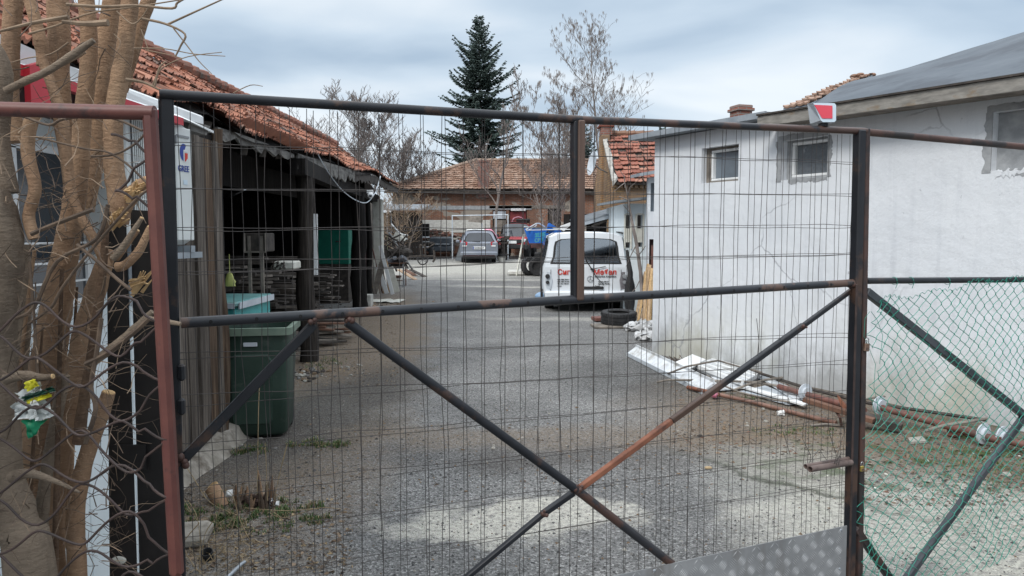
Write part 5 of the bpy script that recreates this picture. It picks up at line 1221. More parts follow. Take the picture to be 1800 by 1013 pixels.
def van():
    c = G(1030, 549); Y = c.y; x0, x1 = P(953, 480, Y).x, P(1107, 480, Y).x; W_ = x1 - x0; cx = (x0 + x1) / 2; z0 = gz(Y); H = P(1030, 410, Y).z - z0 + .03
    print('van W,H,Y', W_, H, Y)
    t = thing('delivery_van', 'white delivery van with red lettering parked with its back to the gate', 'van', (cx, Y, z0), R(-1.5))
    belt = H * .56; B = lambda n_, q, m, **k: q.build(n_, m_[m], t, local=True, **k)
    car_body(t, W_, H, belt, 4.5, 'van_white', .13, .80, zb=.30, hole='clear', bonnet=1.0, cowl=3.7, wsh=2.95, nose_z=.8)
    # seats seen through the glass
    for x in (-.38, .38):
        q = MB(); q.cbox((x, 2.1, belt + .12), (.48, .14, .55), b=.05); q.cbox((x, 2.1, belt + .47), (.26, .1, .18), b=.04); B('seat', q, 'light_grey' if 0 else 'seat_grey', smooth=50)
    q = MB(); q.box((0, 2.0, .5), (W_ * .9, 3.6, .05)); B('cabin_floor', q, 'dark_void')
    k = W_ / 1.9
    # tailgate seams
    q = MB(); hw = W_ / 2
    q.bar((-hw * .80, -.006, .42), (hw * .80, -.006, .42), .006, .012); q.bar((-hw * .80, -.006, .42), (-hw * .80, -.006, belt - .05), .008, .008, up=(0, 1, 0)); q.bar((hw * .80, -.006, .42), (hw * .80, -.006, belt - .05), .008, .008, up=(0, 1, 0)); B('tailgate_seam', q, 'rubber')
    for sx in (-1, 1):
        q = MB(); za, zb_ = .50, belt - .10
        q.loft([[V((sx * (hw * .80), -.02, za)), V((sx * hw * .985, .02, za)), V((sx * hw * 1.0, .12, za)), V((sx * hw * .78, .03, za))], [V((sx * hw * .77, -.028, (za + zb_) / 2)), V((sx * hw * .99, .01, (za + zb_) / 2)), V((sx * hw * 1.005, .14, (za + zb_) / 2)), V((sx * hw * .75, .03, (za + zb_) / 2))], [V((sx * hw * .82, -.02, zb_)), V((sx * hw * .975, .02, zb_)), V((sx * hw * .99, .12, zb_)), V((sx * hw * .8, .03, zb_))]])
        o = B('tail_light', q, 'light_grey' if sx < 0 else 'lamp_dirty', smooth=30)
        q = MB(); M = Matrix.Rotation(R(90), 4, 'X'); q.lathe([(.001, .03), (.045, .028), (.05, 0)], (sx * hw * .875, -.02, (za + zb_) / 2 + .09), 14, M); q.lathe([(.001, .03), (.035, .028), (.04, 0)], (sx * hw * .875, -.02, (za + zb_) / 2 - .04), 14, M); q.build('bulb_socket', m_['rubber'] if sx < 0 else m_['grey_plastic'], o, local=True)
    q = MB(); q.cbox((0, -.03, .36), (W_ * .94, .14, .20), b=.035); B('bumper', q, 'van_white', smooth=40)
    q = MB(); q.cbox((0, -.005, .27), (W_ * .8, .1, .10), b=.02); B('bumper_skirt', q, 'rubber')
    q = MB(); q.cbox((.12, -.03, belt - .44), (.52, .03, .06), b=.01); B('tailgate_handle', q, 'rubber')
    q = MB(); q.cbox((.05, -.02, belt - .55), (.50, .02, .11), b=.006); o = B('number_plate', q, 'white_paint')
    M = frame_M((-.17, -.032, belt - .585), (1, 0, 0), (0, 0, 1)); q = text_mb('CA 6174 BB', .085, M, .001, .85); q.build('plate_lettering', m_['black_ink'], o, local=True)
    # lettering on the tailgate
    k = W_ / 1.9
    for body, x, z, s, m, fs, nm, al in (('Сигма', -.62 * k, belt - .155, .155, 'red_ink', 1.0, 'lettering', 'LEFT'), ('Мебел', .16 * k, belt - .155, .155, 'red_ink', 1.0, 'lettering', 'LEFT'), ('МЕБЕЛНА ФАБРИКА', .19 * k, belt - .215, .046, 'black_ink', 1.0, 'slogan', 'LEFT'),
        ('моб. 0888 788 811', -.62 * k, belt - .275, .036, 'black_ink', .9, 'small_lettering', 'LEFT'), ('моб. 0889 702 806', -.62 * k, belt - .32, .036, 'black_ink', .9, 'small_lettering', 'LEFT'), ('тел. 032 / 788 811', -.62 * k, belt - .365, .036, 'black_ink', .9, 'small_lettering', 'LEFT'),
        ('тел. 032 788 811', .26 * k, belt - .32, .036, 'black_ink', .9, 'small_lettering', 'LEFT'), ('факс 032 788 802', .26 * k, belt - .365, .036, 'black_ink', .9, 'small_lettering', 'LEFT'), ('www', -.62 * k, belt - .415, .042, 'black_ink', 1, 'small_lettering', 'LEFT'), ('E-mail', .2 * k, belt - .415, .042, 'black_ink', 1, 'small_lettering', 'LEFT')):
        q = text_mb(body, s, frame_M((x, -.014, z), (1, 0, 0), (0, 0, 1)), .002, fs, al, .0035 if s > .1 else .0012); q.build(nm, m_[m], t, local=True)
    q = MB(); M = Matrix.Rotation(R(90), 4, 'X'); cc = V((.09, -.016, belt - .25)); q.tube([cc + V((.062 * math.cos(a), 0, .062 * math.sin(a))) for a in [6.2832 * i / 24 for i in range(25)]], .006, 5)
    for a in (90, 210, 330): q.bar(cc, cc + V((.058 * math.cos(R(a)), 0, .058 * math.sin(R(a)))), .009, .006)
    B('emblem', q, 'chrome')
    # wiper
    q = MB(); q.tube([(.12, -.04, belt - .04), (.02, -.035, belt + .12), (-.10, -.01, belt + .55)], .011, 5); q.tube([(.12, -.04, belt - .04), (.22, -.05, belt - .2), (.38, -.045, belt - .38)], .007, 5); q.tube([(.12, -.045, belt - .04), (.42, -.03, belt + .02)], .008, 5); q.sphere((.12, -.04, belt - .04), .03, 8, 6); B('wiper', q, 'rubber')
    # dark side rubbing of missing panel, gutter rails, junk board on roof
    for sx in (-1, 1):
        q = MB(); q.tube([(sx * hw * .84, .15, H - .03), (sx * hw * .86, 1.5, H), (sx * hw * .84, 2.9, H - .02)], .018, 5); B('roof_rail', q, 'rubber')
    q = MB(); q.bar((-hw * .995, .12, .45), (-hw * .995, .30, belt + .2), .02, .08, up=(1, 0, 0)); q.cbox((-hw - .0, .55, .36), (.04, .8, .12)); B('side_trim', q, 'rubber')
    for x in (-hw * .82, hw * .82):
        for y in (.85, 3.6): wheel(t, x, y, .31, .2)
    q = MB(); q.hexa([(-hw - .35, .6, H + .03), (-.1, .4, H + .05), (-.1, 1.5, H + .05), (-hw - .3, 1.4, H + .03), (-hw - .35, .6, H + .045), (-.1, .4, H + .065), (-.1, 1.5, H + .065), (-hw - .3, 1.4, H + .045)])
    inv = W(t); q.v = [tuple(inv @ V(p)) for p in q.v]; tag(q.build('roof_board', m_['white_paint'], None), 'thin white board lying across the van roof', 'board')
    # side mirror
    for sx in (-1, 1): q = MB(); q.cbox((sx * (hw + .07), 3.15, belt + .12), (.16, .1, .24), b=.03); B('mirror', q, 'rubber', smooth=40)
m_['lamp_dirty'] = pm('lamp_dirty', (.14, .13, .14), (.26, .25, .26), 8, .3)
van()
def wagon():
    c = G(842, 460); Y = 33.5; x0, x1 = P(808, 430, Y).x, P(876, 430, Y).x; W_ = x1 - x0; cx = (x0 + x1) / 2; z0 = gz(Y); H = P(842, 404, Y).z - z0; print('wagon', W_, H, Y)
    t = thing('estate_car', 'silver grey estate car seen from behind in the middle of the yard', 'car', (cx, Y, z0), R(4))
    belt = H * .60; hw = W_ / 2; B = lambda n_, q, m, **k: q.build(n_, m_[m], t, local=True, **k)
    car_body(t, W_, H, belt, 4.6, 'silver_paint', .30, .66, zb=.25, hole='dark', bonnet=.92, cowl=3.5, wsh=2.7, nose_z=.68)
    for sx in (-1, 1):
        q = MB(); q.hexa([V((sx * a, b, c_)) for a, b, c_ in ((hw * .62, -.015, belt - .10), (hw * .985, .05, belt - .13), (hw * .99, .25, belt - .1), (hw * .62, .05, belt - .1), (hw * .60, -.012, belt + .04), (hw * .95, .07, belt + .10), (hw * .96, .25, belt + .12), (hw * .6, .06, belt + .04))]); o = B('tail_light', q, 'lamp_red')
        q = MB(); q.box((sx * hw * .75, -.012, belt - .13), (hw * .22, .03, .05)); q.build('reversing_light', m_['white_paint'], o, local=True)
        q = MB(); q.cbox((sx * (hw + .09), 2.45, belt + .05), (.18, .1, .14), b=.03); B('mirror', q, 'silver_paint')
    q = MB(); q.cbox((0, -.05, .42), (W_ * .96, .16, .2), b=.05); B('bumper', q, 'silver_paint', smooth=40)
    q = MB(); q.box((0, -.09, .335), (W_ * .8, .1, .025)); B('reflector_strip', q, 'dark_maroon')
    q = MB(); q.cbox((0, -.01, .26), (W_ * .86, .12, .14), b=.03); B('bumper_skirt', q, 'rubber')
    q = MB(); q.cbox((0, -.022, belt - .22), (.56, .02, .13), b=.006); o = B('number_plate', q, 'white_paint')
    q = MB(); q.box((-.255, -.034, belt - .22), (.045, .004, .12)); q.build('plate_band', m_['blue_ink'], o, local=True)
    q = text_mb('CB 8042 KT', .105, frame_M((-.215, -.034, belt - .258), (1, 0, 0), (0, 0, 1)), .002, .82, bold=.003); q.build('plate_lettering', m_['black_ink'], o, local=True)
    q = MB(); q.bar((-hw * .5, -.012, belt - .05), (hw * .5, -.012, belt - .05), .012, .03); B('tailgate_trim', q, 'chrome')
    for x in (-hw * .80, hw * .80):
        for y in (.85, 3.6): wheel(t, x, y, .31, .2)
    q = MB(); 
    for sx in (-1, 1): q.tube([(sx * hw * .62, .5, H + .0), (sx * hw * .64, .7, H + .04), (sx * hw * .64, 2.3, H + .04), (sx * hw * .62, 2.5, H)], .02, 5)
    B('roof_rail', q, 'rubber')
    q = MB(); q.tube([(.05, -.0, belt + .06), (-.30, .02, belt + .09)], .012, 4); B('wiper', q, 'rubber')
    # cloth over the roof corner
    M = W(t); n = 10; r = random.Random(4)
    for nm, lb, m, xa, xb in (('draped_cloth', 'pink cloth draped over the right roof edge of the grey estate car', 'pink_cloth', .30, 1.02), ('draped_sheet', 'pale sheet spread on the roof of the grey estate car', 'white_cloth', -.65, .29)):
        vs = []
        for j in range(n + 1):
            for i in range(n + 1):
                x = hw * (xa + (xb - xa) * i / n); y = .25 + 1.1 * j / n; f = abs(x) / hw; z = H + .045 - (.03 * f + max(0, f - .62) ** 1.3 * 1.15) + r.uniform(0, .02) - (.05 if j == 0 else 0)
                if f > .62: x = math.copysign(hw * (.62 + (f - .62) * .9), x)
                vs.append(M @ V((x, y, z)))
        q = MB(); q.add(vs, [(j * (n + 1) + i, j * (n + 1) + i + 1, (j + 1) * (n + 1) + i + 1, (j + 1) * (n + 1) + i) for j in range(n) for i in range(n)]); tag(q.build(nm, m_[m], None, smooth=60), lb, 'cloth')
    # grey panel leaning against the left side
    a, b = P(820, 416, Y + .3), G(800, 458); b2 = G(813, 459)
    q = MB(); q.prism([P(813, 412, Y + .1), P(818, 412, Y + .1), b2, b], (0, .03, 0)); tag(q.build('sheet_metal', m_['galv'], None), 'grey sheet metal panel leaning against the left side of the estate car', 'metal panel')
wagon()
def red_car():
    c = G(915, 452); Y = 37.2; z0 = gz(Y); x0, x1 = P(891, 430, Y).x, P(949, 430, Y).x; W_ = x1 - x0; cx = (x0 + x1) / 2; H = P(915, 393, Y).z - z0; print('red car', W_, H, Y)
    t = thing('off_road_car', 'red off-road car with a roof rack facing the gate beside the blue boat', 'car', (cx, Y + 4.2, z0), R(180 - 8))
    belt = H * .60; hw = W_ / 2; B = lambda n_, q, m, **k: q.build(n_, m_[m], t, local=True, **k)
    car_body(t, W_, H, belt, 4.2, 'red_car_paint', .08, .74, zb=.5, hole='dark', bonnet=1.12, cowl=3.15, wsh=2.7, nose_z=.95)
    q = MB(); q.cbox((0, 4.2, .62), (W_ * 1.0, .22, .22), b=.03); q.cbox((0, 4.2, .88), (W_ * .6, .06, .2), b=.02); B('bumper', q, 'rubber')
    q = MB(); q.cbox((0, 4.30, .84), (.52, .02, .14), b=.01); B('number_plate', q, 'white_paint')
    for sx in (-1, 1):
        q = MB(); q.cbox((sx * hw * .72, 4.17, .92), (.26, .08, .17), b=.03); B('headlight', q, 'light_grey')
        q = MB(); q.cbox((sx * (hw + .12), 2.9, belt + .08), (.2, .1, .2), b=.03); B('mirror', q, 'rubber')
        q = MB(); q.tube([(sx * hw * .9, 3.9 + .5 * math.cos(a), .48 + .5 * math.sin(a)) for a in [R(k) for k in range(0, 181, 20)]], .07, 6); B('fender_flare', q, 'rubber')
    for x in (-hw * .86, hw * .86):
        for y in (.75, 3.5): wheel(t, x, y, .42, .28)
    q = MB()
    for x in (-hw * .6, -hw * .2, hw * .2, hw * .6): q.tube([(x, 1.0, H + .10), (x, 2.5, H + .10)], .02, 5)
    for y in (1.0, 1.75, 2.5): q.tube([(-hw * .65, y, H + .08), (hw * .65, y, H + .08)], .022, 5)
    q.tube([(-hw * .68, 2.5, H + .2), (hw * .68, 2.5, H + .2)], .02, 5)
    for x in (-hw * .65, hw * .65):
        for y in (1.0, 2.5): q.bar((x, y, H - .04), (x, y, H + .2), .03, .03, up=(0, 1, 0))
    B('roof_rack', q, 'rubber')
    q = MB(); q.lathe([(.3, -.05), (.36, -.08), (.40, 0), (.36, .08), (.3, .05)], (.0, 0, 0), 18)
    M = W(t) @ Matrix.Translation((-.25, 1.6, H + .2)); q.v = [tuple(M @ V(p)) for p in q.v]; tag(q.build('spare_tyre', m_['rubber'], None, smooth=True), 'spare tyre lying on the roof rack of the red car', 'tyre')
red_car()
def boat():
    Y = 27.5; A = lambda x, y: P(x, y, Y)
    bow = A(921, 405); zt = A(930, 404).z; zm = A(930, 428).z; zk = A(945, 441).z; X0 = bow.x; X1 = X0 + 4.2
    t = thing('boat', 'small blue motor boat with a faded red bottom propped up behind the van', 'boat', (X0 + 1.5, Y + .6, gz(Y)))
    q = MB(); rings_b, rings_r, deck = [], [], []
    for k in range(13):
        f = k / 12; x = X0 + (X1 - X0) * f; w_ = .78 * min(1, (f * 2.2 + .02)) ** .6; shr = .10 * (1 - f) ** 2
        top = zt + shr; yc = Y + .8
        xt = x - .0; off = lambda z: (zt - z) * (.42 * (1 - f) ** 3)
        rings_b.append([V((xt, yc - w_, top)), V((xt + off(zm), yc - w_ * .88, zm)), V((xt + off(zm), yc + w_ * .88, zm)), V((xt, yc + w_, top))])
        kk = zk + .10 * (1 - f) ** 2
        rings_r.append([V((xt + off(zm), yc - w_ * .88, zm)), V((xt + off(zk), yc - w_ * .5, kk + .05)), V((xt + off(zk), yc, kk)), V((xt + off(zk), yc + w_ * .5, kk + .05)), V((xt + off(zm), yc + w_ * .88, zm))])
    n = 13
    b = MB(); b.loft([[r[0], r[1]] for r in rings_b], cap=False, closed=False); b.loft([[r[2], r[3]] for r in rings_b], cap=False, closed=False); b.quad(*rings_b[0]); b.quad(*rings_b[-1]); b.build('hull', m_['boat_blue'], t, smooth=40)
    b = MB(); b.loft(rings_r, cap=True, closed=False); b.build('bottom', m_['boat_red'], t, smooth=40)
    b = MB(); b.tube([r[0] + V((0, -.01, 0)) for r in rings_b], .03, 6); b.tube([r[3] for r in rings_b], .03, 6); b.build('gunwale', m_['light_grey'], t)
    b = MB(); b.add([r[0] + V((0, .02, -.05)) for r in rings_b] + [r[3] + V((0, -.02, -.05)) for r in rings_b], [(i, i + 1, i + 14, i + 13) for i in range(5)]); b.build('foredeck', m_['light_grey'], t)
    b = MB(); b.add([r[0] + V((0, .02, -.12)) for r in rings_b[5:]] + [r[3] + V((0, -.02, -.12)) for r in rings_b[5:]], [(i, i + 1, i + 9, i + 8) for i in range(7)]); b.build('inner_deck', m_['boat_blue'], t)
    # raised bow rail and windscreen-like frame
    b = MB(); y0 = Y + .25
    pts = [P(924, 404, y0), P(943, 393, y0 + .2), P(948, 393, y0 + .5), P(958, 399, y0 + .7)]; b.tube(pts, .025, 6); b.tube([P(926, 406, y0 + .3), P(938, 401, y0 + .3), P(944, 395, y0 + .3)], .02, 5); b.build('bow_rail', m_['light_grey'], t)
    b = MB(); b.prism([P(961, 404, Y + .1), P(966, 392, Y + .2), P(972, 396, Y + .3), P(986, 404, Y + .3)], (0, 1.0, 0)); b.build('cockpit_side', m_['boat_blue'], t)
    # two-line pale green marking on the hull
    c = P(941, 418, Y); b = MB(); M = frame_M((c.x, Y + .02, c.z), V((1, -.14, .10)), V((-.1, 0, 1)))
    d = MB()
    for tx, z in (('ЗЕЛЕ', .015), ('СВЯТ', -.17)):
        q = text_mb(tx, .19, frame_M((c.x - .02, Y + .10 - .12, c.z + z), V((1, -.16, .10)), V((-.1, -.1, 1))), .004, .85, bold=.006); d.v, o_ = d.v + q.v, len(d.v); d.f += [[i + o_ for i in f] for f in q.f]; d.m += q.m
    d.build('hull_marking', m_['teal'], t)
    g = G(908, 462); plank_thing('boat_prop', 'pale wooden pole propping the bow of the blue boat', P(921, 412, Y - .1), V((P(908, 460, Y - .4).x, Y - .4, gz(Y - .4))), .05, .05, 'cream', 'pole')
    # stack of tyres beneath the hull
    GR = 'tyres stacked under the boat'; x = P(942, 470, Y - .1).x; z = gz(Y)
    kk = 0
    n_st = max(2, int((zk - z - .75) / .2)); print('tyres', n_st, zk - z)
    q = tyre_mb(.34, .22, .19, Matrix.Rotation(R(90), 4, 'X'), (P(945, 470, Y - .5).x, Y - .55, z + .33), 20); q.lathe([(.001, -.02), (.20, -.03), (.20, .03), (.001, .02)], (P(945, 470, Y - .5).x, Y - .55, z + .33), 16, Matrix.Rotation(R(90), 4, 'X')); o = q.build('tyre', m_['rubber'], None, smooth=30, uv=False); tag(o, 'tyre standing on edge with its rim facing the gate before the tyre stack', 'tyre', GR)
    q = tyre_mb(.34, .20, .19, Matrix.Rotation(R(38), 4, 'Z') @ Matrix.Rotation(R(78), 4, 'X'), (P(930, 470, Y - .3).x, Y - .3, z + .32), 20); o = q.build('tyre', m_['rubber'], None, smooth=30, uv=False); tag(o, 'tyre leaning at the left of the tyre stack under the boat', 'tyre', GR)
    for k in range(n_st + 3):
        zz_ = z + .11 + .205 * k
        if zz_ > zk - .02: break
        q = tyre_mb(.36, .2, .2, Matrix.Identity(4), (x + .28 + (.04 if k % 2 else -.03), Y + .35, zz_), 20); o = q.build('tyre', m_['rubber'], None, smooth=30, uv=False); tag(o, ['lowest', 'second from the bottom', 'third from the bottom', 'fourth from the bottom', 'fifth from the bottom', 'topmost', 'extra'][k] + ' tyre lying flat in the stack under the boat', 'tyre', GR)
    a, b = G(893, 482), G(937, 486); q = MB(); yy = a.y; q.cbox(((a.x + b.x) / 2, yy, gz(yy) + .07), (b.x - a.x, 1.3, .14), b=.03); tag(q.build('stone_slab', m_['mortar'], None), 'pale flat slab lying on the ground in front of the tyre stack', 'slab')
boat()
def far_junk():
    # sofa
    c = G(774, 446); Y = c.y + 1.5; Y = 38.0; a, b = P(750, 418, Y), P(797, 445, Y); z0 = gz(Y); w_ = b.x - a.x; cx = (a.x + b.x) / 2
    t = thing('sofa', 'dark grey leather sofa standing outdoors left of the estate car', 'sofa', (cx, Y, z0))
    zt = a.z; lift = max(0, b.z - z0 - .05)
    Bz = b.z
    q = MB(); q.cbox((cx, Y + .3, Bz + .22), (w_ * .96, .9, .30), b=.05); q.build('base', m_['leather_dark'], t, smooth=40)
    q = MB(); q.cbox((cx, Y + .7, (Bz + zt) / 2 + .1), (w_ * .9, .25, zt - Bz - .1), b=.09); q.build('backrest', m_['leather_dark'], t, smooth=40)
    for s in (-1, 1):
        q = MB(); q.cbox((cx + s * w_ * .45, Y + .3, Bz + .32), (w_ * .13, .95, .5), b=.07); q.build('armrest', m_['leather_dark'], t, smooth=40)
        q = MB(); q.cbox((cx + s * w_ * .2, Y + .2, Bz + .42), (w_ * .37, .7, .14), b=.05); q.build('cushion', m_['leather_dark'], t, smooth=40)
        q = MB(); q.box((cx + s * w_ * .4, Y + .2, (z0 + Bz + .08) / 2), (.08, .5, Bz + .1 - z0)); q.build('foot', m_['plank_dark'], t)
    # flat bench trailer with dark cabinet
    Y = 36.5; a, b = P(712, 395, Y), P(757, 442, Y); z0 = gz(Y)
    t = thing('flat_trailer', 'dark flat trailer loaded with black boards left of the sofa', 'trailer', ((a.x + b.x) / 2, Y, z0))
    q = MB(); q.cbox(((a.x + b.x) / 2, Y + .8, P(730, 428, Y).z), (b.x - a.x, 1.6, .12), b=.02); q.build('bed', m_['plank_dark'], t)
    for py, m in ((417, 'light_grey'), (425, 'grey_plastic'), (434.5, 'light_grey')):
        q = MB(); A_, B_ = P(714, py, Y - .02), P(755, py, Y - .02); q.bar(A_, B_, .04, .06); q.build('side_rail', m_[m], t)
    for px in (716, 735, 753):
        q = MB(); A_, B_ = P(px, 416, Y), P(px, 437, Y); q.bar(A_, B_, .05, .05, up=(0, 1, 0)); q.build('stake', m_['plank_dark'], t)
    for s in (-1, 1):
        q = tyre_mb(.3, .2, .16, Matrix.Rotation(R(90), 4, 'Y'), ((a.x + b.x) / 2 + s * .6, Y + .9, z0 + .3), 16, False); q.build('wheel', m_['rubber'], t, uv=False)
    q = MB(); A_, B_ = P(711, 396, Y + .6), P(754, 416, Y + .6); w_ = B_.x - A_.x
    q.cbox((A_.x + w_ * .3, Y + .8, (A_.z + B_.z) / 2), (w_ * .58, .5, A_.z - B_.z), b=.02); q.cbox((A_.x + w_ * .8, Y + .8, (A_.z + B_.z) / 2 + .04), (w_ * .38, .5, A_.z - B_.z + .06), b=.02)
    tag(q.build('black_cabinets', m_['shed_dark'], None), 'two black cabinets standing on the flat trailer', 'cabinet')
    # hand cart
    c = G(738, 466); Y = c.y; z0 = gz(Y); A = lambda x, y, dy=0: P(x, y, Y + dy)
    t = thing('hand_cart', 'low rusty metal cart with a thin spoked wheel in the left of the yard', 'cart', (c.x, Y, z0))
    q = MB()
    for dy in (0, .6):
        q.tube([A(715, 451, dy), A(763, 450, dy)], .03, 5); q.tube([A(738, 430, dy), A(740, 451, dy)], .03, 5); q.tube([A(746, 429, dy), A(748, 453, dy)], .03, 5); q.tube([A(738, 430, dy), A(752, 436, dy), A(765, 428, dy)], .03, 5)
    q.tube([A(763, 450), A(763, 450, .6)], .03, 5); q.tube([A(715, 451), A(715, 451, .6)], .03, 5); q.build('frame', m_['plank_dark'], t)
    q = MB(); q.tube([A(763, 440), A(764, 456), A(761, 461)], .05, 5); q.tube([A(763, 440, .6), A(764, 456, .6), A(761, 461, .6)], .05, 5); q.build('leg', m_['plank_dark'], t)
    wc = V((A(743, 456).x, Y, z0 + .24)); q = MB(); q.tube([wc + V((.22 * math.cos(a), .05 * math.sin(a), .22 * math.sin(a))) for a in [6.2832 * i / 16 for i in range(17)]], .028, 5)
    for k in range(4): a = k * .785; q.tube([wc - V((.21 * math.cos(a), 0, .21 * math.sin(a))), wc + V((.21 * math.cos(a), 0, .21 * math.sin(a)))], .008, 3)
    q.build('wheel', m_['rubber'], t)
    # pile of bricks against the back house
    r = random.Random(6); q = MB(); Y = 39.5
    for k in range(240):
        px = r.uniform(712, 812); f = 1 - abs(px - 765) / 70; p = P(px, 424 - r.random() ** .7 * 17 * max(.25, f + .2), Y + r.uniform(-.4, .8)); q.cbox(p, (.25, .12, .07), M=Matrix.Rotation(r.uniform(-.6, .6), 4, (r.random(), r.random(), r.random())), b=.006, mi=r.choice((0, 0, 1, 2)))
    a, b = P(712, 424, Y), P(812, 424, Y); q.cbox(((a.x + b.x) / 2, Y + .6, (gz(Y) + a.z) / 2 + .1), (b.x - a.x - .3, .9, a.z - gz(Y) + .2), b=.2, mi=2)
    tag(q.build('brick_pile', [m_['brick_chimney'], m_['stone_light'], m_['brick_red']], None), 'long heap of old bricks and rubble against the back house', 'brick pile', kind='stuff')
    # thin metal frame of a missing canopy with a grey board
    Y = 37.0; t = thing('canopy_skeleton', 'thin metal frame with a grey board hanging from it behind the estate car', 'frame', (P(845, 400, Y).x, Y, gz(Y)))
    q = MB()
    for dy in (0, 1.2):
        q.tube([P(795, 379.5, Y + dy), P(893, 378, Y + dy)], .03, 5)
        for px in (795, 847, 872, 893): p = P(px, 379, Y + dy); q.tube([p, V((p.x, p.y, gz(p.y) - .03))], .03, 5)
    for px in (795, 893): q.tube([P(px, 379, Y), P(px, 379, Y + 1.2)], .03, 5)
    q.build('pole_frame', m_['light_grey'], t)
    q = MB(); q.prism([P(826, 379, Y - .03), P(850, 380, Y - .03), P(848, 392, Y - .1), P(823, 390, Y - .1)], (0, .03, 0)); q.build('hanging_board', m_['plank_grey'], t)
    # bucket
    c = G(882, 461); t = thing('bucket', 'small dark and white bucket right of the estate car', 'bucket', c)
    q = MB(); q.lathe([(.001, .0), (.15, .01), (.19, .36), (.175, .36), (.14, .04), (.001, .03)], c, 16); q.build('bucket_body', m_['mortar'], t, smooth=True); q = MB(); q.lathe([(.19, .26), (.20, .27), (.205, .37), (.18, .37)], c, 16); q.build('rim', m_['rubber'], t)
    # black clutter between the cars
    Y = 35.5; r = random.Random(9); q = MB()
    for k in range(16):
        p = P(r.uniform(879, 893), r.uniform(414, 450), Y + r.uniform(0, .6)); q.cbox(p, (r.uniform(.2, .4), .3, r.uniform(.05, .12)), M=Matrix.Rotation(r.uniform(-.3, .3), 4, 'Y'), b=.01)
    a = P(886, 440, Y + .5); q.box((a.x, Y + .6, (gz(Y) + P(886, 418, Y).z) / 2), (.3, .3, P(886, 418, Y).z - gz(Y)))
    tag(q.build('scrap_stack', m_['plank_dark'], None), 'dark stack of flat scrap between the estate car and the red car', 'scrap')
    # white curved panel and clutter behind the van roof
    Y = 21; q = MB(); q.prism([P(984, 402, Y), P(988, 397, Y), P(1004, 391, Y), P(1016, 390, Y), P(1003, 396, Y), P(991, 407, Y)], (0, .7, 0)); tag(q.build('curved_shell', m_['white_paint'], None), 'white curved shell sticking up behind the van roof', 'shell'); 
    # bits that hold it
    c = P(990, 405, Y + .3); q = MB(); q.bar((c.x, c.y, gz(c.y)), c, .1, .1, up=(0, 1, 0)); tag(q.build('support_post', m_['plank_grey'], None), 'short post under the white curved panel', 'post')
far_junk()
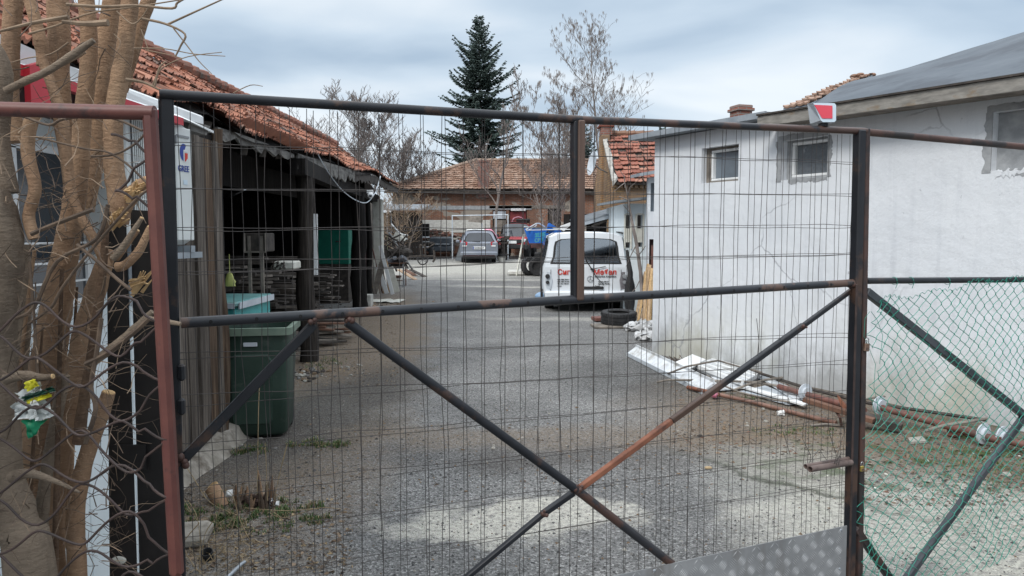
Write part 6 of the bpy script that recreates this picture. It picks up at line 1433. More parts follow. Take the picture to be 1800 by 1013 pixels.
# ================================================================== AROUND THE VAN
def by_van():
    c = G(1091, 577); q = tyre_mb(.325, .22, .20, Matrix.Rotation(R(4), 4, 'X'), (c.x, c.y + .25, .165), 36); tag(q.build('tyre', m_['rubber'], None, smooth=30, uv=False), 'used car tyre lying flat on a board right of the van', 'tyre')
    q = MB(); q.cbox((c.x - .12, c.y + .12, .025), (.75, .45, .04), rz=.1, b=.005); tag(q.build('board', m_['plank_grey'], None), 'grey board lying under the flat car tyre', 'board')
    q = MB(); p = G(1060, 567); q.cbox((p.x, p.y + .2, .05), (.34, .3, .07), rz=.2, b=.01); tag(q.build('brick_block', m_['red_tube'], None), 'red-brown block beside the flat car tyre', 'block')
    r = random.Random(3)
    for nm, px, py, sx, lb in (('plastic_bag', 1128, 583, .30, 'crumpled clear plastic wrap at the foot of the battens'), ('plastic_bag', 1138, 600, .17, 'smaller crumpled white plastic bag at the corner of the white wall')):
        c = G(px, py); q = MB(); q.sphere(c + V((0, .1, .06)), V((sx, .16, .10)), 22, 14)
        q.v = [(x + r.gauss(0, .018), y + r.gauss(0, .018), max(.003, z + r.gauss(0, .022))) for x, y, z in q.v]; tag(q.build(nm, m_['plastic_sheet'], None, smooth=80), lb, 'plastic bag', 'plastic bags by the wall corner')
    # bundle of battens
    for k, (a, b) in enumerate((((1139, 464), (1122, 570)), ((1143, 466), (1128, 572)), ((1140, 470), (1131, 574)), ((1146, 472), (1135, 575)), ((1134, 478), (1118, 560)), ((1145, 480), (1139, 576)), ((1147, 485), (1143, 570)))):
        B_ = G(*b); B_.y += .05; A_ = P(*a, B_.y + .35 + .04 * k)
        plank_thing('batten', ['longest fresh pine batten on the left of the bundle', 'second fresh pine batten from the left in the bundle', 'middle fresh pine batten of the bundle by the wall', 'knotty pine batten right of the middle in the bundle', 'short pine batten leaning apart at the left of the bundle', 'pine batten nearest the white wall corner', 'last pine batten tight against the white wall'][k], A_, B_, .045, .03, 'plank_fresh' if k % 3 else 'cut_wood', 'batten', 'bundle of pine battens by the white wall', up=(0, 1, 0))
    # dead sapling leaning by the outhouse
    t = thing('dead_sapling', 'thin dead sapling leaning between the van and the white outhouse', 'sapling', G(1124, 566)); q = MB(); Y = 15.2
    q.tube([P(1131, 540, Y - .6), P(1126, 478, Y), P(1119, 430, Y), P(1110, 385, Y + .2), P(1104, 350, Y + .3), P(1098, 318, Y + .4)], [.045, .04, .035, .028, .018, .008], 7); q.build('trunk', m_['far_bark'], t, smooth=True, uv=False)
    q = MB(); r = random.Random(12)
    for a, b in (((1099, 330), (1090, 300)), ((1103, 348), (1128, 312)), ((1098, 322), (1075, 340)), ((1119, 430), (1100, 470)), ((1122, 450), (1140, 425)), ((1104, 352), (1088, 352)), ((1126, 490), (1105, 520)), ((1108, 380), (1095, 360)), ((1124, 470), (1112, 440))):
        A_, B_ = P(*a, Y + .1), P(*b, Y + r.uniform(-.2, .3)); M_ = (A_ + B_) / 2 + V((r.uniform(-.1, .1), 0, r.uniform(-.05, .1))); q.tube([A_, M_, B_], [.014, .010, .004], 4)
    q.build('branches', m_['far_bark'], t, uv=False)
    c = P(1113, 515, 15.4); q = MB(); q.tube([P(1102, 440, 15.4), P(1108, 480, 15.3), P(1106, 520, 15.3), P(1113, 565, 15.3)], [.03, .06, .07, .05], 6); q.sphere(P(1107, 520, 15.5), (.12, .1, .45), 8, 6); tag(q.build('black_bag', m_['rubber'], None, smooth=True), 'dark drooping rubber scrap beside the right tail light of the van', 'scrap')
    q = MB(); c = G(952, 528); q.sphere(c + V((0, 0, .10)), (.17, .15, .11), 12, 8); q.tube([c + V((-.05, -.1, .14)), c + V((.1, -.12, .16))], .03, 6); tag(q.build('water_canister', m_['blue_soft'], None, smooth=40), 'pale blue canister on the ground at the left of the van', 'canister')
by_van()
# ================================================================== DEBRIS BY THE WHITE WALL
def flat_board(name, label, pix, th, mat, cat='board', group=None, lift=0, zs=None):
    pts = []
    for i, p in enumerate(pix):
        g = G(*p); 
        if zs: g = PZ(p[0], p[1], zs[i])
        else: g = PZ(p[0], p[1], lift) if lift else g
        pts.append(g)
    q = MB(); q.prism([p + V((0, 0, .004)) for p in pts], (0, 0, th)); return tag(q.build(name, m_[mat], None), label, cat, group)
def debris():
    GR = 'white boards lying by the white wall'
    # long folded white profile
    a, b = [PZ(1103, 622, .04), PZ(1113, 618, .10), PZ(1255, 678, .10), PZ(1236, 689, .03)], None
    t = thing('gutter_profile', 'long white folded sheet metal profile lying farthest out from the wall', 'metal profile', (a[0].x, a[0].y, 0))
    d = (a[3] - a[0]); q = MB(); w_ = (a[2] - a[3]); up = V((0, 0, 1))
    q.loft([[p, p + V((0, 0, .012)), p + w_ * 1.0 + V((0, 0, .03)), p + w_ + V((0, 0, .018))] for p in (a[0], a[3])]); q.build('web', m_['pvc_white'], t)
    q = MB(); q.loft([[p + V((0, 0, -.035)), p + V((-.012, -.006, -.03)), p + V((-.012, -.006, .02)), p + V((0, 0, .02))] for p in (a[0], a[3])]); q.build('front_flange', m_['light_grey'], t)
    q = MB(); q.loft([[p, p + V((.01, 0, 0)), p + V((.01, .01, .06)), p + V((0, .01, .06))] for p in (a[0] + w_, a[3] + w_)]); q.build('back_flange', m_['pvc_white'], t)
    flat_board('white_sheet', 'square white panel tilted on top of the pile near the corner', [(1180, 642), (1217, 625), (1240, 634), (1207, 654)], .012, 'white_paint', group=GR, zs=(.10, .16, .12, .06))
    # ribbed plastic panel with closed box end
    P0, P1, P2, P3 = PZ(1222, 647, .05), PZ(1254, 635, .05), PZ(1340, 660, .05), PZ(1306, 679, .05)
    t = thing('ribbed_cladding', 'white ribbed plastic panel with hollow box ends against the wall', 'panel', (P0.x, P0.y, 0)); n = 7
    for k in range(n):
        f0, f1 = k / n, (k + .82) / n; A0, A1 = P0.lerp(P1, f0), P0.lerp(P1, f1); B0, B1 = P3.lerp(P2, f0), P3.lerp(P2, f1)
        q = MB(); h = V((0, 0, .045)); q.hexa([A0, A1, B1, B0, A0 + h, A1 + h, B1 + h, B0 + h]); q.build('slat', m_['pvc_white'] if k % 2 else m_['white_paint'], t)
    q = MB(); A0, A1 = P3 - V((0, 0, .02)), P2 - V((0, 0, .02)); q.hexa([P0 - V((0, 0, .03)), P1 - V((0, 0, .03)), A1, A0, P0 - V((0, 0, .0)), P1, P2, P3]); q.build('backing', m_['grey_plastic'], t)
    flat_board('white_sheet', 'large white panel lying under the ribbed plastic panel', [(1196, 661), (1300, 668), (1312, 684), (1240, 690)], .012, 'pvc_white', group=GR, lift=.015)
    flat_board('white_sheet', 'narrow white panel beside the first roller', [(1345, 672), (1352, 668), (1420, 698), (1400, 708)], .02, 'pvc_white', group=GR, lift=.03)
    flat_board('white_sheet', 'small pale panel at the foot of the first roller', [(1300, 690), (1345, 680), (1420, 710), (1385, 713)], .01, 'light_grey', group=GR, lift=.01)
    flat_board('white_sheet', 'thin white strip lying right below the ribbed panel', [(1303, 683), (1310, 680), (1420, 712), (1412, 715)], .015, 'white_paint', group=GR, lift=.04)
    flat_board('metal_offcut', 'flat grey metal offcut lying among the chips by the wall', [(1320, 660), (1350, 655), (1372, 668), (1345, 672)], .01, 'galv', 'metal offcut', lift=.02)
    def pipe(name, label, pts, r_, mat, cat='pipe', n=10, group=None, hollow=False):
        q = MB(); q.tube([PZ(x, y, z) for x, y, z in pts], r_, n, cap=not hollow)
        return tag(q.build(name, m_[mat], None, smooth=50), label, cat, group)
    pipe('copper_pipe', 'long copper brown pipe lying on the earth below the white boards', [(1255, 692, .04), (1330, 709, .03), (1400, 727, .03), (1470, 744, .02)], .021, 'copper_pipe')
    pipe('rust_pipe', 'short orange rusty pipe lying at the end of the long profile', [(1209, 681, .03), (1240, 688, .04), (1262, 694, .05)], .022, 'rust_orange')
    q = MB(); r = random.Random(1); q.sphere(PZ(1256, 694, .05), (.04, .04, .03), 9, 6); q.v = [(x + r.gauss(0, .006), y + r.gauss(0, .006), z + r.gauss(0, .006)) for x, y, z in q.v]; tag(q.build('tape_wrap', m_['pink_cloth'], None, smooth=70), 'crumpled pale wrap around the start of the copper pipe', 'wrap')
    for lb, pts, rr in (('bent grey conduit arching over the white panels', [(1174, 657, .05), (1205, 645, .22), (1240, 638, .28), (1262, 634, .30), (1300, 645, .2), (1340, 655, .15)], .011),
                        ('long thin grey conduit running across the white boards', [(1155, 672, .02), (1175, 668, .06), (1250, 669, .09), (1330, 672, .09), (1400, 685, .10), (1450, 710, .06)], .012),
                        ('thin curved conduit lying over the ribbed panel end', [(1243, 660, .1), (1265, 675, .08), (1300, 690, .07), (1360, 703, .05), (1430, 712, .04)], .010),
                        ('thick curved grey conduit crossing near the first roller', [(1290, 686, .05), (1315, 676, .10), (1345, 668, .13), (1375, 664, .13)], .013),
                        ('thin dark rod lying in front of the angle beam', [(1425, 749, .01), (1450, 746, .02), (1481, 748, .02)], .012)):
        pipe('conduit', lb, pts, rr, 'plank_grey', 'conduit', 8, 'conduits lying over the white boards')
    pipe('bent_rod', 'short hooked rusty rod standing by the end of the copper pipe', [(1470, 724, .12), (1477, 735, .10), (1479, 747, .03)], .012, 'rust_pipe', 'rod')
    pipe('wall_trunking', 'long thin black trunking lying along the foot of the white wall', [(1290, 645, .06), (1335, 656, .10), (1420, 683, .10), (1520, 708, .10), (1620, 722, .11), (1735, 739, .11)], .016, 'plank_dark', 'trunking', 6)
    # rollers
    def roller(label, a, b, za, zb_, discs):
        A, B_ = PZ(*a, za), PZ(*b, zb_); t = thing('shutter_roller', label, 'roller', (A.x, A.y, 0), 0, 'red shutter rollers by the white wall')
        q = MB(); q.tube([A, B_], .030, 14); q.build('tube', m_['red_tube'], t, smooth=50); d = (B_ - A).normalized(); M = d.to_track_quat('Z', 'Y').to_matrix().to_4x4()
        for f in discs:
            c = A + (B_ - A) * f; q = MB(); q.lathe([(.001, -.012), (.078, -.012), (.084, -.006), (.084, .004), (.05, .006), (.05, .03), (.001, .03)], c + V((0, 0, .02)), 24, M); q.build('end_disc', m_['light_grey'], t, smooth=35)
            q = MB(); q.tube([c + V((0, 0, .02)) - d * .013, c + V((0, 0, .02)) - d * .05], .02, 10); q.build('end_bracket', m_['grey_plastic'], t)
    roller('red shutter roller with a white end disc behind the white panels', (1369, 680), (1520, 722), .10, .10, (.34,))
    roller('red shutter roller with two white end discs behind the green mesh', (1546, 716), (1758, 775), .11, .08, (0, .88))
    roller('short red shutter roller at the right edge of the picture', (1762, 772), (1860, 800), .08, .06, (0,))
    # angle beams
    A, B_ = PZ(1413, 702, .20), PZ(1536, 740, .10); plank_thing('angle_beam', 'brown wooden beam lying obliquely in front of the first roller', A, B_, .075, .04, 'beam_brown', 'beam')
    A, B_ = PZ(1500, 726, .12), PZ(1585, 752, .05); plank_thing('angle_beam', 'dark brown beam end just right of the gate post', A, B_, .11, .06, 'plank_dark', 'beam')
    q = MB(); c = PZ(1478, 715, .16); q.prism([c, c + V((.10, -.05, -.08)), c + V((-.03, .02, .10))], (.02, .02, 0)); tag(q.build('metal_shard', m_['rust_orange'], None), 'pointed rusty metal shard sticking up near the gate post', 'metal shard')
    pipe('branch', 'bent grey branch lying on the roller behind the green mesh', [(1626, 758, .10), (1660, 748, .15), (1700, 742, .18), (1735, 736, .20)], .013, 'plank_grey', 'branch', 7)
    pipe('branch', 'rusty curved rod left of the second roller', [(1500, 708, .12), (1530, 700, .14), (1555, 697, .12)], .010, 'plank_grey', 'branch', 7)
    for k, (px, py, lb) in enumerate(((1678, 768, 'single broken brick in front of the second roller'), (1700, 766, 'half brick right of the single broken brick'))):
        g = G(px, py); q = MB(); q.cbox((g.x, g.y, .035), (.12, .07, .06), rz=.5 + k, b=.008); tag(q.build('brick', m_['brick_chimney'], None), lb, 'brick', 'broken bricks by the roller')
    flat_board('flat_stone', 'flat pale stone on the earth behind the green mesh', [(1596, 775), (1622, 772), (1630, 780), (1600, 782)], .02, 'stone_light', 'stone')
    stones('rock', 'rough pale stone on moss at the far right', 1769, 837, 1, 0, .045, ['stone_light'], 11, 'stone')
    r = random.Random(4); c = G(1372, 731); q = MB(); q.sphere(c + V((0, 0, .02)), (.04, .03, .03), 9, 7); q.v = [(x + r.gauss(0, .008), y + r.gauss(0, .008), max(.002, z + r.gauss(0, .008))) for x, y, z in q.v]; tag(q.build('crumpled_paper', m_['white_cloth'], None), 'crumpled white paper just below the copper pipe', 'paper')
    # dead grass heap near the corner
    q = MB(); r = random.Random(10); c = G(1195, 638)
    for k in range(70): a = r.random() * 6.28; p = c + V((r.gauss(0, .16), r.gauss(0, .12), .005)); q.tube([p, p + V((math.cos(a) * .07, math.sin(a) * .07, r.uniform(.01, .08)))], .004, 3)
    tag(q.build('dead_weeds', [m_['twig']], None, uv=False), 'dark dead weeds at the foot of the white wall corner', 'weeds', kind='stuff')
    q = MB(); g = G(1245, 825); r = random.Random(2); q.sphere(g + V((0, 0, .01)), (.03, .02, .012), 7, 5); tag(q.build('orange_leaf', m_['straw'], None), 'small orange leaf on the pale ground', 'leaf')
debris()
# ================================================================== FOREGROUND: GATE
GA, GB = P(300, 410, 2.2), P(1510, 410, 3.3); GA.z = GB.z = 0
GU = (GB - GA).normalized(); GN = V((GU.y, -GU.x, 0))   # towards the camera
def gp(px, py, off=0): return PP(px, py, GA + GN * off, GN)
def tube_px(q, a, b, r_, n=12, off=0, seg=1):
    A, B_ = gp(*a, off), gp(*b, off); q.tube([A.lerp(B_, k / seg) for k in range(seg + 1)], r_, n)
def gate():
    t = thing('iron_gate', 'large rusty black iron gate leaf filled with welded wire mesh', 'gate', (GA.x, GA.y, 0))
    def part(name, q, mat, **k): return q.build(name, m_[mat], t, **k)
    q = MB(); tube_px(q, (280, 166), (1022, 211), .0152, 14); part('top_rail', q, 'black_paint', smooth=50)
    q = MB(); tube_px(q, (1022, 211), (1522, 231), .0148, 14); part('top_rail', q, 'black_paint2', smooth=50)
    # left hinge post, square
    q = MB(); q.bar(gp(293, 160, -.012), gp(318, 1100, -.012), .036, .036, up=GN, bev=.004); o = part('hinge_post', q, 'black_paint')
    q = MB(); q.bar(gp(284, 175, -.03), gp(309, 1100, -.03), .018, .03, up=GN, bev=.003); part('outer_strip', q, 'black_paint')
    for y in (655, 715):
        q = MB(); q.cbox(gp(319, y, .01), (.022, .022, .05), b=.006); q.build('hinge', m_['black_paint'], o)
    # right closing post
    q = MB(); q.bar(gp(1511, 229), gp(1490, 1100), .042, .04, up=GN, bev=.004); post = part('lock_post', q, 'black_paint')
    q = MB(); q.bar(gp(1506, 500, .022), gp(1491, 1090, .022), .012, .006, up=GN, bev=.002); q.build('post_weld_strip', m_['wire_rust'], post)
    # middle upright made of two bars
    q = MB(); q.bar(gp(1011, 212, -.004), gp(1011, 530, -.004), .026, .036, up=GN, bev=.004); part('upright', q, 'black_paint')
    q = MB(); q.bar(gp(1020, 212, .006), gp(1018, 528, .006), .028, .034, up=GN, bev=.004); part('upright', q, 'brown_bar')
    # middle rail: round pipe, the shade inside its drilled holes painted as dark discs
    q = MB(); tube_px(q, (318, 568), (1506, 497), .0165, 16, seg=20); rail = part('middle_rail', q, 'black_paint3', smooth=50)
    r = random.Random(2); q = MB(); px = 350
    s = (gp(350, 566) - GA).dot(GU); L_ = (gp(1500, 497) - GA).dot(GU); A, B_ = gp(318, 568), gp(1506, 497)
    for k in range(21):
        f = (.03 + k * .0478); p = A.lerp(B_, f) + GN * .0150
        M = (GN * .9 + V((0, 0, .1))).to_track_quat('Z', 'Y').to_matrix().to_4x4(); q.lathe([(.001, .0015), (.0055, .0018), (.0062, .0)], p, 10, M)
    q.build('drilled_hole_shade', m_['dark_void'], rail, uv=False)
    q = MB(); tube_px(q, (610, 566), (1016, 863), .0165, 14); part('brace', q, 'black_paint', smooth=50)
    q = MB(); tube_px(q, (1012, 860), (1182, 992), .0172, 14); part('brace', q, 'black_paint2', smooth=50)
    q = MB(); q.bar(gp(552, 570, -.01), gp(312, 818, -.01), .030, .022, up=GN, bev=.003); part('brace', q, 'black_paint')
    q = MB(); q.bar(gp(1500, 508, -.014), gp(1413, 572, -.014), .020, .02, up=GN, bev=.003); part('brace', q, 'black_paint')
    q = MB(); q.bar(gp(1413, 572, -.010), gp(1180, 740, -.010), .024, .026, up=GN, bev=.003); part('brace', q, 'black_paint')
    q = MB(); q.bar(gp(1180, 740, -.010), gp(1020, 858, -.010), .023, .025, up=GN, bev=.003); part('brace', q, 'rust_orange')
    q = MB(); q.bar(gp(1008, 866, -.008), gp(952, 905, -.008), .022, .024, up=GN, bev=.003); part('brace', q, 'black_paint')
    q = MB(); q.bar(gp(955, 903, -.008), gp(800, 1032, -.008), .019, .022, up=GN, bev=.003); part('brace', q, 'black_paint')
    q = MB(); r = random.Random(5)
    for px, py, s_ in ((1015, 862, .013), (612, 562, .013), (955, 904, .010), (552, 566, .010), (1499, 500, .014), (318, 812, .014), (1413, 573, .008)):
        for k in range(7): q.sphere(gp(px, py, .006) + V((r.gauss(0, s_ * .6), r.gauss(0, s_ * .4), r.gauss(0, s_ * .6))), s_ * r.uniform(.5, 1), 7, 5)
    part('weld_bead', q, 'rust_pipe', smooth=60)
    # bottom rail below the picture
    q = MB(); q.bar(gp(318, 1085), gp(1490, 1050), .03, .03, up=GN, bev=.004)
    q.v = q.v; part('bottom_rail', q, 'black_paint')
    # ---- two overlapping welded wire meshes
    def mesh(seed, x0, x1, n, hrows, wr, off, mat, y_top, y_bot):
        r = random.Random(seed); q = MB()
        A, B_ = gp(x0, 300, off), gp(x1, 300, off); a_s, b_s = (A - GA).dot(GU), (B_ - GA).dot(GU)
        def pt(s, z, d=0): return GA + GU * s + GN * (off + d) + V((0, 0, z))
        zt_l, zt_r = gp(300, y_top[0], off).z, gp(1500, y_top[1], off).z; zb_l, zb_r = gp(310, y_bot[0], off).z, gp(1490, y_bot[1], off).z
        S0, S1 = (gp(300, 500, off) - GA).dot(GU), (gp(1500, 500, off) - GA).dot(GU)
        ztop = lambda s: zt_l + (zt_r - zt_l) * (s - S0) / (S1 - S0); zbot = lambda s: zb_l + (zb_r - zb_l) * (s - S0) / (S1 - S0)
        for k in range(n):
            s = a_s + (b_s - a_s) * k / (n - 1) + r.gauss(0, .0025); lean = r.gauss(0, .006); m = 13; pts = []; wob = 0
            kink = r.randrange(3, m - 2) if r.random() < .42 else -9
            for i in range(m + 1):
                f = i / m; z = ztop(s) + (zbot(s) - ztop(s)) * f; wob += r.gauss(0, .0009); kk = r.gauss(0, .0012) + (.011 * (1 if k % 2 else -1) if i == kink else (.007 * (1 if k % 2 else -1) if abs(i - kink) == 1 else 0))
                pts.append(pt(s + lean * f + wob + kk, z, r.gauss(0, .001)))
            q.tube(pts, wr * r.uniform(.9, 1.1), 4, cap=False)
        for (yl, yr) in hrows:
            zl, zr = gp(300, yl, off).z, gp(1500, yr, off).z
            for rep in range(1):
                m = 26; pts = []
                for i in range(m + 1):
                    s = S0 - .02 + (S1 - S0 + .05) * i / m; z = zl + (zr - zl) * (s - S0) / (S1 - S0) + .0022 * math.sin(i * 1.1 + yl) + r.gauss(0, .0011) + .003 * math.sin(i * .35 + yl); pts.append(pt(s, z, .003))
                q.tube(pts, wr, 4, cap=False)
        part('wire_mesh', q, mat, uv=False, fix=False)
    mesh(1, 312, 1492, 37, ((253, 287), (332, 343), (403, 396), (481, 447), (623, 592), (698, 640), (782, 692), (862, 741), (946, 796), (1030, 850)), .00113, -.017, 'wire', (180, 238), (1095, 1010))
    mesh(2, 334, 1500, 38, ((259, 284), (334, 345), (405, 399), (457, 449), (480, 443), (635, 585), (714, 632), (800, 683), (885, 733), (968, 788), (1045, 842)), .00107, -.024, 'wire', (184, 236), (1098, 1012))
    # a few wires twisted out of place near the closing post
    q = MB(); r = random.Random(6)
    for a in (((1386, 700), (1395, 742), (1377, 760), (1389, 800)), ((1417, 712), (1410, 770), (1425, 800), (1422, 828)), ((1455, 735), (1459, 765), (1470, 800), (1466, 842)), ((1480, 716), (1484, 760), (1471, 803)), ((1423, 812), (1440, 790), (1455, 812)), ((1330, 560), (1334, 600), (1328, 660))):
        q.tube([gp(x, y, -.01) for x, y in a], .0012, 4, cap=False)
    part('loose_wire', q, 'wire', uv=False)
    # tread plate
    pl = [(1052, 1016), (1488, 924), (1487, 1062), (1040, 1062)]; pl = [gp(1000, 1030, .018), gp(1489, 924, .018), gp(1485, 1085, .018), gp(960, 1085, .018)]
    q = MB(); q.prism(pl, -GN * .003)
    plate = part('tread_plate', q, 'tread')
    q = MB(); 
    Sx = lambda p: ((p - GA).dot(GU), p.z)
    s0, z1 = Sx(pl[0])[0], Sx(pl[1])[1]; s_r = Sx(pl[1])[0]; zb_ = Sx(pl[2])[1]
    def top(s): 
        a, b = Sx(pl[0]), Sx(pl[1]); return a[1] + (b[1] - a[1]) * (s - a[0]) / (b[0] - a[0])
    cell = .050; i = 0; s = s0
    while s < s_r:
        j = 0; z = zb_
        while z < top(s) - .012:
            dirn = 1 if (i + j) % 2 else -1
            for k in range(5):
                o_ = (k - 2) * .0082; c = GA + GU * (s + cell / 2 + o_ * .7) + GN * .0185 + V((0, 0, z + cell / 2 - dirn * o_ * .7)); d = (GU * .7071 + V((0, 0, dirn * .7071))) * (.018 if k in (0, 4) else .0215); nn = (GU * -dirn * .7071 + V((0, 0, .7071))) * .0019
                ce = (c - GA).dot(GU)
                if ce > s_r - .012 or c.z + .012 > top(ce): continue
                q.add([c - d, c + nn, c + d, c - nn, c + GN * .0015], [(0, 1, 4), (1, 2, 4), (2, 3, 4), (3, 0, 4)])
            z += cell; j += 1
        s += cell; i += 1
    q.build('tread_pattern', m_['tread_hi'], plate, uv=False)
    q = MB()
    for x, y in ((1478, 932), (1476, 1000), (1150, 1003)): q.lathe([(.001, .004), (.004, .003), (.006, 0)], gp(x, y, .0185), 8, GN.to_track_quat('Z', 'Y').to_matrix().to_4x4())
    q.build('rivet', m_['galv'], plate, uv=False)
    # latch pipes welded on the gate
    q = MB(); A, B_ = gp(1424, 825, .06), gp(1496, 813, .02); ring = lambda: 0
    def hollow(q, A, B_, r_):
        d = (B_ - A).normalized(); M = d.to_track_quat('Z', 'Y').to_matrix().to_4x4(); L2 = (B_ - A).length; q.lathe([(r_ * .78, .05), (r_ * .78, 0), (r_, 0), (r_, L2)], A, 16, M)
    hollow(q, A, B_, .0135); part('latch_pipe', q, 'latch_brown', smooth=40)
    q = MB(); hollow(q, gp(1416, 820, .03), gp(1496, 806, .0), .0105); part('latch_pipe', q, 'latch_brown', smooth=40)
    q = MB(); r = random.Random(9)
    for k in range(6): q.tube([gp(1466 + r.uniform(-4, 12), 806 + r.uniform(-3, 6), .04), gp(1478 + r.uniform(-10, 6), 800 + r.uniform(-6, 4), .05), gp(1472 + r.uniform(-6, 14), 815 + r.uniform(-4, 6), .05)], .0011, 4)
    part('tie_wire', q, 'wire', uv=False)
    return t
m_['black_paint2'] = pm('black_paint_worn', (.016, .017, .021), (.028, .028, .032), 8, .38, 0, .15, 60, c=(.066, .036, .028), cs=2.6, cl=(.47, .5), bd=.002)
m_['black_paint3'] = pm('black_paint_rail', (.016, .018, .023), (.026, .028, .033), 8, .38, 0, .15, 60, c=(.095, .058, .045), cs=3.4, cl=(.52, .56), bd=.002)
m_['brown_bar'] = pm('brown_bar', (.075, .045, .033), (.115, .072, .055), 7, .6, 0, .2, 60, c=(.05, .035, .03), cs=6, stretch=(4, 4, .5))
m_['latch_brown'] = pm('latch_brown', (.09, .062, .054), (.15, .11, .098), 9, .5, 0, .25, 70, c=(.04, .03, .028), cs=4)
m_['tread_hi'] = pm('tread_raised', (.33, .335, .34), (.42, .425, .43), 20, .5, .3, 0)
gate()
def reflector():
    Y = gp(1445, 220).y - .02
    t = thing('gate_lamp', 'small grey wedge shaped lamp box with a red face standing on the gate', 'lamp', P(1445, 222, Y))
    f = lambda x, y, d=0: P(x, y, Y + d)
    fr = [(1429, 181.5), (1466, 182), (1469, 185), (1469, 212), (1466, 215), (1446, 215), (1442, 212)]; front = [f(*p) for p in fr]
    bk = [(1419, 182), (1452, 184), (1458, 188), (1458, 214), (1452, 219), (1428, 221), (1424, 218)]; back = [f(x, y, .07) for x, y in bk]
    q = MB(); q.loft([front, back]); q.build('housing', m_['light_grey'], t)
    q = MB(); q.prism([p + V((0, -.001, 0)) for p in front], (0, -.003, 0)); b = q.build('bezel', m_['lamp_frame'], t)
    q = MB(); q.prism([f(x, y, -.005) for x, y in ((1431, 184.5), (1463, 186), (1463, 208.5), (1446, 208.5), (1444, 207))], (0, -.002, 0)); q.build('red_face', m_['bright_red'], t)
    q = MB(); q.cbox(f(1447, 220, .03), (.03, .04, .02), b=.004); q.build('foot', m_['black_paint'], t)
m_['lamp_frame'] = pm('lamp_frame', (.50, .60, .68), (.56, .66, .74), 6, .4, 0, 0)
reflector()
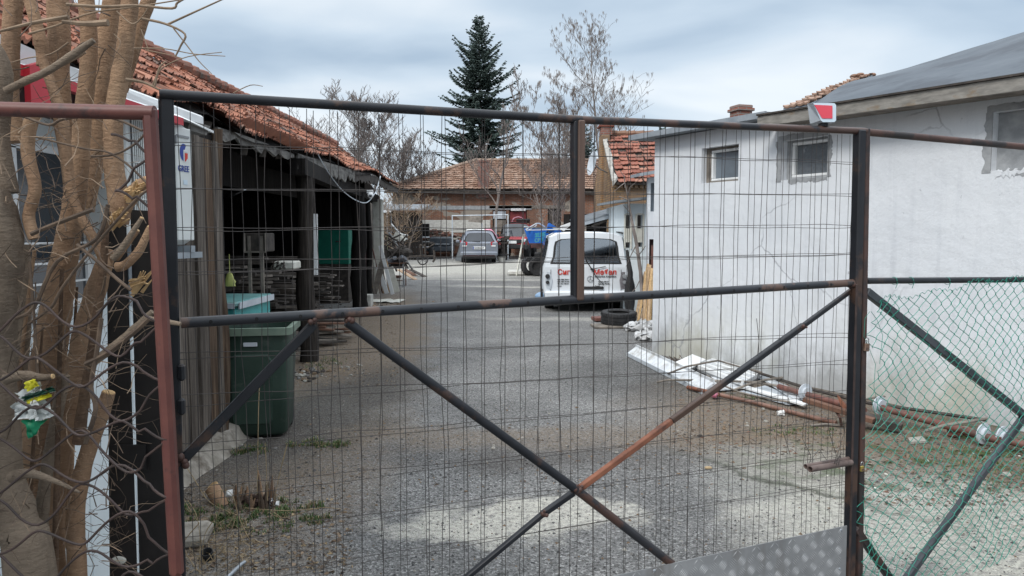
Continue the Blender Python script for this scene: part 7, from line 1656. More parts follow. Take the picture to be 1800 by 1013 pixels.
# ================================================================== RIGHT LEAF WITH GREEN MESH
def right_leaf():
    t = thing('fence_leaf', 'rusty pipe fence leaf covered with green chain link mesh right of the gate', 'fence', gp(1522, 1080))
    t.location.z = 0
    def part(name, q, mat, **k): return q.build(name, m_[mat], t, **k)
    q = MB(); q.bar(gp(1521, 226, -.006), gp(1507, 1095, -.006), .030, .034, up=GN, bev=.004); part('post', q, 'black_rust')
    q = MB(); tube_px(q, (1518, 232), (1850, 263), .0165, 12, off=-.008); part('top_rail', q, 'rust_pipe', smooth=50)
    q = MB(); tube_px(q, (1522, 494), (1880, 491), .0145, 12, off=-.008); part('middle_rail', q, 'black_paint', smooth=50)
    q = MB(); q.bar(gp(1522, 512, -.006), gp(1800, 730, -.006), .038, .03, up=GN, bev=.004); part('brace', q, 'slate_paint')
    q = MB(); q.bar(gp(1803, 728, -.006), gp(1590, 1022, -.006), .034, .03, up=GN, bev=.004); part('brace', q, 'slate_paint')
    q = MB(); q.bar(gp(1503, 928, -.006), gp(1575, 1032, -.006), .034, .03, up=GN, bev=.004); part('brace', q, 'black_rust')
    q = MB(); tube_px(q, (1560, 1040), (1880, 966), .0165, 12, off=-.008); part('bottom_rail', q, 'slate_paint', smooth=50)
    # chain link: interlocked zig-zag wires hung in columns
    r = random.Random(14); q = MB(); s0 = (gp(1528, 600) - GA).dot(GU); s1 = (gp(1880, 600) - GA).dot(GU); z_t = gp(1600, 503).z; z_b = -.02
    cw, ch = .0335, .031
    import math as m
    def wrp(s, z):
        e_ = m.exp(-max(0, s - s0) / .08)
        ds = .012 * m.sin(z * 9 + s * 5) + .010 * m.sin(z * 23) * (1 + 3 * e_) + .006 * m.sin(s * 14 + z * 4) + .03 * e_ * m.sin(z * 7.0 + 1)
        dz = .010 * m.sin(s * 8 + z * 3) + .012 * m.sin(s * 21 + z * 6) * m.exp(-(z_t - z) / .15) + .05 * m.sin(s * 1.6 + .5)
        sag = -.05 * m.exp(-((s - s0) / .07)) * m.exp(-(z_t - z) / .12)
        dd = .010 * m.sin(s * 9 + z * 6)
        return s + ds, z + dz + sag, dd
    nc = int((s1 - s0) / cw); nr_ = int((z_t - z_b) / ch)
    for i in range(nc):
        pts = []
        for j in range(nr_ * 4 + 1):
            f = j / 4; ph = f % 2; tri = ph if ph < 1 else 2 - ph; tri = .5 - .5 * m.cos(tri * m.pi) if 0 else tri
            side = (tri - .5) * (cw + .006) * (1 if i % 2 else -1)
            s, z, dd = wrp(s0 + (i + .5) * cw + side, z_t - f * ch)
            nd = .0022 * (1 if abs((f % 1) - 0) < .2 else -1) * (1 if i % 2 else -1)
            if j == 0: z += .004
            s += r.gauss(0, .0006); z += r.gauss(0, .0006)
            pts.append(GA + GU * s + GN * (.016 + dd + nd) + V((0, 0, z)))
        q.tube(pts, .00175, 4, cap=False)
    # top tie: ragged wire wound round the rail
    pts = []
    for k in range(200):
        s = s0 + .02 + (s1 - s0 - .02) * k / 199; s_, z, dd = wrp(s, z_t); pts.append(GA + GU * s_ + GN * (.016 + dd) + V((0, 0, z + .004 + .006 * m.sin(k * 1.3))))
    q.tube(pts, .0014, 4, cap=False)
    part('chain_link_mesh', q, 'green_wire', uv=False, fix=False)
    q = MB()
    for px in (1571, 1734, 1600, 1664): c = gp(px, 494, -.008); q.tube([c + (GN * m.cos(a) + V((0, 0, 1)) * m.sin(a)) * .018 + GU * a * .001 for a in [k * .6 for k in range(11)]] + [c + V((.01, 0, -.035))], .0014, 4)
    part('mesh_tie', q, 'green_wire', uv=False)
    # loose tangled ends along the ragged edge
    q = MB(); rr = random.Random(4)
    for a in (((1530, 548), (1522, 560), (1519, 592), (1536, 612)), ((1533, 548), (1542, 562), (1550, 590), (1545, 640)), ((1520, 596), (1540, 640), (1536, 680), (1545, 720)), ((1512, 850), (1530, 860), (1545, 868)), ((1516, 880), (1520, 930), (1535, 975)), ((1510, 952), (1530, 948), (1545, 980), (1536, 1010)), ((1515, 772), (1530, 760), (1540, 740), (1533, 700))):
        q.tube([gp(x + rr.uniform(-2, 2), y, .02) for x, y in a], .0014, 4)
    part('loose_wire', q, 'green_wire', uv=False)
m_['slate_paint'] = pm('slate_paint', (.030, .035, .042), (.046, .052, .060), 7, .45, 0, .15, 60, c=(.06, .045, .04), cs=4, cl=(.6, .66), bd=.002)
m_['black_rust'] = pm('black_rust', (.018, .016, .017), (.032, .026, .025), 9, .5, 0, .2, 60, c=(.07, .036, .028), cs=3, cl=(.47, .56), bd=.002)
right_leaf()
def padlock(label, px, py, sz_, mat, tilt=0):
    c = gp(px, py, .02); t = thing('padlock', label, 'padlock', c, 0, 'padlocks on the gate post'); k = sz_
    M = Matrix.Translation(c) @ Matrix.Rotation(math.atan2(GU.y, GU.x), 4, 'Z') @ Matrix.Rotation(tilt, 4, 'Y')
    q = MB(); q.cbox((0, 0, 0), (.034 * k, .016 * k, .042 * k), b=.003); q.v = [tuple(M @ V(p)) for p in q.v]; q.build('lock_body', m_[mat], t, smooth=30)
    q = MB(); pts = [(-.011, 0, .018), (-.011, 0, .036)] + [(-.011 * math.cos(a), 0, .038 + .012 * math.sin(a)) for a in [R(x) for x in range(0, 181, 30)]] + [(.011, 0, .036), (.011, 0, .018)]
    q.tube([M @ (V(p) * k) for p in pts], .0032 * k, 8); q.build('shackle', m_['chrome'], t, smooth=50)
    q = MB(); q.cbox((0, -.0085 * k, -.006 * k), (.024 * k, .001, .014 * k), b=.0005); q.v = [tuple(M @ V(p)) for p in q.v]; q.build('face_plate', m_['brown_bar'], t)
padlock('worn brown padlock hanging high on the gate post, upper of the two', 1523, 611, .85, 'lock_brown', .12)
padlock('bright brass padlock hanging low on the gate post beside the latch pipes', 1515, 824, .62, 'brass', 0)
# chain bit by the upper lock
# ================================================================== LEFT FENCE PANEL
def left_fence():
    Y = 1.5; F_ = lambda x, y, d=0: P(x, y, Y + d)
    t = thing('pipe_fence', 'rusty red pipe fence panel with thick wavy wire mesh at the left edge', 'fence', (F_(310, 1013).x, Y, 0))
    q = MB(); q.tube([F_(-120, 189), F_(0, 192), F_(150, 196), F_(272, 199)], .0145, 14); q.build('top_rail', m_['rust_red'], t, smooth=50)
    a, b = F_(263, 188), F_(311, 1013); a2 = b + (b - a) * .4; q = MB(); q.bar(a, b, .026, .026, up=(0, 1, 0), bev=.007); q.bar(b, a2, .026, .026, up=(0, 1, 0), bev=.007); q.build('post', m_['rust_red'], t)
    # wavy wires pressed together at their joints
    r = random.Random(3); q = MB()
    for row in range(-1, 18):
        for par in (row % 2,):
            pts = []; y0 = 255 + row * 48.5
            for i in range(0, 72):
                u = i / 8; x = 262 - u * 73 ; yy = y0 + (row * .6)
                ph = u + par * 1.0; w_ = .7 * math.cos(ph * math.pi) + .3 * (2 / math.pi) * math.asin(.98 * math.cos(ph * math.pi))
                px = x + (yy / 1013) * 44 * max(0, 1 - u * .12); py = yy + w_ * 25 + (-8 * math.sin(u * 2.1 + row * .35))
                if u > .4: px += 3 * math.sin(row * 2 + u * 5)
                pts.append(F_(px, py + 14 * math.sin(u * 1.1 + row * .7) * (1 if u > .6 else 0), .012 * math.sin(row + u) + (.005 if par else -.004)))
            if row < 6: pts = pts[:(9 if row in (0, 1, 2) else 0)]
            if len(pts) < 3: continue
            q.tube(pts, .0027, 7, cap=True)
    q.build('wavy_wire_mesh', m_['wire_rust'], t, smooth=True, uv=False, fix=False)
left_fence()
def steel_posts():
    Y = 2.02; F_ = lambda x, y, d=0: P(x, y, Y + d)
    t = thing('gate_post', 'pair of black steel channel bars joined by plates behind the red fence post', 'gate post', (F_(240, 1000).x, Y, 0))
    def bar_(name, a0, a1, b0, b1, d=0):
        q = MB(); lo_, hi_ = F_(a0, 1013, d), F_(a1, 1013, d); lt, ht = F_(b0[0], b0[1], d), F_(b1[0], b1[1], d)
        e_ = lambda p, s: V((s.x + (s.x - p.x) * .35, p.y, -.02))
        dp = V((0, .007, 0)); q.hexa([e_(lt, lo_), e_(ht, hi_), e_(ht, hi_) + dp, e_(lt, lo_) + dp, lt, ht, ht + dp, lt + dp]); return q.build(name, m_['black_bar'], t)
    bar_('channel_bar', 187, 238, (187, 366), (219, 366)); bar_('channel_bar', 243, 297, (229, 369), (286, 372), .015)
    q = MB(); q.box((F_(229, 803).x, Y - .004, F_(229, 803).z), (.09, .006, .07)); q.build('joining_plate', m_['black_bar'], t)
    q = MB(); c = F_(209, 985, -.003); q.sphere(c, (.022, .004, .012), 8, 5); q.build('foam_spot', m_['cream'], t)
m_['black_bar'] = pm('black_bar', (.010, .009, .009), (.020, .017, .016), 7, .6, 0, .2, 50, c=(.045, .03, .024), cs=4, cl=(.6, .72))
steel_posts()
# ================================================================== WHITE KIOSK AND AIR CONDITIONER
def kiosk():
    X = -1.86; t = thing('kiosk', 'white metal kiosk with a red striped canopy edge at the left', 'kiosk', (X - .6, 2.4, 0))
    q = MB(); y = .4
    while y < 3.93: q.cbox((X - .04, y + .20, 1.12), (.06, .395, 2.24), b=.004); y += .4
    q.build('wall_panel', m_['panel_white'], t)
    q = MB(); q.box((X - 1.2, .42, 1.2), (2.2, .05, 2.3)); q.box((X - 1.2, 3.97, 1.2), (2.2, .05, 2.3)); q.build('end_wall', m_['panel_white'], t)
    # window strip
    q = MB(); q.box((X + .0, 2.75, 1.72), (.03, .9, .62)); w_ = q.build('window', m_['glass'], t)
    q = MB()
    for z in (1.41, 2.03): q.bar((X + .012, 2.28, z), (X + .012, 3.22, z), .03, .03)
    for y in (2.29, 2.75, 3.21): q.bar((X + .012, y, 1.42), (X + .012, y, 2.02), .03, .03, up=(1, 0, 0))
    for z in (1.5, 1.58, 1.66): q.bar((X + .02, 2.3, z), (X + .02, 3.2, z), .008, .008)
    q.build('frame', m_['white_paint'], w_)
    # canopy: white tilted top, red front stripe
    Xc = -1.58; def_z = 0
    def E(px, py): return PX(px, py, Xc)
    a0, a1 = E(377, 231), E(216, 158); d = (a0 - a1); a_far = a0; a_near = a1 - d * 2.2
    zl, zb2 = 2.245, 2.236; Fl, Fr = V((Xc - .04, a_near.y, zl)), V((-1.537, 3.5, zb2)); end = a_far - V((0, 0, .012))
    q = MB(); bk = V((-.28, 0, .05))
    q.loft([[Fl, a_near, a_near + bk, Fl + bk], [Fr, a1.lerp(a0, .54) , a1.lerp(a0, .54) + bk, Fr + bk], [end, a_far, a_far + V((-.05, 0, .01)), end + V((-.05, 0, .01))]]); q.build('canopy', m_['white_paint'], t)
    q = MB(); u = V((.004, 0, -.001)); dn = V((0, 0, -.040)); q.hexa([Fl + u + dn, Fr + u + dn * .85, Fr + dn * .85 - V((.03, 0, 0)), Fl + dn - V((.03, 0, 0)), Fl + u, Fr + u, Fr - V((.03, 0, .001)), Fl - V((.03, 0, .001))]); q.build('red_stripe', m_['red_paint'], t)
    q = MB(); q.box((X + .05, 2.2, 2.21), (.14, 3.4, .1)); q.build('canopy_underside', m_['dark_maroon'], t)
    q = MB(); q.cbox((X - .75, 2.2, 2.30), (1.9, 3.7, .06)); q.build('roof', m_['white_paint'], t)
    q = MB(); q.prism([PX(52, 115, -1.55), PX(80, 108, -1.55), PX(90, 182, -1.55), PX(55, 182, -1.55)], (-.02, 0, 0)); q.build('red_sign', m_['red_paint'], t)
    # splinter board at the end of the canopy
    q = MB(); q.hexa([E(333, 212), E(370, 222), E(363, 238), E(330, 228)] + [p + V((-.05, 0, .0)) for p in (E(333, 212), E(370, 222), E(363, 238), E(330, 228))]); q.build('broken_board', m_['eave_wood'], t)
kiosk()
def ac_unit():
    p0, p1 = P(213, 205, 3.15), P(334, 222, 3.6); w_ = math.hypot(p1.x - p0.x, p1.y - p0.y); rz = math.atan2(p1.y - p0.y, p1.x - p0.x)
    zt = P(329, 221, 3.6).z; zb_ = P(337, 430, 3.6).z; H = zt - zb_; dep = .28
    t = thing('air_conditioner', 'white outdoor air conditioner unit with a blue and red logo on the kiosk wall', 'air conditioner', (p0.x, p0.y, zb_), rz)
    B = lambda n_, q, m, **k: q.build(n_, m_[m], t, local=True, **k)
    q = MB(); q.cbox((w_ / 2, dep / 2, H / 2), (w_, dep, H), b=.022); B('housing', q, 'ac_white', smooth=30)
    xa, xb = .055, w_ * .66
    q = MB(); x = xa
    while x < xb: q.bar((x, -.008, .04), (x, -.008, H - .03), .005, .004, up=(0, 1, 0)); x += .0125
    for z in (.04, .2, .36, H - .03): q.bar((xa, -.011, z), (xb, -.011, z), .004, .005)
    B('fan_grille', q, 'ac_white', uv=False)
    q = MB(); q.box(((xa + xb) / 2, -.002, H / 2 + .005), (xb - xa + .01, .004, H - .065)); B('grille_shade', q, 'grille_shadow')  # dark sheet paints the shade behind the fan bars
    q = MB(); q.cbox(((xb + w_) / 2 + .012, -.005, H / 2), (w_ - xb - .035, .010, H - .04), b=.005); B('side_panel', q, 'ac_white')
    xc = xb + (w_ - xb) * .56; y = -.0115
    q = MB(); q.bar((xb + .035, y, H - .062), (w_ - .03, y, H - .062), .008, .010); q.bar((xb + .032, y, H - .062), (xb + .032, y, H - .10), .008, .008, up=(0, 1, 0)); B('handle_recess', q, 'grey_plastic')
    c = V((xc, y, H - .135)); rr = .030
    q = MB(); q.add([c] + [c + V((rr * math.cos(a), 0, rr * 1.35 * math.sin(a))) for a in [R(x) for x in range(55, 286, 10)]], [tuple(range(25))]); B('logo_arc', q, 'blue_ink', uv=False)
    q = MB(); q.add([c + V((.005, -.001, -.002)), c + V((.028, -.001, -.002)), c + V((.026, -.001, -.026)), c + V((.010, -.001, -.042)), c + V((.005, -.001, -.042))], [(0, 1, 2, 3, 4)]); B('logo_block', q, 'red_ink', uv=False)
    q = MB(); q.add([c + V((-.004, -.0006, .012)), c + V((.028, -.0006, .012)), c + V((.028, -.0006, .004)), c + V((.003, -.0006, .004)), c + V((.003, -.0006, -.045)), c + V((-.004, -.0006, -.045))], [(0, 1, 2, 3, 4, 5)]); B('logo_gap', q, 'white_paint', uv=False)
    q = text_mb('GREE', .040, frame_M((xc - .047, y, H - .225), (1, 0, 0), (0, 0, 1)), .0008, .88, bold=.0006); B('lettering', q, 'blue_ink', uv=False)
    q = MB(); q.cbox((xc + .005, y, H - .275), (.030, .001, .022), b=.0004); B('sticker', q, 'lamp_frame', uv=False)
    for x in (.06, w_ - .05):
        q = MB(); q.bar((x, -.03, -.020), (x, .34, -.020), .035, .03); q.bar((x, .33, -.03), (x, .33, -.3), .03, .03, up=(0, 1, 0)); B('bracket', q, 'galv')
    q = MB(); q.bar((0, -.015, -.05), (w_ + .03, -.015, -.05), .02, .028); B('bracket_rail', q, 'galv')
m_['grille_shadow'] = pm('grille_shade', (.10, .10, .11), (.15, .15, .155), 6, .7, 0, 0)
ac_unit()
# small grey meter box beneath
# ================================================================== POLLARDED TREES AT THE LEFT
from mathutils import noise as mnoise
m_['twig_bark'] = bark('twig_bark', (.075, .045, .03), (.15, .095, .06), (.04, .028, .02))
def spl(pts, n=5):
    out_ = []
    for i in range(len(pts) - 1):
        p0 = pts[max(i - 1, 0)]; p1, p2 = pts[i], pts[i + 1]; p3 = pts[min(i + 2, len(pts) - 1)]
        for k in range(n): t_ = k / n; out_.append(.5 * ((2 * p1) + (p2 - p0) * t_ + (2 * p0 - 5 * p1 + 4 * p2 - p3) * t_ ** 2 + (3 * p1 - p0 - 3 * p2 + p3) * t_ ** 3))
    out_.append(pts[-1]); return out_
def stem(t, name, px_pts, Ys, ws, mat, seed, cut=False, extend=0):
    """px_pts from the top down; ws are diameters in photo pixels"""
    r = random.Random(seed); n = len(px_pts)
    Yl = Ys if isinstance(Ys, (list, tuple)) else [Ys] * n
    pts = [P(x, y, Y_) for (x, y), Y_ in zip(px_pts, Yl)]; rad = [w_ / 2 / F * Y_ for w_, Y_ in zip(ws, Yl)]
    if extend: pts.append(V((pts[-1].x + (pts[-1].x - pts[-2].x) * .3, pts[-1].y, -.03))); rad.append(rad[-1] * 1.15)
    c = spl(pts, 5); rr = []
    for i in range(len(c)):
        f = i / (len(c) - 1) * (len(pts) - 1); k = min(int(f), len(pts) - 2); rr.append((rad[k] + (rad[k + 1] - rad[k]) * (f - k)) * (1 + r.uniform(-.035, .035)))
    q = MB(); q.tube(c, rr, 18)
    for i, p in enumerate(q.v):   # uneven growth: swellings, flats and ridges
        v_ = V(p); ax = c[min(i // 18, len(c) - 1)]; k = .07 * mnoise.noise(v_ * 22 + V((seed, 0, 0))) + .05 * mnoise.noise(V((v_.x * 60, v_.y * 60, v_.z * 12))); v_ = v_ + (v_ - ax) * k * 1.6; q.v[i] = tuple(v_)
    # knots
    for _ in range(max(1, len(px_pts) - 2)):
        i = r.randrange(2, len(c) - 2); a = r.random() * 3.14; o_ = V((math.cos(a), -abs(math.sin(a)), 0)) * rr[i] * .82; q.tube([c[i] + o_ * .9, c[i] + o_ * 1.3 + V((0, 0, .006))], [rr[i] * .3, rr[i] * .12], 7)
    o = q.build(name, m_[mat], t, smooth=70, uv=False)
    if cut:
        d = (c[0] - c[1]).normalized(); q = MB(); q.lathe([(.001, .002), (rr[0] * .93, .0015), (rr[0] * .95, -.002)], c[0] + d * .001, 12, d.to_track_quat('Z', 'Y').to_matrix().to_4x4()); q.build('cut_end', m_['cut_wood'], o, uv=False)
    return o
def left_trees():
    t = thing('pollarded_tree', 'many stemmed pruned tree with smooth tan bark behind the left fence', 'tree', (P(120, 1000, 1.95).x, 1.95, 0))
    Y = 1.95
    stem(t, 'stem', [(27, -20), (20, 50), (18, 117), (17, 180), (30, 250)], Y, [28, 29, 29, 30, 30], 'bark_tan', 1)
    stem(t, 'stem', [(46, -20), (64, 44), (74, 84), (77, 116)], 1.9, [18, 20, 22, 22], 'bark_tan', 2, cut=True)
    stem(t, 'stem', [(72, 100), (90, 148), (111, 215), (120, 302), (134, 365), (170, 430), (188, 470)], 1.85, [16, 17, 18, 17, 16, 17, 18], 'bark_tan', 3)
    stem(t, 'stem', [(100, -20), (103, 60), (104, 140), (112, 210), (124, 300), (128, 350)], 2.05, [36, 35, 33, 31, 28, 26], 'bark_tan', 4)
    stem(t, 'stem', [(150, -20), (157, 70), (152, 140), (143, 230), (138, 300), (128, 370), (114, 450), (98, 550), (82, 650), (68, 740), (60, 860), (62, 1013)], [1.95] * 12, [25, 26, 27, 29, 31, 36, 42, 50, 54, 58, 62, 66], 'bark_tan', 5, extend=1)
    stem(t, 'stem', [(204, -20), (188, 60), (180, 140), (172, 230), (164, 300), (150, 370)], 2.08, [33, 32, 30, 28, 28, 28], 'bark_tan', 6)
    stem(t, 'stem', [(230, -20), (220, 90), (203, 180), (199, 250), (203, 320), (211, 372), (212, 395)], 1.93, [26, 28, 30, 32, 34, 34, 26], 'bark_tan', 7)
    stem(t, 'stem', [(268, -20), (248, 40), (231, 100), (214, 160)], 2.0, [22, 22, 22, 20], 'bark_tan', 8)
    stem(t, 'stem', [(192, 440), (172, 500), (152, 570), (135, 650), (118, 730), (100, 820), (92, 920), (95, 1013)], [1.9] * 8, [24, 33, 38, 38, 38, 38, 38, 40], 'bark_tan', 9, extend=1)
    stem(t, 'stem', [(191, 690), (178, 730), (158, 785), (140, 850), (132, 940), (135, 1013)], 1.88, [22, 26, 27, 28, 30, 32], 'bark_tan', 10, cut=True, extend=1)
    stem(t, 'stem', [(113, 660), (99, 735), (82, 830), (74, 910), (70, 1013)], 1.82, [20, 20, 20, 22, 24], 'bark_grey', 11, extend=1)
    stem(t, 'stem', [(40, 430), (42, 520), (40, 600), (38, 660), (40, 760), (48, 880)], 2.0, [24, 24, 24, 26, 30, 34], 'bark_grey', 12, extend=1)
    stem(t, 'stem', [(187, 380), (184, 430), (178, 500), (165, 600), (148, 700), (138, 780)], 1.8, [10, 12, 14, 16, 18, 20], 'twig_bark', 13)
    # hacked stubs
    stem(t, 'stub', [(264, 400), (245, 440), (222, 465), (205, 470)], 1.85, [11, 14, 16, 18], 'bark_tan', 21, cut=True); stem(t, 'stub', [(249, 384), (232, 410), (212, 440), (198, 455)], 1.8, [7, 10, 12, 12], 'bark_grey', 22, cut=True)
    stem(t, 'stub', [(240, 405), (222, 430), (203, 455)], 1.88, [10, 12, 14], 'bark_tan', 23, cut=True); stem(t, 'stub', [(262, 318), (244, 330), (225, 350), (214, 368)], 1.9, [20, 24, 28, 30], 'bark_tan', 24, cut=True)
    stem(t, 'stub', [(318, 570), (290, 565), (262, 560)], 1.75, [7, 9, 8], 'bark_grey', 25); stem(t, 'stub', [(268, 548), (240, 575), (200, 610), (160, 640)], 1.8, [10, 14, 15, 16], 'bark_grey', 26)
    # splintered torn wood
    q = MB(); r = random.Random(8)
    for cx, cy, n in ((236, 328, 16), (245, 490, 14), (205, 375, 12)):
        for k in range(n):
            a, b = P(cx + r.uniform(-16, 6), cy + r.uniform(0, 30), 1.88), P(cx + r.uniform(0, 24), cy + r.uniform(-14, 10), 1.85); q.tube([a, b], [.006, .0015], 4)
    q.build('splinters', m_['cut_wood'], t, uv=False)
    # upright thin shoots between the thick stems
    r = random.Random(44)
    for k in range(5):
        x0 = r.uniform(20, 175); y0 = r.uniform(420, 700); x1 = x0 - r.uniform(-10, 45); m_y = (y0 + 1013) / 2
        stem(t, 'shoot', [(x0 + r.uniform(-15, 25), y0), ((x0 + x1) / 2 + r.uniform(-12, 12), m_y), (x1, 1013)], r.uniform(1.78, 2.1), [r.uniform(3, 6), r.uniform(6, 10), r.uniform(8, 13)], r.choice(('twig_bark', 'bark_tan', 'twig_bark')), 50 + k)
    g = thing('old_tree', 'thick grey old trunk with knots at the far left edge', 'tree', (P(10, 1000, 1.7).x, 1.7, 0))
    stem(g, 'trunk', [(-20, 340), (-4, 400), (0, 470), (-8, 560), (-15, 640), (-8, 740), (0, 840), (32, 930), (52, 1013)], 1.7, [64, 72, 72, 68, 74, 76, 74, 74, 80], 'bark_grey', 31, extend=1)
    stem(g, 'branch', [(-30, 60), (6, 130), (-4, 240), (10, 340)], 1.75, [30, 30, 34, 44], 'bark_grey', 32)
    stem(g, 'branch', [(60, 420), (50, 380), (62, 330), (48, 260), (60, 190)], 1.72, [18, 20, 20, 22, 24], 'bark_tan', 36)
    stem(g, 'branch', [(92, 662), (70, 664), (40, 660), (10, 668)], 1.62, [10, 14, 16, 20], 'bark_grey', 33, cut=True)
    stem(g, 'branch', [(165, 71), (130, 95), (84, 125), (45, 143), (10, 160)], 1.72, [9, 13, 12, 13, 14], 'bark_grey', 34)
    stem(g, 'branch', [(140, 866), (95, 845), (50, 832), (20, 840)], 1.62, [4, 9, 16, 22], 'bark_grey', 35)
    # individually placed thin branches
    q = MB()
    for pts, w_ in (([(50, 60), (100, 45), (161, 23), (240, 12), (329, -2)], 4), ([(117, 8), (180, 12), (240, 10), (302, 15), (312, 5), (335, -8)], 6), ([(250, 33), (290, 42), (325, 60), (318, 80), (308, 100)], 5), ([(295, 43), (345, 20), (398, -4)], 4), ([(305, 50), (330, 82), (350, 108), (372, 130)], 2.6), ([(235, 85), (290, 86), (340, 95), (396, 99)], 2.4), ([(255, 88), (290, 95), (322, 103)], 2), ([(268, 150), (285, 120), (330, 100), (390, 92)], 2.4), ([(222, 140), (252, 145), (280, 158)], 7), ([(272, 152), (280, 120), (292, 108)], 4), ([(120, 30), (60, 40), (0, 55)], 8), ([(190, 40), (150, 42), (110, 38)], 12), ([(248, 52), (258, 80), (262, 92)], 2), ([(200, 60), (212, 75), (200, 100)], 2), ([(150, 92), (120, 110), (75, 130), (40, 150)], 5),
                    ([(120, 75), (90, 95), (50, 102), (20, 110)], 3), ([(205, 20), (232, 42), (250, 30), (262, 10)], 3), ([(410, 164), (440, 150), (462, 152)], 2)):
        P_ = spl([P(x, y, 1.85) for x, y in pts], 4); q.tube(P_, [w_ / 2 / F * 1.85 * (1 - .5 * i / len(P_)) for i in range(len(P_))], 6)
    q.build('branches', m_['twig_pale'], t, uv=False)
    # dry twigs: two meshes, random walks clustered on the lower stems
    for seed, mat, n, yr, w_ in ((1, 'twig', 230, (330, 1013), (.9, 2.6)), (2, 'twig_pale', 150, (190, 1013), (.8, 2.4)), (3, 'twig', 40, (10, 420), (1.2, 2.6))):
        r = random.Random(seed); q = MB()
        for k in range(n):
            x, y = r.uniform(-20, 225), r.uniform(*yr); Yk = r.uniform(1.55, 2.05); a = r.uniform(-3.14, 3.14); px = [(x, y)]; ln = r.uniform(22, 85)
            for i in range(4): a += r.gauss(0, .38); x += math.cos(a) * ln / 3; y += math.sin(a) * ln / 3; px.append((x, y))
            if max(p[0] for p in px) > 300 and y > 200: continue
            pts = [P(u, v, Yk + .02 * i) for i, (u, v) in enumerate(px)]; wd = r.uniform(*w_) / 2 / F * Yk; q.tube(pts, [wd * (1 - .18 * i) for i in range(5)], 4)
            if r.random() < .6:
                m_i = r.randrange(1, 4); d = V((r.gauss(0, 1), r.gauss(0, .4), r.gauss(0, 1))).normalized() * r.uniform(.02, .06); q.tube([pts[m_i], pts[m_i] + d, pts[m_i] + d * 1.6 + V((0, 0, r.uniform(-.01, .02)))], wd * .6, 3)
        q.build('twigs', m_[mat], t, uv=False, fix=False)
    # long dark climbing stems
    q = MB()
    for pts, w_ in (([(190, 360), (170, 420), (100, 460), (60, 540), (28, 560)], 7), ([(165, 368), (120, 385), (70, 405), (55, 412)], 8), ([(0, 200), (40, 205), (85, 220), (110, 210), (160, 205), (205, 210), (250, 230)], 5), ([(60, 240), (100, 250), (150, 262), (190, 268), (225, 290), (258, 322)], 4), ([(258, 232), (235, 255), (200, 272), (160, 275)], 4), ([(135, 430), (160, 450), (205, 490), (230, 510)], 6), ([(280, 320), (268, 330), (240, 350), (160, 440), (110, 505), (90, 540), (50, 570)], 5), ([(178, 560), (170, 620), (160, 680), (168, 720), (150, 780)], 8), ([(150, 640), (190, 620), (235, 585), (262, 560)], 9), ([(52, 460), (60, 560), (66, 660)], 5)):
        P_ = spl([P(x, y, 1.68) for x, y in pts], 4); q.tube(P_, [w_ / 2 / F * 1.68] * len(P_), 6)
    q.build('dark_branches', m_['twig'], t, uv=False, smooth=True)
left_trees()
def bag():
    Y = 1.6; t = thing('plastic_bag', 'crumpled green, yellow and white plastic bag caught in the branches at the left', 'plastic bag', P(58, 700, Y)); r = random.Random(5)
    def sheet(name, quad, mat, amp, n=9, d=0):
        A, B_, C_, D_ = [P(x, y, Y + d) for x, y in quad]; vs = []
        for j in range(n + 1):
            for i in range(n + 1):
                p = A.lerp(B_, i / n).lerp(D_.lerp(C_, i / n), j / n); vs.append(p + V((r.gauss(0, amp * .3), r.gauss(0, amp), r.gauss(0, amp * .3))))
        q = MB(); q.add(vs, [(j * (n + 1) + i, j * (n + 1) + i + 1, (j + 1) * (n + 1) + i + 1, (j + 1) * (n + 1) + i) for j in range(n) for i in range(n)]); return q.build(name, m_[mat], t, smooth=80)
    sheet('clear_side', [(30, 690), (70, 672), (98, 730), (55, 745)], 'bag_white', .006); sheet('clear_side', [(22, 715), (50, 690), (70, 738), (25, 735)], 'bag_white', .006, d=-.01)
    sheet('yellow_band', [(42, 672), (64, 665), (70, 678), (48, 688)], 'bag_yellow', .004, 6, -.012); sheet('yellow_band', [(44, 704), (90, 690), (90, 698), (48, 712)], 'bag_yellow', .003, 6, -.016)
    sheet('dark_green_band', [(38, 697), (92, 680), (97, 688), (42, 705)], 'bag_dark_green', .003, 6, -.018); sheet('white_strap', [(53, 706), (64, 703), (71, 716), (60, 724)], 'white_cloth', .002, 4, -.02)
    sheet('green_bottom', [(36, 738), (82, 738), (60, 766), (54, 769)], 'bag_green', .004, 6, -.012)
bag()
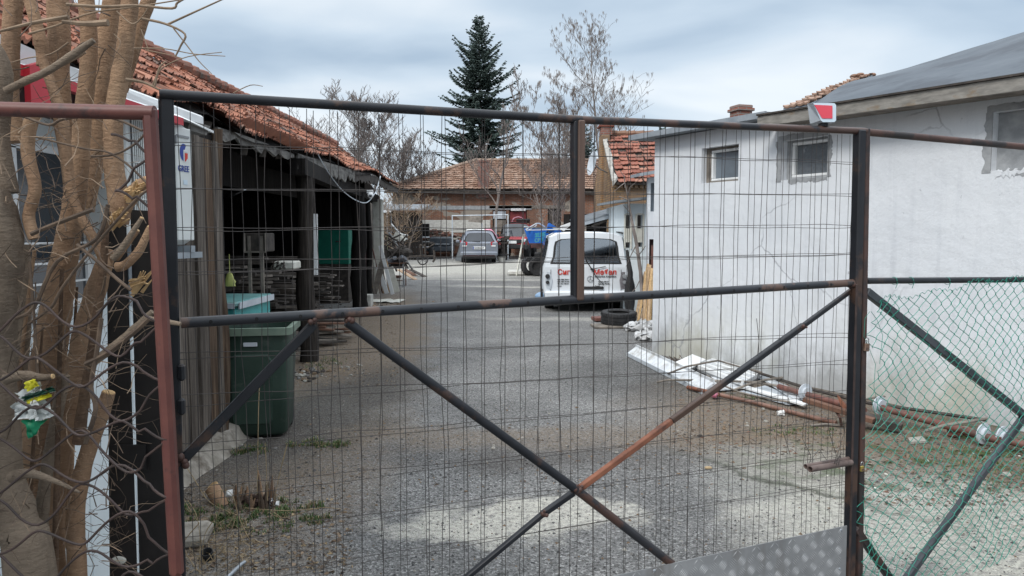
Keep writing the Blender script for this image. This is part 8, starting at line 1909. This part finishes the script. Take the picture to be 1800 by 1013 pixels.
# ================================================================== STUMP, LOG AND WEEDS BY THE GATE
def stump():
    c = G(440, 893); t = thing('shrub_stump', 'cluster of splintered dry brown stump stems by the gate', 'stump', c); r = random.Random(6)
    for k in range(26):
        px, py = 405 + r.random() * 80, 893 + r.uniform(-10, 6); b = G(px, py); h = r.uniform(.07, .15) * (1.5 if px > 450 else .9); q = MB(); tp = b + V((r.gauss(.008, .018), r.gauss(0, .02), h)); w_ = r.uniform(.006, .016)
        q.tube([b - V((0, 0, .01)), b.lerp(tp, .5) + V((r.gauss(0, .004), 0, 0)), tp], [w_, w_ * .85, w_ * .25], 6); q.build('cut_stem', m_[r.choice(('bark_tan', 'twig', 'twig', 'bark_grey'))], t, uv=False)
    q = MB()
    for k in range(46): b = G(415 + r.random() * 65, 890 + r.uniform(-8, 6)); q.sphere(b + V((0, 0, r.uniform(.0, .06))), (r.uniform(.01, .026), .018, r.uniform(.01, .022)), 6, 4)
    q.build('root_crown', m_['root_mass'], t, uv=False)
    c = G(378, 888); t = thing('log', 'short cut log end with a pale sawn face lying by the stump', 'log', c); M = Matrix.Rotation(R(-62), 4, 'X') @ Matrix.Rotation(R(18), 4, 'Y')
    d = V((.06, -.35, .93)).normalized(); A = c + V((-.02, .04, .02)); B_ = A + V((.0, .02, .09)); q = MB(); A = P(392, 893, c.y); B_ = P(373, 858, c.y + .05)
    q.tube([A, B_], [.042, .046], 16); q.build('bark', m_['bark_tan'], t, smooth=40, uv=False); d = (B_ - A).normalized(); q = MB(); q.lathe([(.001, .004), (.043, .003), (.046, -.002)], B_ + d * .001, 16, (d + V((0, -.9, 0))).to_track_quat('Z', 'Y').to_matrix().to_4x4()); q.build('cut_face', m_['cut_wood'], t, uv=False)
    for px, py, s_, lb in ((478, 882, .036, 'white plastic scrap held in the stump stems'), (486, 886, .026, 'small white plastic piece right of the stump'), (402, 868, .04, 'pale plastic scrap behind the stump')):
        b = P(px, py, G(px, 895).y); q = MB(); q.add([b + V((-s_ * .5, 0, -s_ * .5)), b + V((s_ * .5, .01, -s_ * .55)), b + V((s_ * .45, .02, s_ * .5)), b + V((-s_ * .5, .02, s_ * .35)), b + V((0, -.012, 0))], [(0, 1, 4), (1, 2, 4), (2, 3, 4), (3, 0, 4)]); tag(q.build('plastic_scrap', m_['white_cloth'], None), lb, 'plastic scrap', 'white plastic scraps by the stump')
    # dry stalks arching by the hinge post
    t = thing('dry_weeds', 'tall dry pale weed stalks arching beside the hinge post', 'weeds', G(370, 960)); q = MB()
    for pts in ([(300, 780), (340, 840), (368, 882), (415, 905)], [(418, 905), (408, 870), (390, 862), (365, 870)], [(330, 1013), (360, 960), (395, 930), (414, 905)], [(320, 960), (345, 1000), (370, 1020)], [(415, 905), (400, 945), (350, 1000)], [(416, 900), (440, 950), (470, 955), (530, 948)], [(452, 868), (453, 800), (455, 700), (458, 660)], [(470, 880), (468, 820), (466, 780)], [(505, 780), (490, 840), (478, 900)], [(470, 900), (500, 910), (560, 893), (600, 895)], [(330, 880), (345, 905), (352, 950), (350, 1010)], [(390, 862), (385, 900), (360, 940), (356, 990)], [(560, 894), (500, 898), (430, 893)], [(480, 900), (495, 912), (497, 930)], [(350, 920), (320, 960), (325, 1010)], [(300, 820), (325, 880), (350, 920)]):
        Yb = G(pts[-1][0], max(pts[-1][1], 905)).y; P_ = spl([P(x, y, min(Yb, 3.95)) for x, y in pts], 4); q.tube(P_, [r.uniform(.0018, .0036) * (1 - .4 * i / len(P_)) for i in range(len(P_))], 5)
    for k in range(110):
        b = G(r.uniform(320, 440), r.uniform(930, 1013)); a = r.random() * 6.28; l_ = r.uniform(.04, .14); q.tube([b, b + V((math.cos(a) * l_ * .5, math.sin(a) * l_ * .5, r.uniform(.01, .06))), b + V((math.cos(a) * l_, math.sin(a) * l_, r.uniform(.0, .05)))], r.uniform(.0008, .0022), 3)
    q.build('stalks', m_['straw'], t, uv=False)
    # concrete chunk, dark tin, pipe end
    q = MB(); c = G(345, 950); q.cbox(c + V((-.04, 0, .03)), (.22, .26, .07), rz=.2, b=.02); tag(q.build('concrete_chunk', m_['mortar_dirty'], None), 'flat concrete chunk at the foot of the hinge post', 'concrete')
    q = MB(); c = G(367, 984); q.lathe([(.001, 0), (.026, .0), (.03, .055), (.026, .055), (.022, .006)], c, 14, Matrix.Rotation(.4, 4, 'X')); tag(q.build('tin_can', m_['rubber'], None, smooth=40), 'small black tin lying among the dry weeds', 'tin')
    q = MB(); q.tube([G(392, 1030) + V((0, 0, .02)), G(425, 1003) + V((0, 0, .03)), G(431, 1000) + V((0, 0, .032))], .009, 9); tag(q.build('metal_rod', m_['galv'], None, smooth=50), 'grey metal rod end lying at the bottom edge of the picture', 'rod')
m_['root_mass'] = pm('root_mass', (.035, .022, .018), (.085, .05, .038), 30, .9, 0, .6, 60)
stump()
print('objects', len(C.objects))
